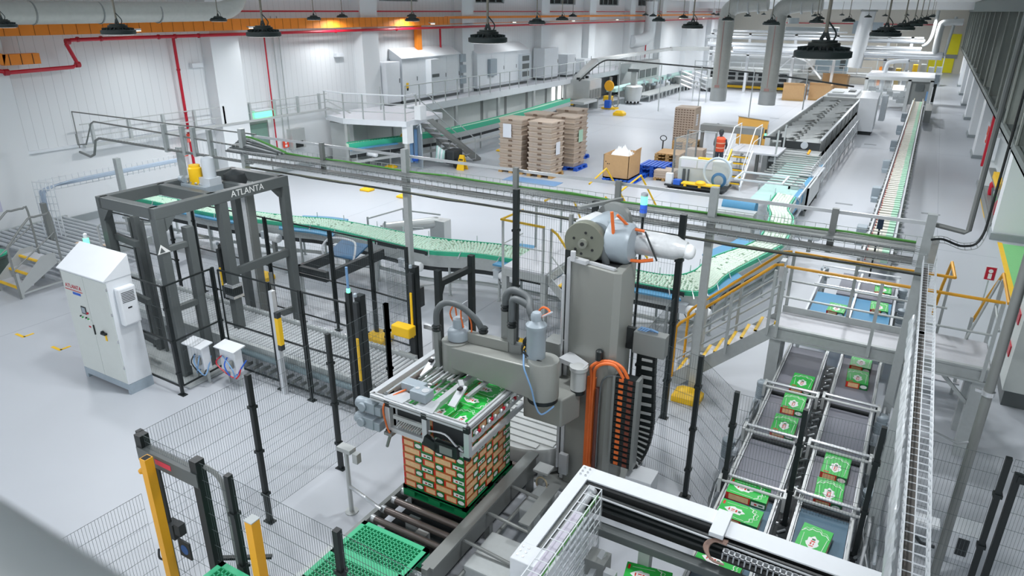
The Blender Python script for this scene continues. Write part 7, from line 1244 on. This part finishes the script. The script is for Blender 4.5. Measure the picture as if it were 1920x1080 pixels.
duct('left of the two big round ducts hanging from the ceiling', -10.75, 43.6, 1.25); duct('right of the two big round ducts hanging from the ceiling', -7.9, 43.6, 1.2)
t = thing('round_duct', 'slim shiny vertical duct rising from the far machines', 'duct', (-4.6, 60, 2.4)); mb = MB(); mb.tube([(-4.95, 60, 2.4), (-4.75, 60, 5.2), (-4.62, 60, 6.4)], .5, 18); mb.build('pipe', 'glassw', t); MB().lathe((-4.62, 60, 6.3), [(.58, 0), (.58, .12)], 18).build('flange', 'steel_dk', t)
t = thing('round_duct', 'bent white duct hooking down the left wall far back', 'duct', (-21.5, 58, 3.5)); MB().tube(smooth_path([(-21.3, 60.5, 7), (-21.3, 60.5, 4.9), (-21.3, 60, 4.2), (-21.5, 58.6, 3.9), (-21.8, 57.5, 3.9)], 5), .5, 14).build('pipe', 'bag', t)
for i, (x, z0) in enumerate(((-20.4, 2.0),)): pass
t = thing('long_oven', 'long silver oven with yellow base rail behind the round ducts', 'oven', (-13, 66, 0))
MB().box(-17, 64, .6, -9.5, 70, 1.7).build('body', 'steel', t); mb = MB(); mb.prism([(-17, 1.7), (-9.2, 1.7), (-9.2, 2.3), (-11, 2.9), (-16, 2.9), (-17, 2.3)], 66, 76, 'y'); mb.build('hood', 'glassw', t); mb = MB(); mb.box(-17.2, 63.8, .1, -10.0, 63.95, .3); mb.box(-10.3, 63.7, 0, -9.7, 64, .35); mb.build('yellow_rail', 'yellow', t); mb = MB()
for k in range(8): mb.box(-16.8+.85*k, 63.94, .75, -16.2+.85*k, 63.99, 1.0); mb.box(-16.8+.85*k, 63.94, 1.12, -16.2+.85*k, 63.99, 1.36)
mb.build('dark_vent', 'rubber', t); mb = MB()
for z in (1.8, 2.2): mb.bar((-18, 63.5, z), (-4, 63.5, z), .05, .05)
for k in range(15): mb.box(-18+k, 63.48, 1.5, -17.95+k, 63.52, 2.25)
mb.build('railing', 'alu', t); MB().box(-18, 63.4, 1.42, -4, 64, 1.55).build('walkway', 'steel', t)
t = thing('pipe_bridge', 'pipe bridge of big shiny pipes across the far end of the hall', 'pipes', (-7, 62, 3))
for z, r, x0, x1, y in ((4.3, .16, -16.5, -.7, 61), (3.75, .2, -16.2, -.8, 60.5), (3.45, .22, -14, .6, 60), (3.2, .1, -16, .6, 60.4), (4.75, .1, -16.3, -6, 62)): MB().cyl((x0, y, z), (x1, y, z), r, 12).build('pipe', 'chrome', t)
MB().tube(smooth_path([(-.8, 61, 4.0), (-.5, 61, 4.2), (-.3, 61, 4.8), (-.25, 61, 6.4)], 4), .12, 10).build('riser', 'steel', t); MB().tube(smooth_path([(.1, 60, 3.5), (.1, 60, 5.2), (.3, 60, 5.6), (1.4, 60, 5.65)], 5), .22, 12).build('riser', 'steel', t); MB().tube([(.6, 60, 3.4), (.7, 60, 3.5), (.9, 60, 6.0)], .1, 8).build('riser', 'galv', t); mb = MB()
for x in (-16, -13, -9.5, -6.5, -3, -1.5): mb.box(x-.1, 60.9, 0, x+.1, 61.1, 4.6)
for z in (2.9, 4.5): mb.box(-16.2, 60.9, z, -.8, 61.1, z+.1)
mb.build('support_frame', 'alu', t); mb = MB(); mb.bar((-8.6, 60.8, 2.9), (-7.2, 60.8, 1.4), .12, .12); mb.bar((-9.6, 60.8, 2.9), (-10.6, 60.8, 1.8), .1, .1); mb.build('brace', 'white', t)
t = thing('sloped_duct', 'long flat duct running along the left wall to the pipe bridge', 'duct', (-19.5, 52, 3)); mb = MB(); mb.bar((-20.4, 43.8, 1.9), (-20.0, 46.2, 3.1), .5, .2); mb.bar((-20.0, 46.1, 3.1), (-19.2, 60, 3.3), .5, .2); mb.bar((-19.2, 60, 3.3), (-16.3, 62, 3.3), .4, .3); mb.build('duct', 'steel', t); mb = MB(); mb.tube(smooth_path([(-19.9, 43.5, 1.95), (-19.3, 45.5, 3.0), (-18.5, 46.2, 3.15), (-16, 46.4, 3.05), (-9, 46, 2.75), (-3.5, 44.4, 2.4)], 6), .05, 8); mb.build('black_cable', 'black', t)
for x, y in ((-18.2, 46.3), (-15.3, 46.3), (-12.6, 46.2), (-9.3, 46), (-6.1, 45.2)):
    tag(MB().cyl((x, y, 0), (x, y, 3.0), .035, 8).build('support_pole', 'galv'), {-18.2: 'grey pole left of the yellow cable reel', -15.3: 'grey pole over the tall perforated tray stack', -12.6: 'grey pole between hoppers and left round duct', -9.3: 'grey pole between the two round ducts', -6.1: 'grey pole beside the open packing machine'}[x], 'pole')
t = thing('tunnel_machine', 'grey box tunnel machine at the far end of the mezzanine', 'machine', (-20.6, 47, 0)); MB().box(-21.2, 43.6, .75, -19.2, 45.6, 1.98).build('housing', 'steel', t); MB().box(-19.2, 43.65, 1.4, -19.18, 45.55, 1.95).build('upper_panel', 'alu', t); mb = MB()
for k in range(4): mb.box(-19.18, 43.7+.46*k, .8, -19.16, 44.1+.46*k, 1.36)
mb.build('door', 'steel_dk', t); mb = MB()
for k in range(3): mb.box(-20.2, 43.7+.7*k, 1.98, -20.0, 43.85+.7*k, 2.12)
mb.build('knob', 'black', t)
for y in (43.8, 45.4): MB().box(-21, y-.05, 0, -19.3, y+.05, .75).build('foot', 'galv', t)
MB().box(-19.6, 41.5, .7, -18.6, 43.6, .85).build('feed_plate', 'steel', t)
for i, y in enumerate((42.3, 43.2)): tag(MB().box(-21.28, y, .7, -21.24, y+.35, 1.55).build('lit_window', 'lit_w'), ['left glowing white strip under the mezzanine end', 'right glowing white strip under the mezzanine end'][i], 'light')
t = thing('cable_reel_stand', 'yellow reel on a post with blue box and yellow base', 'reel stand', (-18.5, 45.5, 0)); MB().box(-19.0, 45.3, 0, -18.0, 46, .1).build('base', 'yellow', t); MB().box(-18.6, 45.5, .1, -18.45, 45.65, 2.1).build('post', 'steel_dk', t); MB().lathe((-18.5, 45.3, 1.55), [(.32, -.08), (.36, 0), (.32, .08)], 18, axis='y').build('reel', 'yel_or', t); MB().box(-18.75, 45.2, .1, -18.35, 45.5, .6).build('blue_box', 'bluep', t); MB().tube([(-18.1+.25*math.cos(a), 45.6, .55+.4*math.sin(a)) for a in [2*PI*i/16 for i in range(16)]], .03, 6, closed=True).build('hose_loop', 'steel_dk', t)
yfoot('yellow post foot on the floor beside the cable reel stand', -16.75, 43.0, .35, .3); tag(MB().box(-19.3, 46.3, .4, -18.7, 46.7, .75).build('yellow_box', 'yellow'), 'yellow box behind the cable reel stand', 'box'); t = thing('yellow_bin_stand', 'yellow bin on a thin frame left of the reel stand', 'bin', (-20.2, 44.6, 0)); MB().box(-20.45, 42.9, .42, -20.05, 43.2, .7).build('bin', 'yellow', t); mb = MB()
for x in (-20.6, -19.95): mb.box(x, 42.85, 0, x+.04, 42.9, .6)
mb.box(-20.6, 42.85, .4, -19.95, 43.2, .43); mb.build('frame', 'rubber', t)
t = thing('hopper', 'steel hopper vessel on casters near the reel stand', 'hopper', (-17.8, 49.2, 0)); MB().lathe((-18.2, 49.2, .2), [(.5, 0), (.62, .5), (.64, 1.0), (.5, 1.1)], 14).build('vessel', 'steel', t); mb = MB()
for k in range(4): mb.lathe((-18.2+.4*math.cos(k*1.57+.7), 49.2+.4*math.sin(k*1.57+.7), 0), [(.08, 0), (.08, .2)], 8)
mb.build('casters', 'rubber', t, kind='stuff'); MB().box(-18.5, 49.3, 1.3, -18.1, 49.6, 2.3).build('tower', 'steel', t); MB().box(-18.7, 49.1, 2.2, -17.9, 49.3, 2.4).build('display', 'gantry', t)
t = thing('far_conveyor', 'far packing conveyor with teal top running beside the hoppers', 'conveyor', (-18, 56, 0)); MB().box(-19.6, 47.5, .9, -18.9, 66, 1.15).build('bed', 'teal', t); MB().box(-18.6, 50.5, .45, -17.5, 63, .5).build('shelf', 'steel', t); mb = MB()
for k in range(14): mb.box(-18.9, 48+1.3*k, 0, -18.82, 48.1+1.3*k, 1.0); mb.box(-17.5, 50.6+.95*k, 0, -17.44, 50.7+.95*k, .46)
mb.build('legs', 'galv', t, kind='stuff'); rr = random.Random(12); mb = MB()
for k in range(26): mb.cbox((-18.8+rr.uniform(-.2, .3), 49+.62*k, .8+rr.uniform(-.2, .5)), (rr.uniform(.1, .4), rr.uniform(.2, .5), rr.uniform(.15, .4)), k % 3)
mb.build('fittings', ['steel', 'motor', 'gantry'], t, kind='stuff')
t = thing('enclosed_machine', 'tall steel enclosed machine with windows beyond the hoppers', 'machine', (-20, 58, 0)); MB().box(-20.8, 52.5, .9, -19.7, 59, 2.5).build('housing', 'steel', t); mb = MB()
for k in range(4): mb.box(-19.69, 53+1.4*k, 1.3, -19.66, 54.1+1.4*k, 1.9)
mb.build('window', 'gantry', t); MB().box(-20.7, 52.6, 0, -19.8, 58.9, .9).build('base', 'steel_dk', t)
t = thing('sheet_rack', 'rack of tilted shiny metal sheets on the open floor', 'rack', (-14.8, 53, 0)); 
for k in range(4):
    for s in (0, 1.05): MB().plate([(-15.9+s, 52.6, 1.25+.3*k), (-14.95+s, 52.6, .95+.3*k), (-14.95+s, 53, .95+.3*k), (-15.9+s, 53, 1.25+.3*k)], .05).build('sheet', 'chrome', t)
mb = MB()
for x in (-15.9, -14.9, -13.9): mb.box(x-.03, 52.8, 0, x+.03, 52.86, 2.3)
mb.build('frame', 'galv', t)
for i, (x, y) in enumerate(((-18.0, 60.6), (-15.9, 60.6))):
    t = thing('tub_trolley', ['grey tub trolley left of the round ducts', 'grey box trolley next to the left round duct'][i], 'trolley', (x, y, 0)); mb = MB()
    mb.lathe((x, y, .3), [(.6, 0), (.8, .7), (.84, .74), (.84, .78)], 4 if i else 14); mb.build('tub', 'steel', t); mb = MB()
    for k in range(4): mb.lathe((x+.5*math.cos(k*1.57+.7), y+.5*math.sin(k*1.57+.7), 0), [(.12, 0), (.12, .3)], 8)
    mb.build('casters', 'rubber', t, kind='stuff')
for i, (x, y, s, h) in enumerate(((-8.6, 58.2, 1.5, 1.0), (-6.9, 59.3, 1.5, 1.0), (-6.3, 62.5, 1.8, 1.5))):
    t = thing('cardboard_box', ['brown cardboard box on the floor beyond the packing machine, left one', 'brown open cardboard box on wood beyond the packing machine', 'tall brown cardboard box behind the packing machine end'][i], 'box', (x, y, 0)); MB().box(x-s/2, y-s/2, .12, x+s/2, y+s/2, .12+h).build('walls', 'kraft', t); MB().box(x-s/2, y-s/2, 0, x+s/2, y+s/2, .12).build('pallet', 'wood', t); mb = MB(); mb.plate([(x-s/2, y-s/2, .12+h), (x+s/2, y-s/2, .12+h), (x+s/2, y-s/2-.2, .3+h), (x-s/2, y-s/2-.2, .3+h)], .02); mb.build('flap', 'kraft', t)
t = thing('case_packer', 'glazed steel case packer frame behind the white cabinet', 'machine', (-1.6, 58, 0)); mb = MB()
for x in (-3.6, -1.0, .3):
    for y in (55.0, 60): mb.box(x-.1, y-.1, 0, x+.1, y+.1, 2.1)
mb.box(-3.7, 54.9, 2.0, .4, 55.1, 2.2); mb.box(-3.7, 59.9, 2.0, .4, 60.1, 2.2); mb.build('frame', 'steel', t); MB().box(-3.7, 54.9, 2.2, .4, 60.1, 2.26).build('roof', 'alu', t); MB().box(-3.5, 55.05, .3, -1.1, 55.08, 2.0).build('pane', gl, t); MB().box(-1.0, 55.0, .5, .35, 56.2, 2.0).build('side_cabinet', 'steel_dk', t); MB().box(-.6, 54.96, 1.4, -.1, 55, 1.85).build('screen', 'gantry', t); MB().box(.1, 54.96, .8, .3, 55, 1.4).build('blue_panel', 'cyan', t); mb = MB()
rr = random.Random(15)
for k in range(20): mb.cbox((rr.uniform(-3.3, -1.2), rr.uniform(56, 59.5), rr.uniform(.5, 1.3)), (rr.uniform(.3, .8), .3, rr.uniform(.1, .3)), k % 3)
mb.build('inner_parts', ['steel', 'gantry', 'alu'], t, kind='stuff'); MB().box(-2.0, 57, 1.2, -1.3, 57.6, 1.5).build('white_light', 'lit_w', t)
t = thing('bent_white_pipe', 'bent white pipe beside the slim vertical duct', 'pipe', (-2.2, 58, 0)); MB().tube(smooth_path([(-2.8, 58, 0), (-2.7, 58, 2.6), (-2.4, 58, 3.0), (-1.4, 58, 3.1)], 5), .14, 10).build('pipe', 'white', t)
t = thing('pale_blue_cabinet', 'pale blue cabinet on the far platform under the big lamp', 'cabinet', (-7, 66, 1.5)); MB().box(-8.4, 65.5, 1.55, -5.9, 66.5, 3.1).build('body', mat('pale_blue', (176, 196, 206), .45), t); mb = MB()
for k in range(3): mb.box(-6.5, 65.48, 1.9+.4*k, -6.1, 65.5, 2.2+.4*k)
mb.build('grille', 'gantry', t)
MB().box(-8.6, 65.3, 1.4, -2, 67, 1.55).build('far_platform_deck', 'steel', cat='platform', label='steel platform deck carrying the pale blue cabinet')
rr = random.Random(21)
for i in range(9):
    x = -4.2+.62*i; t = thing('far_machine', ['steel far machine beside the slim duct', 'far machine with orange cover', 'steel far machine under the pipes', 'far machine with a yellow guard', 'small far machine before the end wall', 'far machine with yellow post', 'grey far machine right of the yellow guards', 'low far machine near the yellow wall panel', 'last far machine before the aisle'][i], 'machine', (x, 70+i*.8, 0)); y = 70+i*.8
    MB().box(x-.25, y, 0, x+.25, y+1, 1.2+rr.random()*.9).build('body', ['steel', 'orange', 'steel_dk', 'yellow', 'alu', 'yellow', 'galv', 'steel', 'motor'][i], t); MB().box(x-.3, y-.2, 1.0, x+.3, y, 1.15).build('shelf', 'alu', t); MB().cyl((x+.2, y, 0), (x+.2, y, 2.6), .05, 6).build('post', 'galv', t)
t = thing('roof_equipment', 'grey fans and boxes on the far machine roofs', 'equipment', (-10, 74, 4)); mb = MB(); mb.box(-13, 74, 4.0, -8, 75, 4.9, 0); mb.box(-6.8, 74, 4.4, -5.8, 75, 5.5, 1); mb.box(-5.2, 74, 4.4, -4.4, 75, 5.4, 1); mb.lathe((-12, 74, 5.2), [(.5, 0), (.5, .5)], 12); mb.build('unit', ['skirt', 'motor'], t); MB().box(-14, 74.5, 0, -3, 75, 4.0).build('housing', 'beigewall', t); MB().box(-16, 70, 3.0, -1, 71, 3.1).build('gallery_floor', 'steel', t)
t = thing('grey_aisle_pole', 'dark post standing in the right aisle past the rack conveyor', 'post', (.6, 52, 0)); MB().box(.42, 52.4, 0, .58, 52.55, 1.0).build('lower', 'white', t); MB().box(.42, 52.4, 1.0, .58, 52.55, 2.1).build('upper', 'black', t)
# ================================================================ right wall fire point
t = thing('fire_pipe', 'short upright red pipe on the right wall by the fire cabinet', 'pipe', (2.45, 32.6, .8)); MB().box(2.42, 32.3, .75, 2.5, 32.55, 2.7).build('pipe', 'red', t)
t = thing('fire_cabinet', 'open steel fire equipment shelf in the right wall recess', 'shelf', (2.6, 27, 0)); mb = MB(); mb.box(2.55, 25.2, .3, 2.75, 30.4, .36); mb.box(2.55, 25.2, 1.0, 2.75, 30.4, 1.06); mb.box(2.5, 25.1, 0, 2.75, 30.5, .3); mb.build('shelf', 'steel_dk', t); MB().box(2.56, 26.6, 1.06, 2.74, 28.6, 1.25).build('yellow_case', 'yellow', t); mb = MB(); mb.lathe((2.65, 26, .36), [(.06, 0), (.08, .1), (.08, .4), (.03, .48)], 10, 0); mb.lathe((2.65, 29, .36), [(.06, 0), (.08, .1), (.08, .4), (.03, .48)], 10, 0); mb.bar((2.6, 27, .4), (2.6, 28, .8), .05, .05, 1); mb.build('extinguisher', ['red', 'gantry'], t)
t = thing('fire_notice_board', 'white and red fire notice board on the right wall', 'sign', (2.5, 34, 1)); MB().box(2.6, 31.4, 1.15, 2.74, 36.2, 2.0).build('panel', 'white', t); mb = MB(); mb.box(2.58, 33.2, 1.2, 2.6, 34.2, 1.95, 0); mb.box(2.58, 35, 1.25, 2.6, 35.5, 1.9, 0); mb.build('red_field', 'red_or', t); mb = MB(); mb.box(2.57, 35.15, 1.35, 2.58, 35.35, 1.55); mb.build('symbol', 'c_white', t); MB().box(2.55, 31.4, 2.15, 2.7, 34.4, 2.45).build('silver_tube', 'chrome', t)
t = thing('fire_extinguisher_sign', 'red and white fire extinguisher sign standing by the right wall', 'sign', (2.05, 18, 0)); MB().box(1.94, 18.0, .7, 2.16, 18.015, 1.02).build('sign_plate', 'c_white', t)
MB().box(1.955, 17.99, .715, 2.145, 18.0, 1.005).build('red_field', 'red', t); MB().lathe((2.05, 17.98, .92), [(.045, 0), (.045, .01)], 14, axis='y').build('symbol', 'c_white', t); MB().box(2.015, 17.98, .74, 2.085, 17.99, .86).build('symbol', 'c_white', t); MB().cyl((2.05, 18.03, 0), (2.05, 18.03, 1.0), .015, 8).build('post', 'galv', t)
t = thing('hose_cabinet', 'grey hose cabinet with red labels at the right edge', 'cabinet', (2.3, 14.2, 0)); MB().box(2.12, 13.2, .3, 2.7, 14.6, 1.9).build('body', 'offwhite', t); MB().box(2.16, 13.25, 0, 2.7, 14.55, .3).build('plinth', 'gantry', t); mb = MB(); mb.box(2.1, 13.5, .8, 2.12, 13.8, 1.0); mb.box(2.1, 13.5, 1.4, 2.12, 14.1, 1.6); mb.build('red_label', 'red', t)
# ================================================================ out of focus rail at the camera
t = thing('handrail', 'blurred grey steel handrail crossing the lower left corner close to the camera', 'handrail', (-.6, .25, 5.8))
MB().cyl((-1.6, .155, 5.945), (.8, .155, 5.945), .026, 20).build('rail_tube', 'galv', t); MB().cyl((-1.5, .155, 4.9), (-1.5, .155, 5.93), .02, 12).build('stanchion', 'galv', t)
# tidy: the thing built without parts is dropped
for o in list(bpy.data.objects):
    if o.type == 'EMPTY' and not o.children: bpy.data.objects.remove(o)
